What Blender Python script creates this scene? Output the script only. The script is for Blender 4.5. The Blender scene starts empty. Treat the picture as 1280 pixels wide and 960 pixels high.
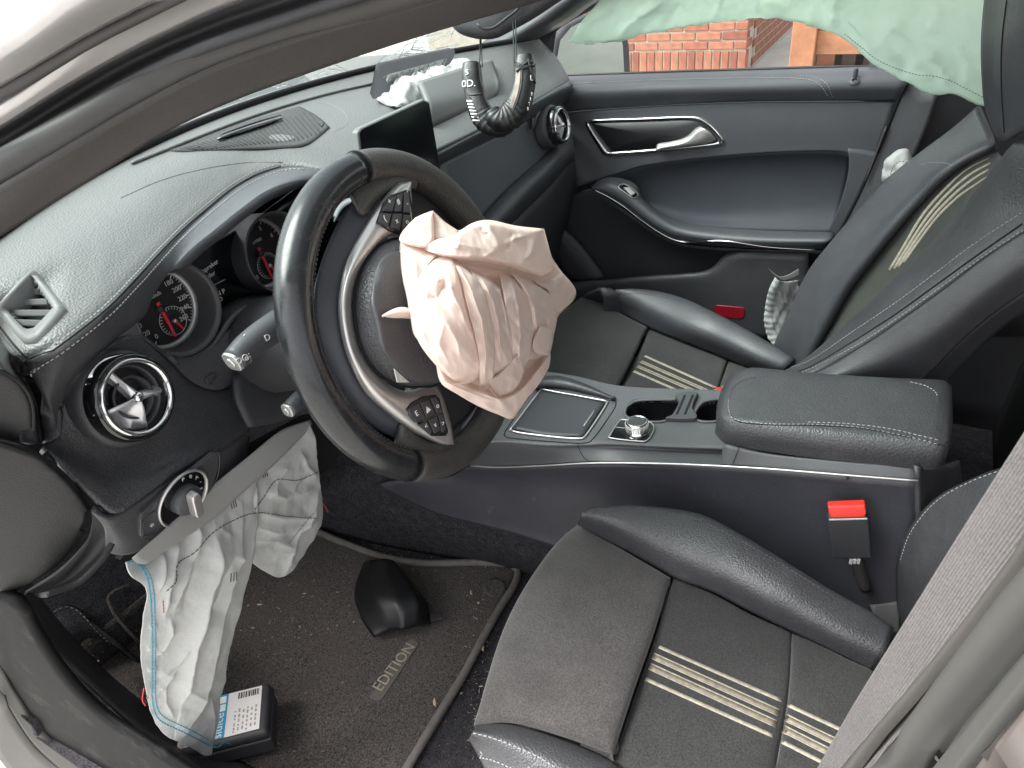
import bpy, bmesh, math, random
from mathutils import Vector, Matrix, noise
from mathutils.bvhtree import BVHTree

# ---------------------------------------------------------------- camera, world, sun, exposure
SC = bpy.context.scene
COL = SC.collection
CAM = Vector((-0.91, 0.0, 1.10))          # X to the car's right, Y forward, Z up; cabin floor at z = 0
FPX = 900.0                               # focal length in pixels of a 1280 wide picture
AX = Vector((0.45703343, -0.52856909, 0.71535667))
AY = Vector((-0.8844352, -0.1847877, 0.42851824))
AZ = Vector((-0.09431238, -0.82853378, -0.55193927))
cd = bpy.data.cameras.new('camera')
cam = bpy.data.objects.new('camera', cd); COL.objects.link(cam)
cd.sensor_fit = 'HORIZONTAL'; cd.sensor_width = 36.0; cd.lens = FPX / 1280 * 36
cd.clip_start = 0.02; cd.clip_end = 500
rt = Vector((AX[0], AY[0], AZ[0])); dn = Vector((AX[1], AY[1], AZ[1])); fw = Vector((AX[2], AY[2], AZ[2]))
cam.matrix_world = Matrix(((rt[0], -dn[0], -fw[0], CAM[0]), (rt[1], -dn[1], -fw[1], CAM[1]), (rt[2], -dn[2], -fw[2], CAM[2]), (0, 0, 0, 1)))
SC.camera = cam

SUN_EL, SUN_AZ = math.radians(55), math.radians(-28)   # bright overcast, light from the open driver's side
w = bpy.data.worlds.new('World'); SC.world = w; w.use_nodes = True
nt = w.node_tree; bg = nt.nodes['Background']
sky = nt.nodes.new('ShaderNodeTexSky'); sky.sky_type = 'NISHITA'; sky.sun_disc = False
sky.sun_elevation = SUN_EL; sky.sun_rotation = SUN_AZ
sky.air_density = 1.0; sky.dust_density = 4.0; sky.ozone_density = 1.0
hs = nt.nodes.new('ShaderNodeHueSaturation'); hs.inputs['Saturation'].default_value = 0.14
nt.links.new(sky.outputs[0], hs.inputs['Color']); nt.links.new(hs.outputs[0], bg.inputs[0])
bg.inputs[1].default_value = 0.15
sl = bpy.data.lights.new('sun', 'SUN'); sl.energy = 1.5; sl.angle = math.radians(40); sl.color = (1.0, 0.97, 0.93)
so = bpy.data.objects.new('sun', sl); COL.objects.link(so)
sd = Vector((math.sin(SUN_AZ) * math.cos(SUN_EL), math.cos(SUN_AZ) * math.cos(SUN_EL), math.sin(SUN_EL)))
so.rotation_euler = sd.to_track_quat('Z', 'Y').to_euler(); so.location = (-6, 0, 6)
SC.view_settings.view_transform = 'Standard'; SC.view_settings.look = 'None'
SC.view_settings.gamma = 1.0; SC.view_settings.use_curve_mapping = False
SC.view_settings.exposure = 1.92
SC.render.engine = 'CYCLES'
SC.cycles.max_bounces = 8; SC.cycles.transparent_max_bounces = 12
SC.cycles.use_denoising = True

# ---------------------------------------------------------------- helpers
def ray(px, py):
    c = Vector((px - 640, py - 480, FPX)) / FPX
    return Vector((c.dot(AX), c.dot(AY), c.dot(AZ)))

def S(px, py, ax, v):
    """where the sight line of a measured point meets the plane ax = v (or distance d)"""
    r = ray(px, py)
    if ax == 'd': t = v
    else:
        i = 'xyz'.index(ax); t = (v - CAM[i]) / r[i]
    return CAM + r * t

def L(ax, v, *pp):
    """many measured points at once; v one value or a list spread along the row"""
    n = len(pp); out = []
    for i, p in enumerate(pp):
        if isinstance(v, (list, tuple)):
            f = i / max(1, n - 1) * (len(v) - 1); k = min(int(f), len(v) - 2); vv = v[k] + (v[k + 1] - v[k]) * (f - k)
        else: vv = v
        out.append(S(p[0], p[1], ax, vv))
    return out

def spl(pts, n, closed=False):
    """n samples along a Catmull-Rom curve, evenly by chord length"""
    P = [Vector(p) for p in pts]
    if len(P) == 2: return [P[0].lerp(P[1], i / (n - 1)) for i in range(n)]
    m = len(P); dense = []; segs = m if closed else m - 1
    for i in range(segs):
        if closed: a, b, c, d = P[(i - 1) % m], P[i], P[(i + 1) % m], P[(i + 2) % m]
        else:
            b, c = P[i], P[i + 1]; a = P[i - 1] if i else b * 2 - c; d = P[i + 2] if i + 2 < m else c * 2 - b
        for k in range(12):
            t = k / 12
            dense.append(0.5 * ((2 * b) + (c - a) * t + (2 * a - 5 * b + 4 * c - d) * t * t + (3 * b - a - 3 * c + d) * t ** 3))
    dense.append(P[0].copy() if closed else P[-1].copy())
    acc = [0]
    for i in range(1, len(dense)): acc.append(acc[-1] + (dense[i] - dense[i - 1]).length)
    out = []; j = 0; cnt = n + 1 if closed else n
    for i in range(cnt):
        s = acc[-1] * i / (cnt - 1)
        while j < len(acc) - 2 and acc[j + 1] < s: j += 1
        d = acc[j + 1] - acc[j]
        out.append(dense[j].lerp(dense[j + 1], 0 if d < 1e-9 else min(1, (s - acc[j]) / d)))
    return out[:n]

def ext(row, a=0., b=0.):
    """carry a row on, straight, past its ends"""
    r = [Vector(p) for p in row]
    if a: r.insert(0, r[0] + (r[0] - r[1]).normalized() * a)
    if b: r.append(r[-1] + (r[-1] - r[-2]).normalized() * b)
    return r

def put(name, me, mat, parent=None, smooth=True, stuff=False):
    if smooth:
        for p in me.polygons: p.use_smooth = True
    o = bpy.data.objects.new(name, me); COL.objects.link(o)
    if mat is not None: me.materials.append(mat)
    if parent is not None:
        o.parent = parent
        o.matrix_parent_inverse = parent.matrix_basis.inverted() if parent.parent is None else Matrix.Identity(4)
    if stuff: o['kind'] = 'stuff'
    return o

def thing(name, loc, label, cat, group=None, kind=None):
    o = bpy.data.objects.new(name, None); COL.objects.link(o); o.location = loc
    o.empty_display_size = 0.05
    o['label'] = label; o['category'] = cat
    if group: o['group'] = group
    if kind: o['kind'] = kind
    return o

def tag(o, label, cat, group=None):
    o['label'] = label; o['category'] = cat
    if group: o['group'] = group
    return o

def from_grid(G, name, mat, parent, face=None, thick=0.0, closed_u=False, smooth=True, stuff=False, auto=None):
    nv, nu = len(G), len(G[0])
    vs = [p for row in G for p in row]; fs = []
    for j in range(nv - 1):
        for i in range(nu if closed_u else nu - 1):
            k = (i + 1) % nu
            fs.append((j * nu + i, j * nu + k, (j + 1) * nu + k, (j + 1) * nu + i))
    if face is None: face = CAM
    s = 0
    for f in fs[::max(1, len(fs) // 200)]:
        a, b, c, d = (vs[i] for i in f); nn = (c - a).cross(d - b); s += nn.dot(face - a)
    if s < 0: fs = [tuple(reversed(f)) for f in fs]
    me = bpy.data.meshes.new(name); me.from_pydata([tuple(v) for v in vs], [], fs); me.update()
    o = put(name, me, mat, parent, smooth, stuff)
    if thick:
        m = o.modifiers.new('thickness', 'SOLIDIFY'); m.thickness = thick; m.offset = -1.0; m.use_even_offset = False
    return o

def grid_rows(rows, nu, nv):
    R = [spl(r, nu) for r in rows]
    cols = [spl([r[i] for r in R], nv) for i in range(nu)]
    return [[cols[i][j] for i in range(nu)] for j in range(nv)]

def grid_normals(G, face=None):
    nv, nu = len(G), len(G[0]); face = face or CAM; N = []
    for j in range(nv):
        row = []
        for i in range(nu):
            a = G[j][min(i + 1, nu - 1)] - G[j][max(i - 1, 0)]; b = G[min(j + 1, nv - 1)][i] - G[max(j - 1, 0)][i]
            n = a.cross(b)
            n = n.normalized() if n.length > 1e-12 else (face - G[j][i]).normalized()
            if n.dot(face - G[j][i]) < 0: n = -n
            row.append(n)
        N.append(row)
    return N

def patch(name, rows, mat, parent, nu=32, nv=14, thick=0.004, bulge=0.0, ew=0.2, skirt=0.0, fn=None, face=None, smooth=True, stuff=False, wrinkle=0.0):
    """a sheet through rows of measured points; bulge swells it between its rolled edges, skirt turns the edges down"""
    G = grid_rows(rows, nu, nv)
    if bulge or fn or wrinkle:
        N = grid_normals(G, face); H = [[p.copy() for p in r] for r in G]
        for j in range(nv):
            for i in range(nu):
                u, v = i / (nu - 1), j / (nv - 1); h = 0
                if bulge:
                    e = min(u, 1 - u) * 1.0; f = min(v, 1 - v)
                    a = 1 - (1 - min(1, e / ew)) ** 2; b = 1 - (1 - min(1, f / ew)) ** 2
                    h += bulge * math.sqrt(max(0, a * b))
                if wrinkle:
                    h += wrinkle * noise.noise(G[j][i] * 14) + wrinkle * .4 * noise.noise(G[j][i] * 37)
                H[j][i] = G[j][i] + N[j][i] * h
                if fn: H[j][i] = fn(u, v, H[j][i], N[j][i])
        G = H
    if skirt:
        N = grid_normals(G, face)
        def dn_(j, i, k):
            c = G[len(G) // 2][len(G[0]) // 2]
            return G[j][i] - N[j][i] * skirt * k + (c - G[j][i]).normalized() * skirt * .12 * k
        top = [dn_(0, i, 1) for i in range(nu)]; bot = [dn_(nv - 1, i, 1) for i in range(nu)]
        top2 = [dn_(0, i, .3) + (G[0][i] - G[1][i]) * .25 for i in range(nu)]; bot2 = [dn_(nv - 1, i, .3) + (G[-1][i] - G[-2][i]) * .25 for i in range(nu)]
        Gs = [top, top2] + G + [bot2, bot]
        out = []
        for j, r in enumerate(Gs):
            jj = min(max(j - 2, 0), nv - 1); k = 1 if j in (0, nv + 3) else .3
            l1 = r[0] - N[jj][0] * skirt * .3 + (r[0] - r[1]) * .25; r1 = r[-1] - N[jj][-1] * skirt * .3 + (r[-1] - r[-2]) * .25
            l0 = r[0] - N[jj][0] * skirt; r0 = r[-1] - N[jj][-1] * skirt
            out.append([l0, l1] + r + [r1, r0])
        G = out
    return from_grid(G, name, mat, parent, face, thick, smooth=smooth, stuff=stuff)

def frames(P, closed=False, up=None):
    n = len(P); out = []
    prev = None
    for i in range(n):
        a = P[(i - 1) % n] if (closed or i) else P[0]; b = P[(i + 1) % n] if (closed or i < n - 1) else P[-1]
        t = (b - a).normalized()
        if prev is None:
            ref = up or (Vector((0, 0, 1)) if abs(t.z) < .9 else Vector((1, 0, 0))); u = (ref - t * ref.dot(t)).normalized()
        else:
            u = prev - t * prev.dot(t); u = u.normalized() if u.length > 1e-6 else prev
        prev = u; out.append((t, u, t.cross(u)))
    return out

def tube(name, pts, r, mat, parent, n=None, seg=8, closed=False, stuff=False, ell=1.0, up=None, caps=True):
    P = spl(pts, n, closed) if n else [Vector(p) for p in pts]
    F = frames(P, closed, up); m = len(P); vs = []; fs = []
    for i, (t, u, w_) in enumerate(F):
        f = i / max(1, m - 1)
        if isinstance(r, (list, tuple)):
            g = f * (len(r) - 1); k = min(int(g), len(r) - 2); rr = r[k] + (r[k + 1] - r[k]) * (g - k)
        else: rr = r
        for k in range(seg):
            a = 2 * math.pi * k / seg; vs.append(P[i] + u * (math.cos(a) * rr * ell) + w_ * (math.sin(a) * rr))
    for i in range(m if closed else m - 1):
        for k in range(seg):
            i2 = (i + 1) % m; k2 = (k + 1) % seg
            fs.append((i * seg + k, i * seg + k2, i2 * seg + k2, i2 * seg + k))
    if not closed and caps:
        fs.append(tuple(reversed(range(seg)))); fs.append(tuple(range((m - 1) * seg, m * seg)))
    me = bpy.data.meshes.new(name); me.from_pydata([tuple(v) for v in vs], [], fs); me.update()
    bm = bmesh.new(); bm.from_mesh(me); bmesh.ops.recalc_face_normals(bm, faces=bm.faces[:]); bm.to_mesh(me); bm.free()
    return put(name, me, mat, parent, True, stuff)

def lathe(name, prof, c, axis, mat, parent, seg=48, u=None, sx=1.0, smooth=True, arc=None):
    """prof: (radius, height along axis)"""
    axis = axis.normalized(); u = u or axis.orthogonal(); u = (u - axis * u.dot(axis)).normalized(); w_ = axis.cross(u)
    G = []
    for (r, h) in prof:
        G.append([c + axis * h + u * (math.cos(2 * math.pi * k / seg) * r * sx) + w_ * (math.sin(2 * math.pi * k / seg) * r) for k in range(seg)])
    vs = [p for row in G for p in row]; fs = []
    for j in range(len(prof) - 1):
        for k in range(seg):
            k2 = (k + 1) % seg; fs.append((j * seg + k, j * seg + k2, (j + 1) * seg + k2, (j + 1) * seg + k))
    me = bpy.data.meshes.new(name); me.from_pydata([tuple(v) for v in vs], [], fs)
    bm = bmesh.new(); bm.from_mesh(me); bmesh.ops.remove_doubles(bm, verts=bm.verts[:], dist=1e-6)
    bmesh.ops.recalc_face_normals(bm, faces=bm.faces[:])
    bm.to_mesh(me); bm.free(); me.update()
    o = put(name, me, mat, parent, smooth)
    return o

def prism(name, pts, depth, mat, parent, bevel=0.0, seg=2, smooth=False, stuff=False):
    """an outline given its thickness: pts planar, depth a vector"""
    P = [Vector(p) for p in pts]; n = len(P); vs = P + [p + depth for p in P]
    fs = [tuple(range(n)), tuple(range(2 * n - 1, n - 1, -1))] + [(i, n + i, n + (i + 1) % n, (i + 1) % n) for i in range(n)]
    me = bpy.data.meshes.new(name); me.from_pydata([tuple(v) for v in vs], [], fs)
    bm = bmesh.new(); bm.from_mesh(me); bmesh.ops.recalc_face_normals(bm, faces=bm.faces[:]); bm.to_mesh(me); bm.free(); me.update()
    o = put(name, me, mat, parent, smooth, stuff)
    if bevel:
        m = o.modifiers.new('bevel', 'BEVEL'); m.width = bevel; m.segments = seg; m.limit_method = 'ANGLE'; m.angle_limit = math.radians(40)
        for p in me.polygons: p.use_smooth = True
        try:
            m2 = o.modifiers.new('wn', 'WEIGHTED_NORMAL'); m2.keep_sharp = True
        except Exception: pass
    return o

def box(name, c, size, mat, parent, bevel=0.002, rot=None, stuff=False):
    sx, sy, sz = (s / 2 for s in size); R = rot or Matrix.Identity(3)
    pts = [Vector(c) + R @ Vector(p) for p in ((-sx, -sy, -sz), (sx, -sy, -sz), (sx, sy, -sz), (-sx, sy, -sz))]
    return prism(name, pts, R @ Vector((0, 0, 2 * sz)), mat, parent, bevel, stuff=stuff)

def bvh_of(*objs):
    dg = bpy.context.evaluated_depsgraph_get(); dg.update()
    out = []
    for o in objs:
        me = o.data; out.append(BVHTree.FromPolygons([v.co.copy() for v in me.vertices], [tuple(p.vertices) for p in me.polygons]))
    return out

def cut(o, pp):
    """open a hole in a sheet where its faces fall inside the measured outline"""
    def inside(x, y):
        c = False; j = len(pp) - 1
        for i in range(len(pp)):
            if (pp[i][1] > y) != (pp[j][1] > y) and x < (pp[j][0] - pp[i][0]) * (y - pp[i][1]) / (pp[j][1] - pp[i][1]) + pp[i][0]: c = not c
            j = i
        return c
    bm = bmesh.new(); bm.from_mesh(o.data); kill = []
    for f in bm.faces:
        d = f.calc_center_median() - CAM; z = d.dot(fw)
        if inside(640 + FPX * d.dot(rt) / z, 480 + FPX * d.dot(dn) / z): kill.append(f)
    bmesh.ops.delete(bm, geom=kill, context='FACES'); bm.to_mesh(o.data); bm.free()

class On:
    """measured points on a built surface"""
    def __init__(self, *objs): self.t = bvh_of(*objs)
    def __call__(self, px, py, lift=0.0006, fall=None):
        d = ray(px, py).normalized(); best = None
        for t in self.t:
            h = t.ray_cast(CAM, d)
            if h[0] is not None and (best is None or h[3] < best[3]): best = h
        if best is None:
            if fall is not None: return S(px, py, *fall), -d
            bb = None
            for t in self.t:
                for k in range(1, 30):
                    q = t.find_nearest(CAM + d * (0.1 * k))
                    if q[0] is not None and (bb is None or q[3] < bb[3]): bb = q
            best = bb
        n = best[1] if best[1].dot(d) < 0 else -best[1]
        return best[0] + n * lift, n
    def line(self, pp, lift=0.0006, n=None, closed=False):
        if n:
            q = spl([Vector((p[0], p[1], 0)) for p in pp], n, closed); pp = [(a.x, a.y) for a in q]
        return [self(p[0], p[1], lift)[0] for p in pp]

def stitches(name, P, mat, parent, seg=.0036, gap=.0022, r=.00048):
    """short thread dashes along a line, joined: far too many to pick apart"""
    acc = [0]
    for i in range(1, len(P)): acc.append(acc[-1] + (P[i] - P[i - 1]).length)
    def at(s):
        for i in range(1, len(acc)):
            if acc[i] >= s:
                d = acc[i] - acc[i - 1]; return P[i - 1].lerp(P[i], 0 if d < 1e-9 else (s - acc[i - 1]) / d)
        return P[-1]
    vs = []; fs = []; s = 0
    while s + seg < acc[-1]:
        a, b = at(s), at(s + seg); t = (b - a).normalized(); v = (CAM - a).normalized(); w_ = t.cross(v).normalized() * r; v = w_.cross(t).normalized() * r
        k = len(vs)
        vs += [a + w_, a + v, a - w_, b + w_, b + v, b - w_]
        fs += [(k, k + 1, k + 4, k + 3), (k + 1, k + 2, k + 5, k + 4), (k, k + 2, k + 1), (k + 3, k + 4, k + 5)]
        s += seg + gap
    me = bpy.data.meshes.new(name); me.from_pydata([tuple(v) for v in vs], [], fs); me.update()
    return put(name, me, mat, parent, True, stuff=True)

def ribbon(name, P, N, width, mat, parent, thick=.0008):
    """flat tape along P lying on normals N"""
    G = [[], []]
    for i in range(len(P)):
        t = (P[min(i + 1, len(P) - 1)] - P[max(i - 1, 0)]).normalized(); s = t.cross(N[i]).normalized() * width / 2
        G[0].append(P[i] - s); G[1].append(P[i] + s)
    return from_grid(G, name, mat, parent, thick=thick, smooth=True)

def text(name, body, o, u, n, size, mat, parent, align='CENTER', ext=.0003, sx=1.0):
    """raised lettering: o the middle, u the reading direction, n the way it faces"""
    cu = bpy.data.curves.new(name, 'FONT'); cu.body = body; cu.size = size; cu.align_x = align; cu.align_y = 'CENTER'; cu.extrude = ext
    cu.resolution_u = 3
    ob = bpy.data.objects.new(name, cu); COL.objects.link(ob)
    dg = bpy.context.evaluated_depsgraph_get(); me = bpy.data.meshes.new_from_object(ob.evaluated_get(dg))
    bpy.data.objects.remove(ob); bpy.data.curves.remove(cu)
    u = u.normalized(); n = n.normalized(); v = n.cross(u).normalized(); u = v.cross(n)
    for p in me.vertices:
        q = p.co.copy(); p.co = o + u * (q.x * sx) + v * q.y + n * q.z
    me.materials.clear()
    return put(name, me, mat, parent, False)

# ---------------------------------------------------------------- materials
def mat(name, col, rough=.5, metal=0., spec=.5, bump=None, var=0., vscale=8., coat=0., sheen=0., trans=0., alpha=1., emit=None, dirt=None, ior=1.5, rvar=0., sss=0., grainvar=0., gscale=500.):
    m = bpy.data.materials.new(name); m.use_nodes = True; t = m.node_tree; b = t.nodes['Principled BSDF']
    b.inputs['Base Color'].default_value = (*col, 1); b.inputs['Roughness'].default_value = rough; b.inputs['Metallic'].default_value = metal
    b.inputs['Specular IOR Level'].default_value = spec; b.inputs['Coat Weight'].default_value = coat; b.inputs['Coat Roughness'].default_value = .08
    b.inputs['IOR'].default_value = ior
    b.inputs['Sheen Weight'].default_value = sheen; b.inputs['Transmission Weight'].default_value = trans; b.inputs['Alpha'].default_value = alpha
    tc = t.nodes.new('ShaderNodeTexCoord'); co = tc.outputs['Object']
    def noi(sc, det=3, ro=.6):
        n = t.nodes.new('ShaderNodeTexNoise'); n.inputs['Scale'].default_value = sc; n.inputs['Detail'].default_value = det; n.inputs['Roughness'].default_value = ro
        t.links.new(co, n.inputs['Vector']); return n
    cur = None
    if grainvar:
        n = noi(gscale, 2, .5); r = t.nodes.new('ShaderNodeMapRange'); r.inputs[1].default_value = .32; r.inputs[2].default_value = .68; r.inputs[3].default_value = 1 - grainvar; r.inputs[4].default_value = 1 + grainvar
        t.links.new(n.outputs['Fac'], r.inputs[0])
        mx = t.nodes.new('ShaderNodeMix'); mx.data_type = 'RGBA'; mx.blend_type = 'MULTIPLY'; mx.inputs[0].default_value = 1; mx.inputs[6].default_value = (*col, 1)
        t.links.new(r.outputs[0], mx.inputs[7]); cur = mx.outputs[2]
    if var:
        n = noi(vscale, 5, .65); r = t.nodes.new('ShaderNodeMapRange'); r.inputs[1].default_value = .3; r.inputs[2].default_value = .7; r.inputs[3].default_value = 1 - var; r.inputs[4].default_value = 1 + var
        t.links.new(n.outputs['Fac'], r.inputs[0])
        mx = t.nodes.new('ShaderNodeMix'); mx.data_type = 'RGBA'; mx.blend_type = 'MULTIPLY'; mx.inputs[0].default_value = 1; mx.inputs[6].default_value = (*col, 1)
        if cur is not None: t.links.new(cur, mx.inputs[6])
        t.links.new(r.outputs[0], mx.inputs[7]); cur = mx.outputs[2]
    if dirt:
        dc, ds, lo, hi, amt = dirt; n = noi(ds, 8, .72); r = t.nodes.new('ShaderNodeMapRange'); r.inputs[1].default_value = lo; r.inputs[2].default_value = hi; r.inputs[3].default_value = 0; r.inputs[4].default_value = amt
        t.links.new(n.outputs['Fac'], r.inputs[0])
        mx = t.nodes.new('ShaderNodeMix'); mx.data_type = 'RGBA'; mx.inputs[6].default_value = (*col, 1); mx.inputs[7].default_value = (*dc, 1)
        t.links.new(r.outputs[0], mx.inputs[0])
        if cur is not None: t.links.new(cur, mx.inputs[6])
        cur = mx.outputs[2]
    if cur is not None: t.links.new(cur, b.inputs['Base Color'])
    if rvar:
        n = noi(vscale * 1.7, 5, .6); r = t.nodes.new('ShaderNodeMapRange'); r.inputs[1].default_value = .35; r.inputs[2].default_value = .65; r.inputs[3].default_value = max(.02, rough - rvar); r.inputs[4].default_value = min(1, rough + rvar)
        t.links.new(n.outputs['Fac'], r.inputs[0]); t.links.new(r.outputs[0], b.inputs['Roughness'])
    if bump:
        kind, sc, st, dist = bump
        if kind == 'grain':
            n = t.nodes.new('ShaderNodeTexVoronoi'); n.inputs['Scale'].default_value = sc; n.feature = 'SMOOTH_F1'; n.inputs['Smoothness'].default_value = .4; t.links.new(co, n.inputs['Vector']); h = n.outputs['Distance']; inv = True
        elif kind == 'rib':
            n = t.nodes.new('ShaderNodeTexWave'); n.inputs['Scale'].default_value = sc; t.links.new(co, n.inputs['Vector']); h = n.outputs['Fac']; inv = False
        else:
            n = noi(sc, 4, .7); h = n.outputs['Fac']; inv = False
        bp = t.nodes.new('ShaderNodeBump'); bp.inputs['Strength'].default_value = st; bp.inputs['Distance'].default_value = dist; bp.invert = inv
        t.links.new(h, bp.inputs['Height']); t.links.new(bp.outputs[0], b.inputs['Normal'])
    if emit: b.inputs['Emission Color'].default_value = (*emit[:3], 1); b.inputs['Emission Strength'].default_value = emit[3]
    if sss: b.inputs['Subsurface Weight'].default_value = sss; b.inputs['Subsurface Radius'].default_value = (.01, .01, .01)
    return m

M = {}
M['dash'] = mat('dash_skin_glare', (0.12, 0.123, 0.121), .46, spec=.55, bump=('grain', 420, .5, .0012), var=.08, vscale=6, grainvar=0.12, gscale=520, dirt=((.16, .155, .15), 21, .50, .82, 0.12))  # lighter than the lip's leather: windscreen glare is put into the base colour
M['leather'] = mat('black_leather', (0.043, 0.043, 0.047), .42, bump=('grain', 400, .5, .0012), var=.12, vscale=9, rvar=.06, grainvar=0.22, gscale=520, dirt=((.16, .155, .15), 21, .50, .82, 0.16))
M['smoothleather'] = mat('smooth_leather', (0.046, 0.047, 0.053), .45, bump=('grain', 460, .35, .0009), var=.1, vscale=7, rvar=.05, grainvar=0.12, gscale=520, dirt=((.16, .155, .15), 21, .50, .82, 0.16))
M['plastic'] = mat('soft_black_plastic', (0.045, 0.045, 0.05), .5, bump=('grain', 520, .35, .0008), var=.1, vscale=8, rvar=.06, grainvar=0.14, gscale=600, dirt=((.16, .155, .15), 21, .50, .82, 0.14))
M['hardplastic'] = mat('hard_grey_plastic', (0.048, 0.049, 0.055), .5, bump=('grain', 600, .3, .0006), var=.1, vscale=12, grainvar=0.14, gscale=600)
M['scuffed'] = mat('scuffed_plastic', (0.036, 0.036, 0.044), .5, bump=('noise', 300, .15, .0004), var=.15, vscale=10, dirt=((.13, .13, .13), 26, .60, .80, .55), grainvar=0.18, gscale=500)
M['darkplastic'] = mat('matt_black_plastic', (0.03, 0.03, 0.034), .6, var=.1)
M['blackhole'] = mat('deep_black_foam', (.004, .004, .005), .9)
M['gloss'] = mat('piano_black', (.006, .006, .007), .08, coat=.6)
M['glossleather'] = mat('worn_shiny_leather', (.016, .017, .019), .24, bump=('noise', 900, .12, .0004), var=.15, vscale=30, rvar=.09)
M['rimleather'] = mat('perforated_wheel_leather', (0.04, 0.038, 0.036), .5, bump=('grain', 480, .5, .001), var=.2, vscale=30, dirt=((.10, .095, .09), 70, .62, .8, .5), grainvar=0.25, gscale=500)
M['suede'] = mat('grey_suede', (0.058, 0.054, 0.053), .95, spec=.15, bump=('noise', 900, .5, .0006), var=.22, vscale=9, sheen=.22, dirt=((.075, .072, .070), 18, .55, .85, .4), grainvar=0.32, gscale=520)
M['suede2'] = mat('dark_suede', (0.035, 0.0345, 0.0345), .95, spec=.15, bump=('noise', 900, .5, .0006), var=.16, vscale=10, sheen=.15, dirt=((.07, .07, .065), 45, .66, .85, .5), grainvar=0.32, gscale=520)
M['carpet'] = mat('black_carpet', (0.04, 0.038, 0.042), 1.0, spec=.1, bump=('noise', 420, 1., .003), var=.35, vscale=60, dirt=((.075, .068, .06), 230, .64, .74, .8), grainvar=0.6, gscale=420)
M['mat'] = mat('grey_mat_carpet', (0.092, 0.083, 0.078), 1.0, spec=.1, bump=('noise', 520, 1., .003), var=.3, vscale=240, dirt=((.10, .082, .066), 7, .5, .8, .55), grainvar=0.55, gscale=430)
M['piping'] = mat('mat_binding', (0.13, 0.118, 0.108), .8, bump=('noise', 700, .5, .001), var=.2, vscale=60)
M['thread'] = mat('pale_thread', (0.3, 0.305, 0.3), .7)
M['fadedthread'] = mat('dash_thread', (.46, .47, .46), .7)
M['darkthread'] = mat('dark_thread', (.06, .06, .07), .8)
M['bluethread'] = mat('blue_thread', (.03, .30, .42), .7)
M['redthread'] = mat('red_thread', (.50, .03, .04), .7)
M['chrome'] = mat('satin_chrome', (0.62, 0.62, 0.62), .16, 1.0, rvar=.04)
M['satin'] = mat('satin_silver', (.58, .56, .55), .38, .8, rvar=.05)
M['silverpaint'] = mat('silver_paint', (.42, .42, .42), .4, .5)
M['pink'] = mat('pink_airbag_cloth', (0.72, 0.595, 0.535), .75, spec=.25, bump=('noise', 900, .12, .0005), var=.04, vscale=20, sheen=.1)
def thin_cloth(m, col, f):
    t = m.node_tree; p = t.nodes['Principled BSDF']; a = t.nodes.new('ShaderNodeBsdfTranslucent'); a.inputs['Color'].default_value = (*col, 1)
    x = t.nodes.new('ShaderNodeMixShader'); x.inputs[0].default_value = f
    t.links.new(p.outputs[0], x.inputs[1]); t.links.new(a.outputs[0], x.inputs[2]); t.links.new(x.outputs[0], t.nodes['Material Output'].inputs['Surface'])
thin_cloth(M['pink'], (.90, .73, .65), .30)
M['white'] = mat('grey_white_airbag_cloth', (0.41, 0.41, 0.4), .6, spec=.35, bump=('noise', 800, .12, .0005), var=.05, vscale=18, grainvar=0.05, gscale=300)
M['whiter'] = mat('white_airbag_cloth', (0.36, 0.365, 0.36), .7, bump=('noise', 800, .15, .0006), var=.04, vscale=20)
M['pillarpaint'] = mat('silver_grey_body_paint', (0.4, 0.385, 0.385), .32, .35, coat=.6, var=.06, vscale=14, bump=('noise', 260, .05, .0008))
M['rubber'] = mat('door_seal_rubber', (0.027, 0.025, 0.025), .55, var=.15, vscale=30, bump=('noise', 300, .2, .0005))
M['pillartrim'] = mat('grey_pillar_trim', (0.025, 0.022, 0.022), .65, var=.1, vscale=12, bump=('noise', 700, .2, .0004), grainvar=0.12, gscale=500)
M['pillargrey'] = mat('mid_grey_pillar_trim', (0.05, 0.047, 0.045), .55, var=.12, vscale=14)
M['screen'] = mat('screen_glass', (.004, .005, .007), .12, spec=.5)
M['red'] = mat('red_button_plastic', (.62, .03, .02), .35)
M['needle'] = mat('red_needle', (.72, .02, .04), .4)
M['print'] = mat('white_print', (.72, .72, .70), .6)
M['dialprint'] = mat('dial_print', (.55, .55, .55), .6)
M['stripe'] = mat('pale_gold_stripe', (0.19, 0.165, 0.125), .5, .25, bump=('noise', 900, .5, .0006), var=.3, vscale=180)
M['stripedge'] = mat('cream_stripe', (0.3, 0.27, 0.215), .6, bump=('noise', 900, .5, .0006), var=.3, vscale=180)
M['endplastic'] = mat('shaded_end_plastic', (0.011, 0.011, 0.012), .6, spec=.22, bump=('grain', 520, .35, .0008), var=.12, vscale=9, grainvar=.15, gscale=500)  # darker than the other hard plastic: the open door's shade is in the colour
M['reflector'] = mat('red_reflector', (.28, .01, .02), .25, coat=.5)
M['webbing'] = mat('grey_belt_webbing', (0.105, 0.099, 0.099), .75, var=.08, vscale=25, grainvar=0.2, gscale=700)
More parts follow.
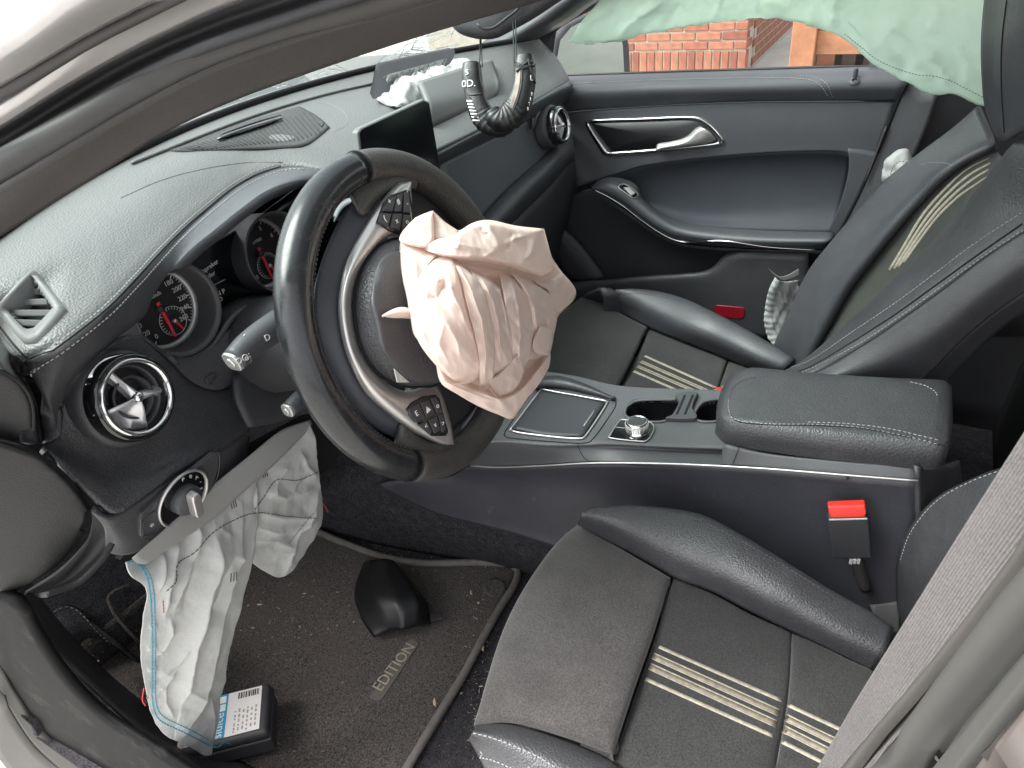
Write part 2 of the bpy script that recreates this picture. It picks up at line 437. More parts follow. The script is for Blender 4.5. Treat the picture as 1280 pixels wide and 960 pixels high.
# ---------------------------------------------------------------- ground, house wall, gate
gr = patch('ground', [[Vector((-30, -30, -.32)), Vector((40, -30, -.32))], [Vector((-30, 40, -.32)), Vector((40, 40, -.32))]],
           mat('pale_paving', (.42, .41, .38), .9, var=.2, vscale=1.5, bump=('noise', 60, .4, .004)), None, 12, 12, thick=0, face=Vector((0, 0, 50)))
gr['kind'] = 'structure'
M['mortar'] = mat('pale_mortar', (.40, .35, .30), .95, var=.15, vscale=20)
BR = [mat('brick_%s' % k, c, .9, var=.25, vscale=14, bump=('noise', 90, .5, .004)) for k, c in (('red', (.27, .105, .066)), ('orange', (.31, .135, .085)), ('dark', (.22, .08, .055)))]
def brick_mesh(sx, sy, sz, m):
    me = bpy.data.meshes.new('brick'); b = .006
    bm = bmesh.new(); bmesh.ops.create_cube(bm, size=1)
    for v in bm.verts: v.co = Vector((v.co.x * sx, v.co.y * sy, v.co.z * sz))
    bmesh.ops.bevel(bm, geom=bm.edges[:], offset=b, segments=1, affect='EDGES'); bm.to_mesh(me); bm.free(); me.materials.append(m); return me
random.seed(4)
wall = thing('brick_house', (5.9, 2.4, -.32), 'red brick house wall with pale mortar seen through the passenger window', 'house')
WX = 5.9
WY0, WY1 = 1.377, 4.6
box('wall', (WX + .108, (WY0 + WY1) / 2, 1.2), (.3, WY1 - WY0 - .02, 3.04), M['mortar'], wall, 0)
stretch = [brick_mesh(.1, .21, .062, m) for m in BR]; head = [brick_mesh(.1, .062, .20, m) for m in BR]
def addbrick(me, loc, rot=0):
    o = bpy.data.objects.new('brick', me); COL.objects.link(o); o.parent = wall
    o.matrix_parent_inverse = wall.matrix_basis.inverted(); o.location = loc; o.rotation_euler = (0, 0, rot)
y = WY0 + .03
while y < 3.3:
    addbrick(random.choice(head), (WX - .005 + random.uniform(-.003, .003), y, -.215)); y += .073
for c in range(9):
    z = -.07 + c * .074; y = WY0 + (.105 if c % 2 else .05)
    if c % 2 == 0: addbrick(random.choice(stretch), (WX + .05, WY0 + .05, z), math.pi / 2); y = WY0 + .215
    while y < 3.3:
        addbrick(random.choice(stretch), (WX - .005 + random.uniform(-.004, .004), y, z)); y += .221
# the side wall of the house running back from the corner
M['brickfar'] = mat('far_brickwork', (.40, .19, .12), .9, var=.3, vscale=3)
side = thing('side_wall', (7.5, 1.5, -.32), 'brown brick side wall running back from the house corner', 'wall')
o = box('wall', (9.6, 1.489, .7), (6.9, .22, 2.04), M['mortar'], side, 0)
me_s = brick_mesh(.21, .03, .062, BR[0])
for c in range(9):
    for k in range(26):
        ob = bpy.data.objects.new('brick', me_s); COL.objects.link(ob); ob.parent = side; ob.matrix_parent_inverse = side.matrix_basis.inverted()
        ob.location = (6.22 + k * .221 + (.11 if c % 2 else 0), 1.385, -.25 + c * .074)
# wooden gate
M['wooddark0'] = mat('dark_board', (.05, .042, .036), .85, var=.3, vscale=12)
M['wood'] = mat('orange_stained_wood', (.30, .13, .065), .6, var=.25, vscale=9, bump=('noise', 50, .3, .003))
gate = thing('wooden_gate', (5.6, .55, -.32), 'orange stained wooden gate with dark gaps beside the brick wall', 'gate')
def gp(px, py): return S(px, py, 'x', 5.6)
a, b = gp(987, 85), gp(1017, 85)
box('post', (5.6, (a.y + b.y) / 2, .35), (.16, abs(a.y - b.y), 1.34), M['wood'], gate, .01)
c = gp(1200, 60)
z0, z1 = gp(1030, 68).z, gp(1030, 38).z
box('rail', (5.63, (b.y + c.y) / 2, (z0 + z1) / 2), (.08, abs(b.y - c.y), z1 - z0), M['wood'], gate, .006)
box('rail', (5.63, (b.y + c.y) / 2 - .02, -.24), (.08, abs(b.y - c.y) - .06, .09), M['wood'], gate, .006)
box('backing_board', (5.85, (b.y + c.y) / 2, .3), (.03, abs(b.y - c.y) + .1, 1.2), M['wooddark0'], gate, .003)
yy = b.y - .01
M['wooddark'] = mat('weathered_board', (.10, .075, .06), .8, var=.3, vscale=12)
k = 0
while yy > c.y:
    box('plank', (5.72, yy - .06, .2), (.03, .10 if k % 2 else .13, .84), M['wooddark'] if k % 3 else M['brickfar'], gate, .003); yy -= .17; k += 1

# ---------------------------------------------------------------- car body
body = thing('car_body', (0, .3, -.32), 'silver grey car body with open doorway, black door seals and windscreen', 'car body')
BT = [.52, .49, .46, .43, .41]
rows = [L('d', [t + .02 for t in BT], (-60, 330), (0, 296), (60, 258), (130, 215), (200, 170), (280, 131), (385, 92), (480, 60), (560, 35), (640, 12), (720, -12), (860, -50)),
        L('d', [t - .0 for t in BT], (-60, 300), (0, 266), (100, 205), (200, 148), (300, 104), (400, 66), (480, 42), (560, 18), (640, -8), (720, -32), (860, -70)),
        L('d', [t - .015 for t in BT], (-60, 264), (0, 234), (94, 182), (187, 126), (270, 84), (375, 47), (480, 18), (560, -5), (640, -28), (720, -50), (860, -90))]
patch('pillar_trim', [ext(r_, .22, .5) for r_ in rows], M['pillartrim'], body, 48, 10, .012)
c0 = L('d', [t - .01 for t in BT], (-60, 243), (0, 212), (94, 158), (183, 106), (266, 66), (368, 31), (445, 8), (520, -14), (620, -40), (720, -66), (860, -104))
P = spl(ext(c0, .22, .5), 60)
rr = [(P[i] - CAM).dot(fw) * 21.0 / FPX for i in range(60)]
o = tube('door_seal', P, rr[::6] + [rr[-1]], M['rubber'], body, None, 14)
rows = [L('d', [t - .015 for t in BT], (-60, 222), (0, 192), (94, 134), (180, 87), (262, 50), (360, 16), (420, -4), (520, -36), (620, -62)),
        L('d', [t + .0 for t in BT], (-60, 205), (0, 176), (94, 117), (170, 74), (250, 38), (340, 6), (400, -14), (500, -46), (600, -72)),
        L('d', [t - .024 for t in BT], (-60, 190), (0, 160), (75, 113), (150, 70), (240, 26), (300, 1), (370, -24), (480, -60), (580, -86))]
patch('door_channel', [ext(r_, .22, .5) for r_ in rows], M['darkplastic'], body, 48, 10, .006)
rows = [L('d', [t - .03 for t in BT], (-60, 188), (0, 158), (75, 111), (150, 68), (240, 24), (300, -1), (370, -26), (480, -62)),
        L('d', [t - .042 for t in BT], (-60, 172), (0, 143), (70, 98), (140, 56), (230, 12), (290, -14), (360, -40), (480, -82)),
        L('d', [t - .045 for t in BT], (-60, 155), (0, 127), (56, 94), (112, 58), (169, 28), (221, 2), (290, -28), (420, -78))]
patch('door_frame_lip', [ext(r_, .22, .5) for r_ in rows], M['pillarpaint'], body, 44, 10, .004)
c0 = L('d', [t - .05 for t in BT], (-60, 146), (0, 118), (56, 85), (112, 51), (169, 22), (213, 0), (290, -36), (420, -88))
P = spl(ext(c0, .2, .4), 40); rr = [(P[i] - CAM).dot(fw) * 8.0 / FPX for i in range(40)]
tube('roof_seal', P, rr[::4] + [rr[-1]], M['rubber'], body, None, 10)
rows = [L('d', [t - .055 for t in BT], (-70, 142), (0, 110), (56, 77), (112, 44), (169, 15), (200, 0), (290, -44), (400, -96)),
        L('d', [t - .085 for t in BT], (-70, 98), (0, 68), (56, 36), (105, 4), (170, -34), (260, -80)),
        L('d', [t - .095 for t in BT], (-70, 70), (0, 27), (37, 0), (80, -34), (140, -76), (230, -130))]
patch('outer_pillar', [ext(r_, .22, .5) for r_ in rows], M['pillarpaint'], body, 40, 10, .004)

# windscreen, bonnet, roof skin, far pillar
M['glass'] = mat('tinted_windscreen', (.72, .84, .80), .02, spec=.5, trans=1., ior=1.0)
nt_ = M['glass'].node_tree; b_ = nt_.nodes['Principled BSDF']
gl = nt_.nodes.new('ShaderNodeBsdfGlossy'); gl.inputs['Roughness'].default_value = .03; gl.inputs['Color'].default_value = (1, 1, 1, 1)
tr_ = nt_.nodes.new('ShaderNodeBsdfTransparent'); tr_.inputs['Color'].default_value = (.76, .84, .82, 1)
fr = nt_.nodes.new('ShaderNodeFresnel'); fr.inputs['IOR'].default_value = 1.45
mx_ = nt_.nodes.new('ShaderNodeMixShader'); nt_.links.new(fr.outputs[0], mx_.inputs[0]); nt_.links.new(tr_.outputs[0], mx_.inputs[1]); nt_.links.new(gl.outputs[0], mx_.inputs[2])
nt_.links.new(mx_.outputs[0], nt_.nodes['Material Output'].inputs['Surface'])
def wsb(x): return Vector((x, 1.02 - .26 * (x / .7) ** 2, .872 - .012 * (x / .7) ** 2))
def wst(x): return Vector((x * .86, .40 - .10 * (x / .7) ** 2, 1.20 - .03 * (x / .7) ** 2))
xs = [-.72 + 1.44 * i / 8 for i in range(9)]
wrows = [[wsb(x) + Vector((0, .02, -.01)) for x in xs], [wsb(x).lerp(wst(x), .5) + Vector((0, .02, .025)) for x in xs], [wst(x) for x in xs]]
wind = patch('windscreen', wrows, M['glass'], body, 40, 14, 0)
M['crack'] = mat('crack_glints', (.75, .80, .78), .5)
# hairline cracks and smears in the glass
random.seed(9); onw = On(wind)
vs = []; fs = []
for k in range(80):
    px = random.uniform(470, 575); py = 95 - (px - 470) * .5 + random.uniform(-22, 16)
    ln = random.uniform(8, 34); a = random.choice([-.45, -.9, -1.1, -.3]) + random.uniform(-.15, .15)
    p = onw(px, py, .002)[0]; q = onw(px + ln * math.cos(a), py + ln * math.sin(a), .002)[0]
    sd_ = (q - p).cross(CAM - p).normalized() * random.uniform(.0004, .0014); i = len(vs)
    vs += [p - sd_, p + sd_, q + sd_ * .3, q - sd_ * .3]; fs.append((i, i + 1, i + 2, i + 3))
for k in range(26):
    px = random.uniform(280, 480); py = 140 - (px - 280) * .30 + random.uniform(-14, 2)
    ln = random.uniform(5, 22); a = -.35 + random.uniform(-.2, .2)
    p = onw(px, py, .002)[0]; q = onw(px + ln * math.cos(a), py + ln * math.sin(a), .002)[0]
    sd_ = (q - p).cross(CAM - p).normalized() * random.uniform(.0003, .0012); i = len(vs)
    vs += [p - sd_, p + sd_, q + sd_ * .3, q - sd_ * .3]; fs.append((i, i + 1, i + 2, i + 3))
me = bpy.data.meshes.new('crack'); me.from_pydata([tuple(v) for v in vs], [], fs); me.update()
put('crack', me, M['crack'], wind, False, True)
M['bonnet'] = mat('bonnet_paint', (.035, .04, .04), .45, .0, coat=.1, var=.2, vscale=10, bump=('noise', 120, .15, .002))
patch('bonnet', [[Vector((x, 1.12 - .26 * (x / .7) ** 2, .82)) for x in xs], [Vector((x * 1.1, 1.6, .80 - .03 * (x / .7) ** 2)) for x in xs], [Vector((x * 1.1, 2.15 - .2 * (x / .7) ** 2, .66 - .08 * (x / .7) ** 2)) for x in xs]], M['bonnet'], body, 30, 16, .004, face=Vector((0, 1.5, 5)))
roof = patch('roof', [[wst(x) + Vector((0, .0, .012)) for x in xs], [Vector((x * .86, -.3, 1.27 - .05 * (x / .7) ** 2)) for x in xs], [Vector((x * .86, -1.25, 1.17 - .05 * (x / .7) ** 2)) for x in xs]], M['pillarpaint'], body, 24, 16, .02, face=Vector((0, -.3, 8)))
patch('headliner', [[wst(x) + Vector((0, -.02, -.018)) for x in xs], [Vector((x * .84, -.3, 1.238 - .05 * (x / .7) ** 2)) for x in xs], [Vector((x * .84, -1.25, 1.138 - .05 * (x / .7) ** 2)) for x in xs]], mat('fill_bounce_headliner', (.50, .49, .47), .9, bump=('noise', 600, .2, .0005)), body, 24, 16, .004)  # unseen lining, made pale to bounce fill light into the cabin
fp = patch('far_pillar_trim', [L('x', .63, (540, 112), (570, 82), (603, 53), (640, 26), (678, 0), (740, -40)),
      L('x', .60, (585, 100), (610, 75), (640, 50), (680, 25), (716, -2), (780, -44)),
      L('x', .655, (600, 104), (631, 75), (672, 49), (716, 24), (750, 0), (840, -44))], M['plastic'], body, 24, 10, .008)
patch('far_window_frame', [L('x', .665, (600, 106), (631, 75), (672, 49), (716, 24), (752, -2), (840, -46)),
      L('x', .675, (640, 100), (660, 86), (692, 42), (734, 16), (775, -6), (860, -50))], M['darkplastic'], body, 20, 8, .006)
patch('mirror_triangle', [L('x', .68, (596, 98), (640, 66), (688, 42), (695, 38)), L('x', .69, (600, 112), (640, 104), (680, 97), (687, 95))], M['plastic'], body, 12, 8, .006)

# floor, tunnel, firewall, sills
patch('floor', [[Vector((-.72, -1.3, -.012)), Vector((.78, -1.3, -.012))], [Vector((-.72, .95, -.012)), Vector((.78, .95, -.012))], [Vector((-.72, 1.1, .05)), Vector((.72, 1.1, .05))], [Vector((-.72, 1.3, .34)), Vector((.72, 1.3, .34))], [Vector((-.72, 1.32, .78)), Vector((.72, 1.32, .78))]], M['carpet'], body, 60, 60, .01, face=Vector((0, .4, .6)), wrinkle=.003)['label'] = 'black carpet of the cabin floor'
patch('tunnel_carpet', [[Vector((-.10, 1.28, .34)), Vector((-.10, .9, .30)), Vector((-.11, .5, .24)), Vector((-.115, 0, .20)), Vector((-.12, -.4, .2))],
      [Vector((-.13, 1.28, .2)), Vector((-.125, .9, .15)), Vector((-.118, .5, .10)), Vector((-.125, 0, .08)), Vector((-.13, -.4, .08))],
      [Vector((-.14, 1.28, .0)), Vector((-.125, .9, -.01)), Vector((-.06, .5, -.02)), Vector((-.06, 0, -.02)), Vector((-.10, -.4, -.02))]], M['carpet'], body, 60, 20, .01, wrinkle=.003)
M['silltrim'] = mat('shaded_sill_plastic', (.0055, .0055, .006), .65, spec=.12, bump=('grain', 520, .3, .0006), var=.15, vscale=9, dirt=((.10, .095, .09), 14, .55, .8, .5))  # base colour lowered to carry the shade of the open door, not built
# the door opening, front foot: plastic sill cover curling up to the pillar
sr = [L('x', [-.70, -.70, -.69], (-30, 728), (10, 745), (28, 760), (50, 800), (85, 850), (130, 895), (190, 935), (250, 975), (330, 1020)),
      L('x', [-.705, -.70, -.69], (-30, 760), (5, 790), (30, 838), (62, 884), (110, 925), (165, 960), (240, 1000), (330, 1050)),
      L('x', [-.715, -.71, -.70], (-30, 800), (0, 835), (20, 870), (50, 915), (95, 955), (150, 990), (240, 1040), (330, 1080))]
patch('sill_cover', sr, M['silltrim'], body, 40, 12, .01, fn=lambda u, v, p, n: p + n * .006 * math.sin(v * math.pi))
sr = [L('x', -.715, (-30, 800), (0, 835), (20, 870), (50, 915), (95, 955), (150, 990), (240, 1040)),
      L('x', -.725, (-30, 830), (0, 862), (14, 888), (42, 930), (80, 965), (130, 1000), (220, 1050)),
      ]
patch('sill_seal', sr, M['rubber'], body, 30, 6, .01)
sr = [L('x', -.727, (-60, 800), (0, 866), (12, 890), (40, 932), (78, 967), (130, 1005)), L('x', -.75, (-60, 900), (-20, 930), (0, 950), (20, 975), (60, 1010), (110, 1050))]
patch('sill_panel', sr, M['pillargrey'], body, 20, 6, .004)
# kick panel inside the sill
patch('kick_panel', [L('x', -.66, (-20, 700), (20, 735), (60, 800), (110, 850), (170, 905), (230, 950), (300, 1000)), L('x', -.60, (20, 690), (50, 745), (95, 800), (140, 845), (190, 885), (250, 925), (320, 960))], M['plastic'], body, 30, 8, .006)

M['brownpaint'] = mat('warm_grey_sill_paint', (.075, .066, .06), .6, .0, spec=.18, var=.1, vscale=14)
# near door pillar at the lower right, close to the lens
NB = lambda v, *pp: L('x', v, *pp)
bp_rows = [NB(-.715, (1320, 590), (1280, 672), (1246, 724), (1196, 790), (1130, 868), (1080, 925), (1030, 985)),
           NB(-.72, (1330, 640), (1280, 715), (1232, 775), (1180, 838), (1140, 885), (1100, 930), (1060, 985))]
patch('pillar_cover', [ext(r_, .05, .35) for r_ in bp_rows], M['pillargrey'], body, 24, 8, .006, fn=lambda u, v, p, n: p + n * .003 * math.sin(v * math.pi))
M['softgrey'] = mat('grey_door_seal', (.055, .055, .052), .65, spec=.18, var=.1, vscale=16)
bp_rows = [NB(-.728, (1340, 655), (1280, 735), (1236, 786), (1186, 846), (1146, 892), (1105, 940), (1075, 985)),
           NB(-.735, (1350, 690), (1300, 745), (1256, 797), (1206, 860), (1166, 910), (1130, 955), (1105, 990)),
           NB(-.74, (1360, 730), (1320, 775), (1278, 820), (1236, 870), (1196, 915), (1160, 960), (1140, 990))]
patch('pillar_seal', [ext(r_, .05, .35) for r_ in bp_rows], M['softgrey'], body, 24, 10, .006, fn=lambda u, v, p, n: p + n * .008 * math.sin(v * math.pi))
bp_rows = [NB(-.75, (1360, 735), (1320, 780), (1280, 822), (1238, 874), (1198, 920), (1162, 965), (1140, 995)), NB(-.76, (1370, 750), (1330, 795), (1290, 838), (1250, 884), (1212, 930), (1178, 970), (1160, 1000))]
patch('pillar_groove', [ext(r_, .05, .35) for r_ in bp_rows], M['darkplastic'], body, 20, 5, .004)
bp_rows = [NB(-.758, (1370, 748), (1328, 795), (1288, 838), (1248, 886), (1210, 932), (1176, 974), (1158, 1002)), NB(-.765, (1385, 770), (1345, 815), (1304, 860), (1266, 905), (1230, 948), (1200, 985), (1180, 1010))]
patch('pillar_flange', [ext(r_, .05, .35) for r_ in bp_rows], M['softgrey'], body, 20, 5, .004)
bp_rows = [NB(-.77, (1385, 770), (1345, 815), (1304, 858), (1266, 903), (1230, 946), (1200, 985)), NB(-.78, (1420, 850), (1380, 890), (1340, 930), (1300, 965), (1270, 1000), (1240, 1030))]
patch('pillar_skin', [ext(r_, .05, .35) for r_ in bp_rows], M['brownpaint'], body, 20, 8, .004)
# ---------------------------------------------------------------- dashboard
dash = thing('dashboard', (0, .85, .5), 'black leather dashboard with pale stitching, round air vents and instruments', 'dashboard')
STL = [(28, 470), (44, 455), (75, 434), (130, 391), (165, 356), (200, 318), (232, 286), (262, 260), (292, 236), (322, 219), (352, 209), (380, 208), (410, 216)]
zst = [.765, .785, .80, .808, .812, .812, .812, .81]
def wbase(x): return Vector((x, 1.0 - .26 * (x / .7) ** 2, .858 - .012 * (x / .7) ** 2))
# top pad: windscreen edge to the stitched front edge (driver) and to the passenger seam
far = [wbase(x) for x in (-.69, -.55, -.40, -.25, -.10, .05, .20, .35, .50, .66)]
front = L('z', zst, (-40, 430), (0, 428), (36, 458), (75, 434), (130, 391), (200, 318), (262, 260), (322, 219), (380, 208)) + \
        [S(446, 222, 'z', .79), S(500, 210, 'z', .775), S(548, 186, 'z', .77), S(600, 161, 'z', .765), S(650, 135, 'z', .76), S(697, 109, 'z', .755), S(712, 100, 'z', .75)]
front = spl(front, 30)
mid = [far[0].lerp(front[0], .5)]
F2 = spl(far, 30)
mid = [F2[i].lerp(front[i], .55) + Vector((0, 0, .012)) for i in range(30)]
mid2 = [F2[i].lerp(front[i], .9) + Vector((0, 0, .006)) for i in range(30)]
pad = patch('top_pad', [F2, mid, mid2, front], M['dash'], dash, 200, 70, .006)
# dark gap at the glass
tube('glass_gap', [p + Vector((0, .006, .004)) for p in F2], .006, M['blackhole'], dash, 40, 8)
on = On(pad)
def dline(name, pp, m='thread', lift=.0008, n=60, **k):
    return stitches(name, on.line(pp, lift, n), M[m], dash, **k)
up_ = [(x - 3, y - 5) for x, y in STL]
dline('stitching', [(x - 4, y - 4) for x, y in STL[2:-2]], 'fadedthread', .0010, 90, r=.0006)
# seam groove between the two rows
tube('seam', on.line([(x - 1, y - 1) for x, y in STL[1:-2]], .0002, 70), .0009, M['blackhole'], dash, None, 6)
# crease arc on top of the hood, and the seam to the side window
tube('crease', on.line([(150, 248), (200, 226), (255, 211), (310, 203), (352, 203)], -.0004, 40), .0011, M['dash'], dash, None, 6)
tube('crease', on.line([(-10, 396), (4, 414), (20, 434), (38, 452)], .0, 20), .0012, M['blackhole'], dash, None, 6)
stitches('stitching', on.line([(-10, 404), (4, 420), (18, 437), (32, 453)], .0008, 24), M['darkthread'], dash)
# speaker grille and the demister slot near the glass
gpts = [(230, 188), (268, 168), (318, 150), (374, 134), (392, 143), (412, 159), (404, 172), (380, 183), (350, 186), (300, 187)]
gp_ = on.line(gpts, .0012)
M['grille'] = mat('grille_cloth', (.028, .029, .030), .6, bump=('rib', 260, .8, .001))
gr_rows = [on.line([(212, 189), (240, 180), (290, 160), (330, 147), (374, 134)], .002), on.line([(222, 190), (262, 184), (310, 171), (360, 155), (396, 146)], .002), on.line([(232, 190), (290, 188), (350, 186), (385, 181), (412, 160)], .002)]
grl = patch('speaker_grille', gr_rows, M['grille'], dash, 40, 14, .003)
og = On(grl)
for k in range(30):
    f = k / 29; x = 262 + f * 138
    a, b = og(x + 6, 184 - f * 42 if f < .9 else 150, .0006, ('z', .86)), None
    p0 = (225 + f * 160, 186 - f * 46); p1 = (250 + f * 156, 188 - f * 16 - (f > .8) * (f - .8) * 40)
    tube('grille_rib', og.line([p0, p1], .0004, 6), .0007, M['grille'], grl, None, 5)
tube('demister_slot', og.line([(273, 177), (290, 171), (320, 161), (352, 150)], .003, 12), [.002, .004, .004, .002], M['gloss'], dash, None, 8)
tube('demister_lip', og.line([(276, 172), (300, 163), (330, 153), (352, 147)], .004, 12), [.0008, .0016, .0016, .0008], M['hardplastic'], dash, None, 8)
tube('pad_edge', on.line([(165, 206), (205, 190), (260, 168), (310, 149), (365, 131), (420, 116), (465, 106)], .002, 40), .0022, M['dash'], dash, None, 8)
dline('stitching', [(392, 127), (418, 133), (434, 146), (431, 158), (418, 164)], n=30, r=.0004)
# diamond side-window vent
dv = [(4, 379), (38, 347), (46, 344), (52, 349), (78, 386), (76, 394), (46, 424), (38, 427), (28, 424), (2, 388)]
nv_ = on(38, 385)[1]
dv_b = on.line([(-3, 380), (33, 342), (41, 339), (49, 343), (82, 384), (83, 391), (49, 428), (38, 431), (28, 429), (-4, 390)], -.002, 60, True)
dv_o = on.line([(-1, 380), (34, 345), (41, 342), (48, 345), (79, 384), (80, 391), (48, 425), (38, 428), (29, 426), (-1, 389)], .003, 60, True)
dv_i = on.line([(8, 380), (35, 350), (38, 348), (42, 350), (66, 384), (67, 389), (48, 410), (42, 413), (31, 411), (9, 385)], .0032, 60, True)
cut(pad, [(6, 380), (36, 348), (41, 348), (70, 387), (46, 414), (30, 413), (6, 386)])
dv_d = [p - nv_ * .022 for p in dv_i]
M['ventgrey'] = mat('grey_vent_frame', (.13, .134, .132), .5, bump=('noise', 700, .1, .0003))
vf = from_grid([dv_b, dv_o, dv_i, dv_d], 'side_window_vent', M['ventgrey'], dash, closed_u=True, thick=0)
prism('vent_well', dv_d, -nv_ * .004, M['blackhole'], vf)
vo_ = on(38, 385)[0]
def vp_(px, py, l): r = ray(px, py); return CAM + r * ((vo_ + nv_ * l - CAM).dot(nv_) / r.dot(nv_))
for (a, b) in (((24, 361), (50, 360)), ((13, 374), (58, 373)), ((10, 387), (65, 387)), ((19, 399), (60, 400))):
    pa, pb2 = vp_(a[0], a[1], -.002), vp_(b[0], b[1], -.002)
    dcr = nv_.cross(pb2 - pa).normalized(); dcr = dcr if dcr.dot(vp_(38, 400, 0) - vp_(38, 370, 0)) > 0 else -dcr
    prism('vent_slat', [pa, pb2, pb2 + dcr * .0042 - nv_ * .004, pa + dcr * .0042 - nv_ * .004], -nv_ * .002, M['ventgrey'], vf, .0006)

# hood lip: stitched edge rolling down into the instrument recess
LIP = [(72, 545), (74, 510), (98, 468), (140, 428), (180, 396), (190, 372), (212, 340), (236, 314), (268, 288), (300, 262), (335, 238), (378, 226), (405, 232)]
st3 = spl(front, 30)
STX = [(22, 476), (28, 470), (44, 455), (75, 434), (130, 391), (165, 356), (200, 318), (232, 286), (262, 260), (292, 236), (322, 219), (352, 209), (380, 208), (412, 217)]
top_l = [on(x, y, -.0012)[0] for x, y in STX[1:]]
def mixpx(A, B, f): return [(a[0] + (b[0] - a[0]) * f, a[1] + (b[1] - a[1]) * f) for a, b in zip(A, B)]
ST13 = STX[1:]
lipb = [S(x, y, 'y', v) for (x, y), v in zip(LIP, [.70, .695, .70, .71, .715, .715, .715, .715, .715, .715, .715, .72, .73])]
lm1 = mixpx(ST13, LIP, .3); lm2 = mixpx(ST13, LIP, .7)
lipm1 = [(top_l[i].lerp(lipb[i], .3) + Vector((0, -.006, .003))) for i in range(13)]
lipm2 = [(top_l[i].lerp(lipb[i], .7) + Vector((0, -.008, .002))) for i in range(13)]
lip = patch('hood_lip', [top_l, lipm1, lipm2, lipb], M['smoothleather'], dash, 60, 18, .012)
ol = On(lip, pad)
stitches('stitching', ol.line([(x + 5, y + 4) for x, y in STX[1:-1]], .0010, 100), M['fadedthread'], dash, r=.0006)
stitches('stitching', ol.line([(30, 478), (36, 468), (50, 456)], .0008, 14), M['thread'], dash)

patch('dash_core', [[Vector((-.66, .84, .80)), Vector((0, .90, .80)), Vector((.74, .84, .78))], [Vector((-.66, .82, .55)), Vector((0, .86, .55)), Vector((.74, .82, .5))], [Vector((-.66, .90, .45)), Vector((0, .95, .45)), Vector((.74, .90, .40))]], M['blackhole'], dash, 16, 8, .02)
# left end: the smooth door-side panel with the speaker cap above it, all on one sloping plane
E1, E2, E3 = S(113, 640, 'y', .665), S(0, 550, 'x', -.70), S(0, 747, 'x', -.70)
EN = (E2 - E1).cross(E3 - E1).normalized(); EN = EN if EN.dot(CAM - E1) > 0 else -EN
def ep(px, py, l=0.): r = ray(px, py); return CAM + r * ((E1 + EN * l - CAM).dot(EN) / r.dot(EN))
def eps(l, *pp): return [ep(x, y, l) for x, y in pp]
patch('end_panel', [eps(-.022, (-60, 546), (-20, 547), (20, 554), (58, 572), (92, 602), (114, 636)), eps(-.004, (-60, 549), (-20, 550), (18, 558), (55, 576), (88, 605), (111, 638)), eps(.0, (-60, 556), (-20, 557), (15, 565), (50, 583), (82, 610), (106, 640)), eps(.002, (-60, 640), (-20, 640), (20, 640), (60, 642), (86, 646), (105, 650)), eps(.0, (-60, 742), (-20, 744), (20, 728), (60, 706), (84, 684), (100, 662)), eps(-.006, (-60, 752), (-20, 754), (24, 736), (64, 713), (88, 690), (105, 664))], M['endplastic'], dash, 50, 50, .004)
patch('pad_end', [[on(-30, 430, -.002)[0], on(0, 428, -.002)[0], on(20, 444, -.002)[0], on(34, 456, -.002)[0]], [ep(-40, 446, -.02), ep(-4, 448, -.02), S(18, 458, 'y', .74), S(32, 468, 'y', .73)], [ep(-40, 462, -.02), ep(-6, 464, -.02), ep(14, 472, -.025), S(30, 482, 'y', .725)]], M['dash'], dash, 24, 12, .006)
patch('end_flange', [eps(-.008, (113, 634), (115, 652), (108, 676), (90, 700), (66, 722), (30, 744)), eps(-.004, (128, 638), (130, 660), (120, 684), (104, 706), (80, 727), (44, 742)), [S(146, 644, 'y', .672), S(143, 664, 'y', .68), S(132, 688, 'y', .69), S(116, 708, 'y', .70), S(94, 727, 'y', .71), S(58, 740, 'y', .72)]], M['endplastic'], dash, 40, 14, .006)
patch('end_speaker_cap', [eps(-.02, (-40, 456), (-10, 458), (14, 468), (32, 484), (42, 508), (43, 534)), eps(-.012, (-40, 460), (-10, 462), (12, 472), (28, 488), (37, 510), (38, 536)), eps(-.012, (-40, 500), (-12, 500), (6, 506), (16, 516), (22, 528), (24, 542)), eps(-.014, (-40, 546), (-16, 546), (0, 547), (8, 549), (16, 551), (22, 552))], M['endplastic'], dash, 30, 30, .006)
tube('cap_gap', spl(eps(-.013, (-40, 457), (-10, 459), (13, 469), (31, 485), (41, 508), (42, 538)), 30), .0012, M['blackhole'], dash, None, 6)
patch('lip_end', [[ep(8, 462, -.03), S(22, 466, 'y', .735), S(32, 472, 'y', .728), S(52, 484, 'y', .712), S(66, 498, 'y', .703), S(76, 516, 'y', .697)], [ep(34, 492, -.026), S(42, 500, 'y', .728), S(50, 506, 'y', .715), S(60, 514, 'y', .705), S(68, 524, 'y', .70), S(76, 532, 'y', .696)], [ep(42, 552, -.022), S(50, 554, 'y', .715), S(56, 554, 'y', .705), S(62, 552, 'y', .70), S(70, 548, 'y', .697), S(77, 543, 'y', .695)]], M['smoothleather'], dash, 24, 20, .01)

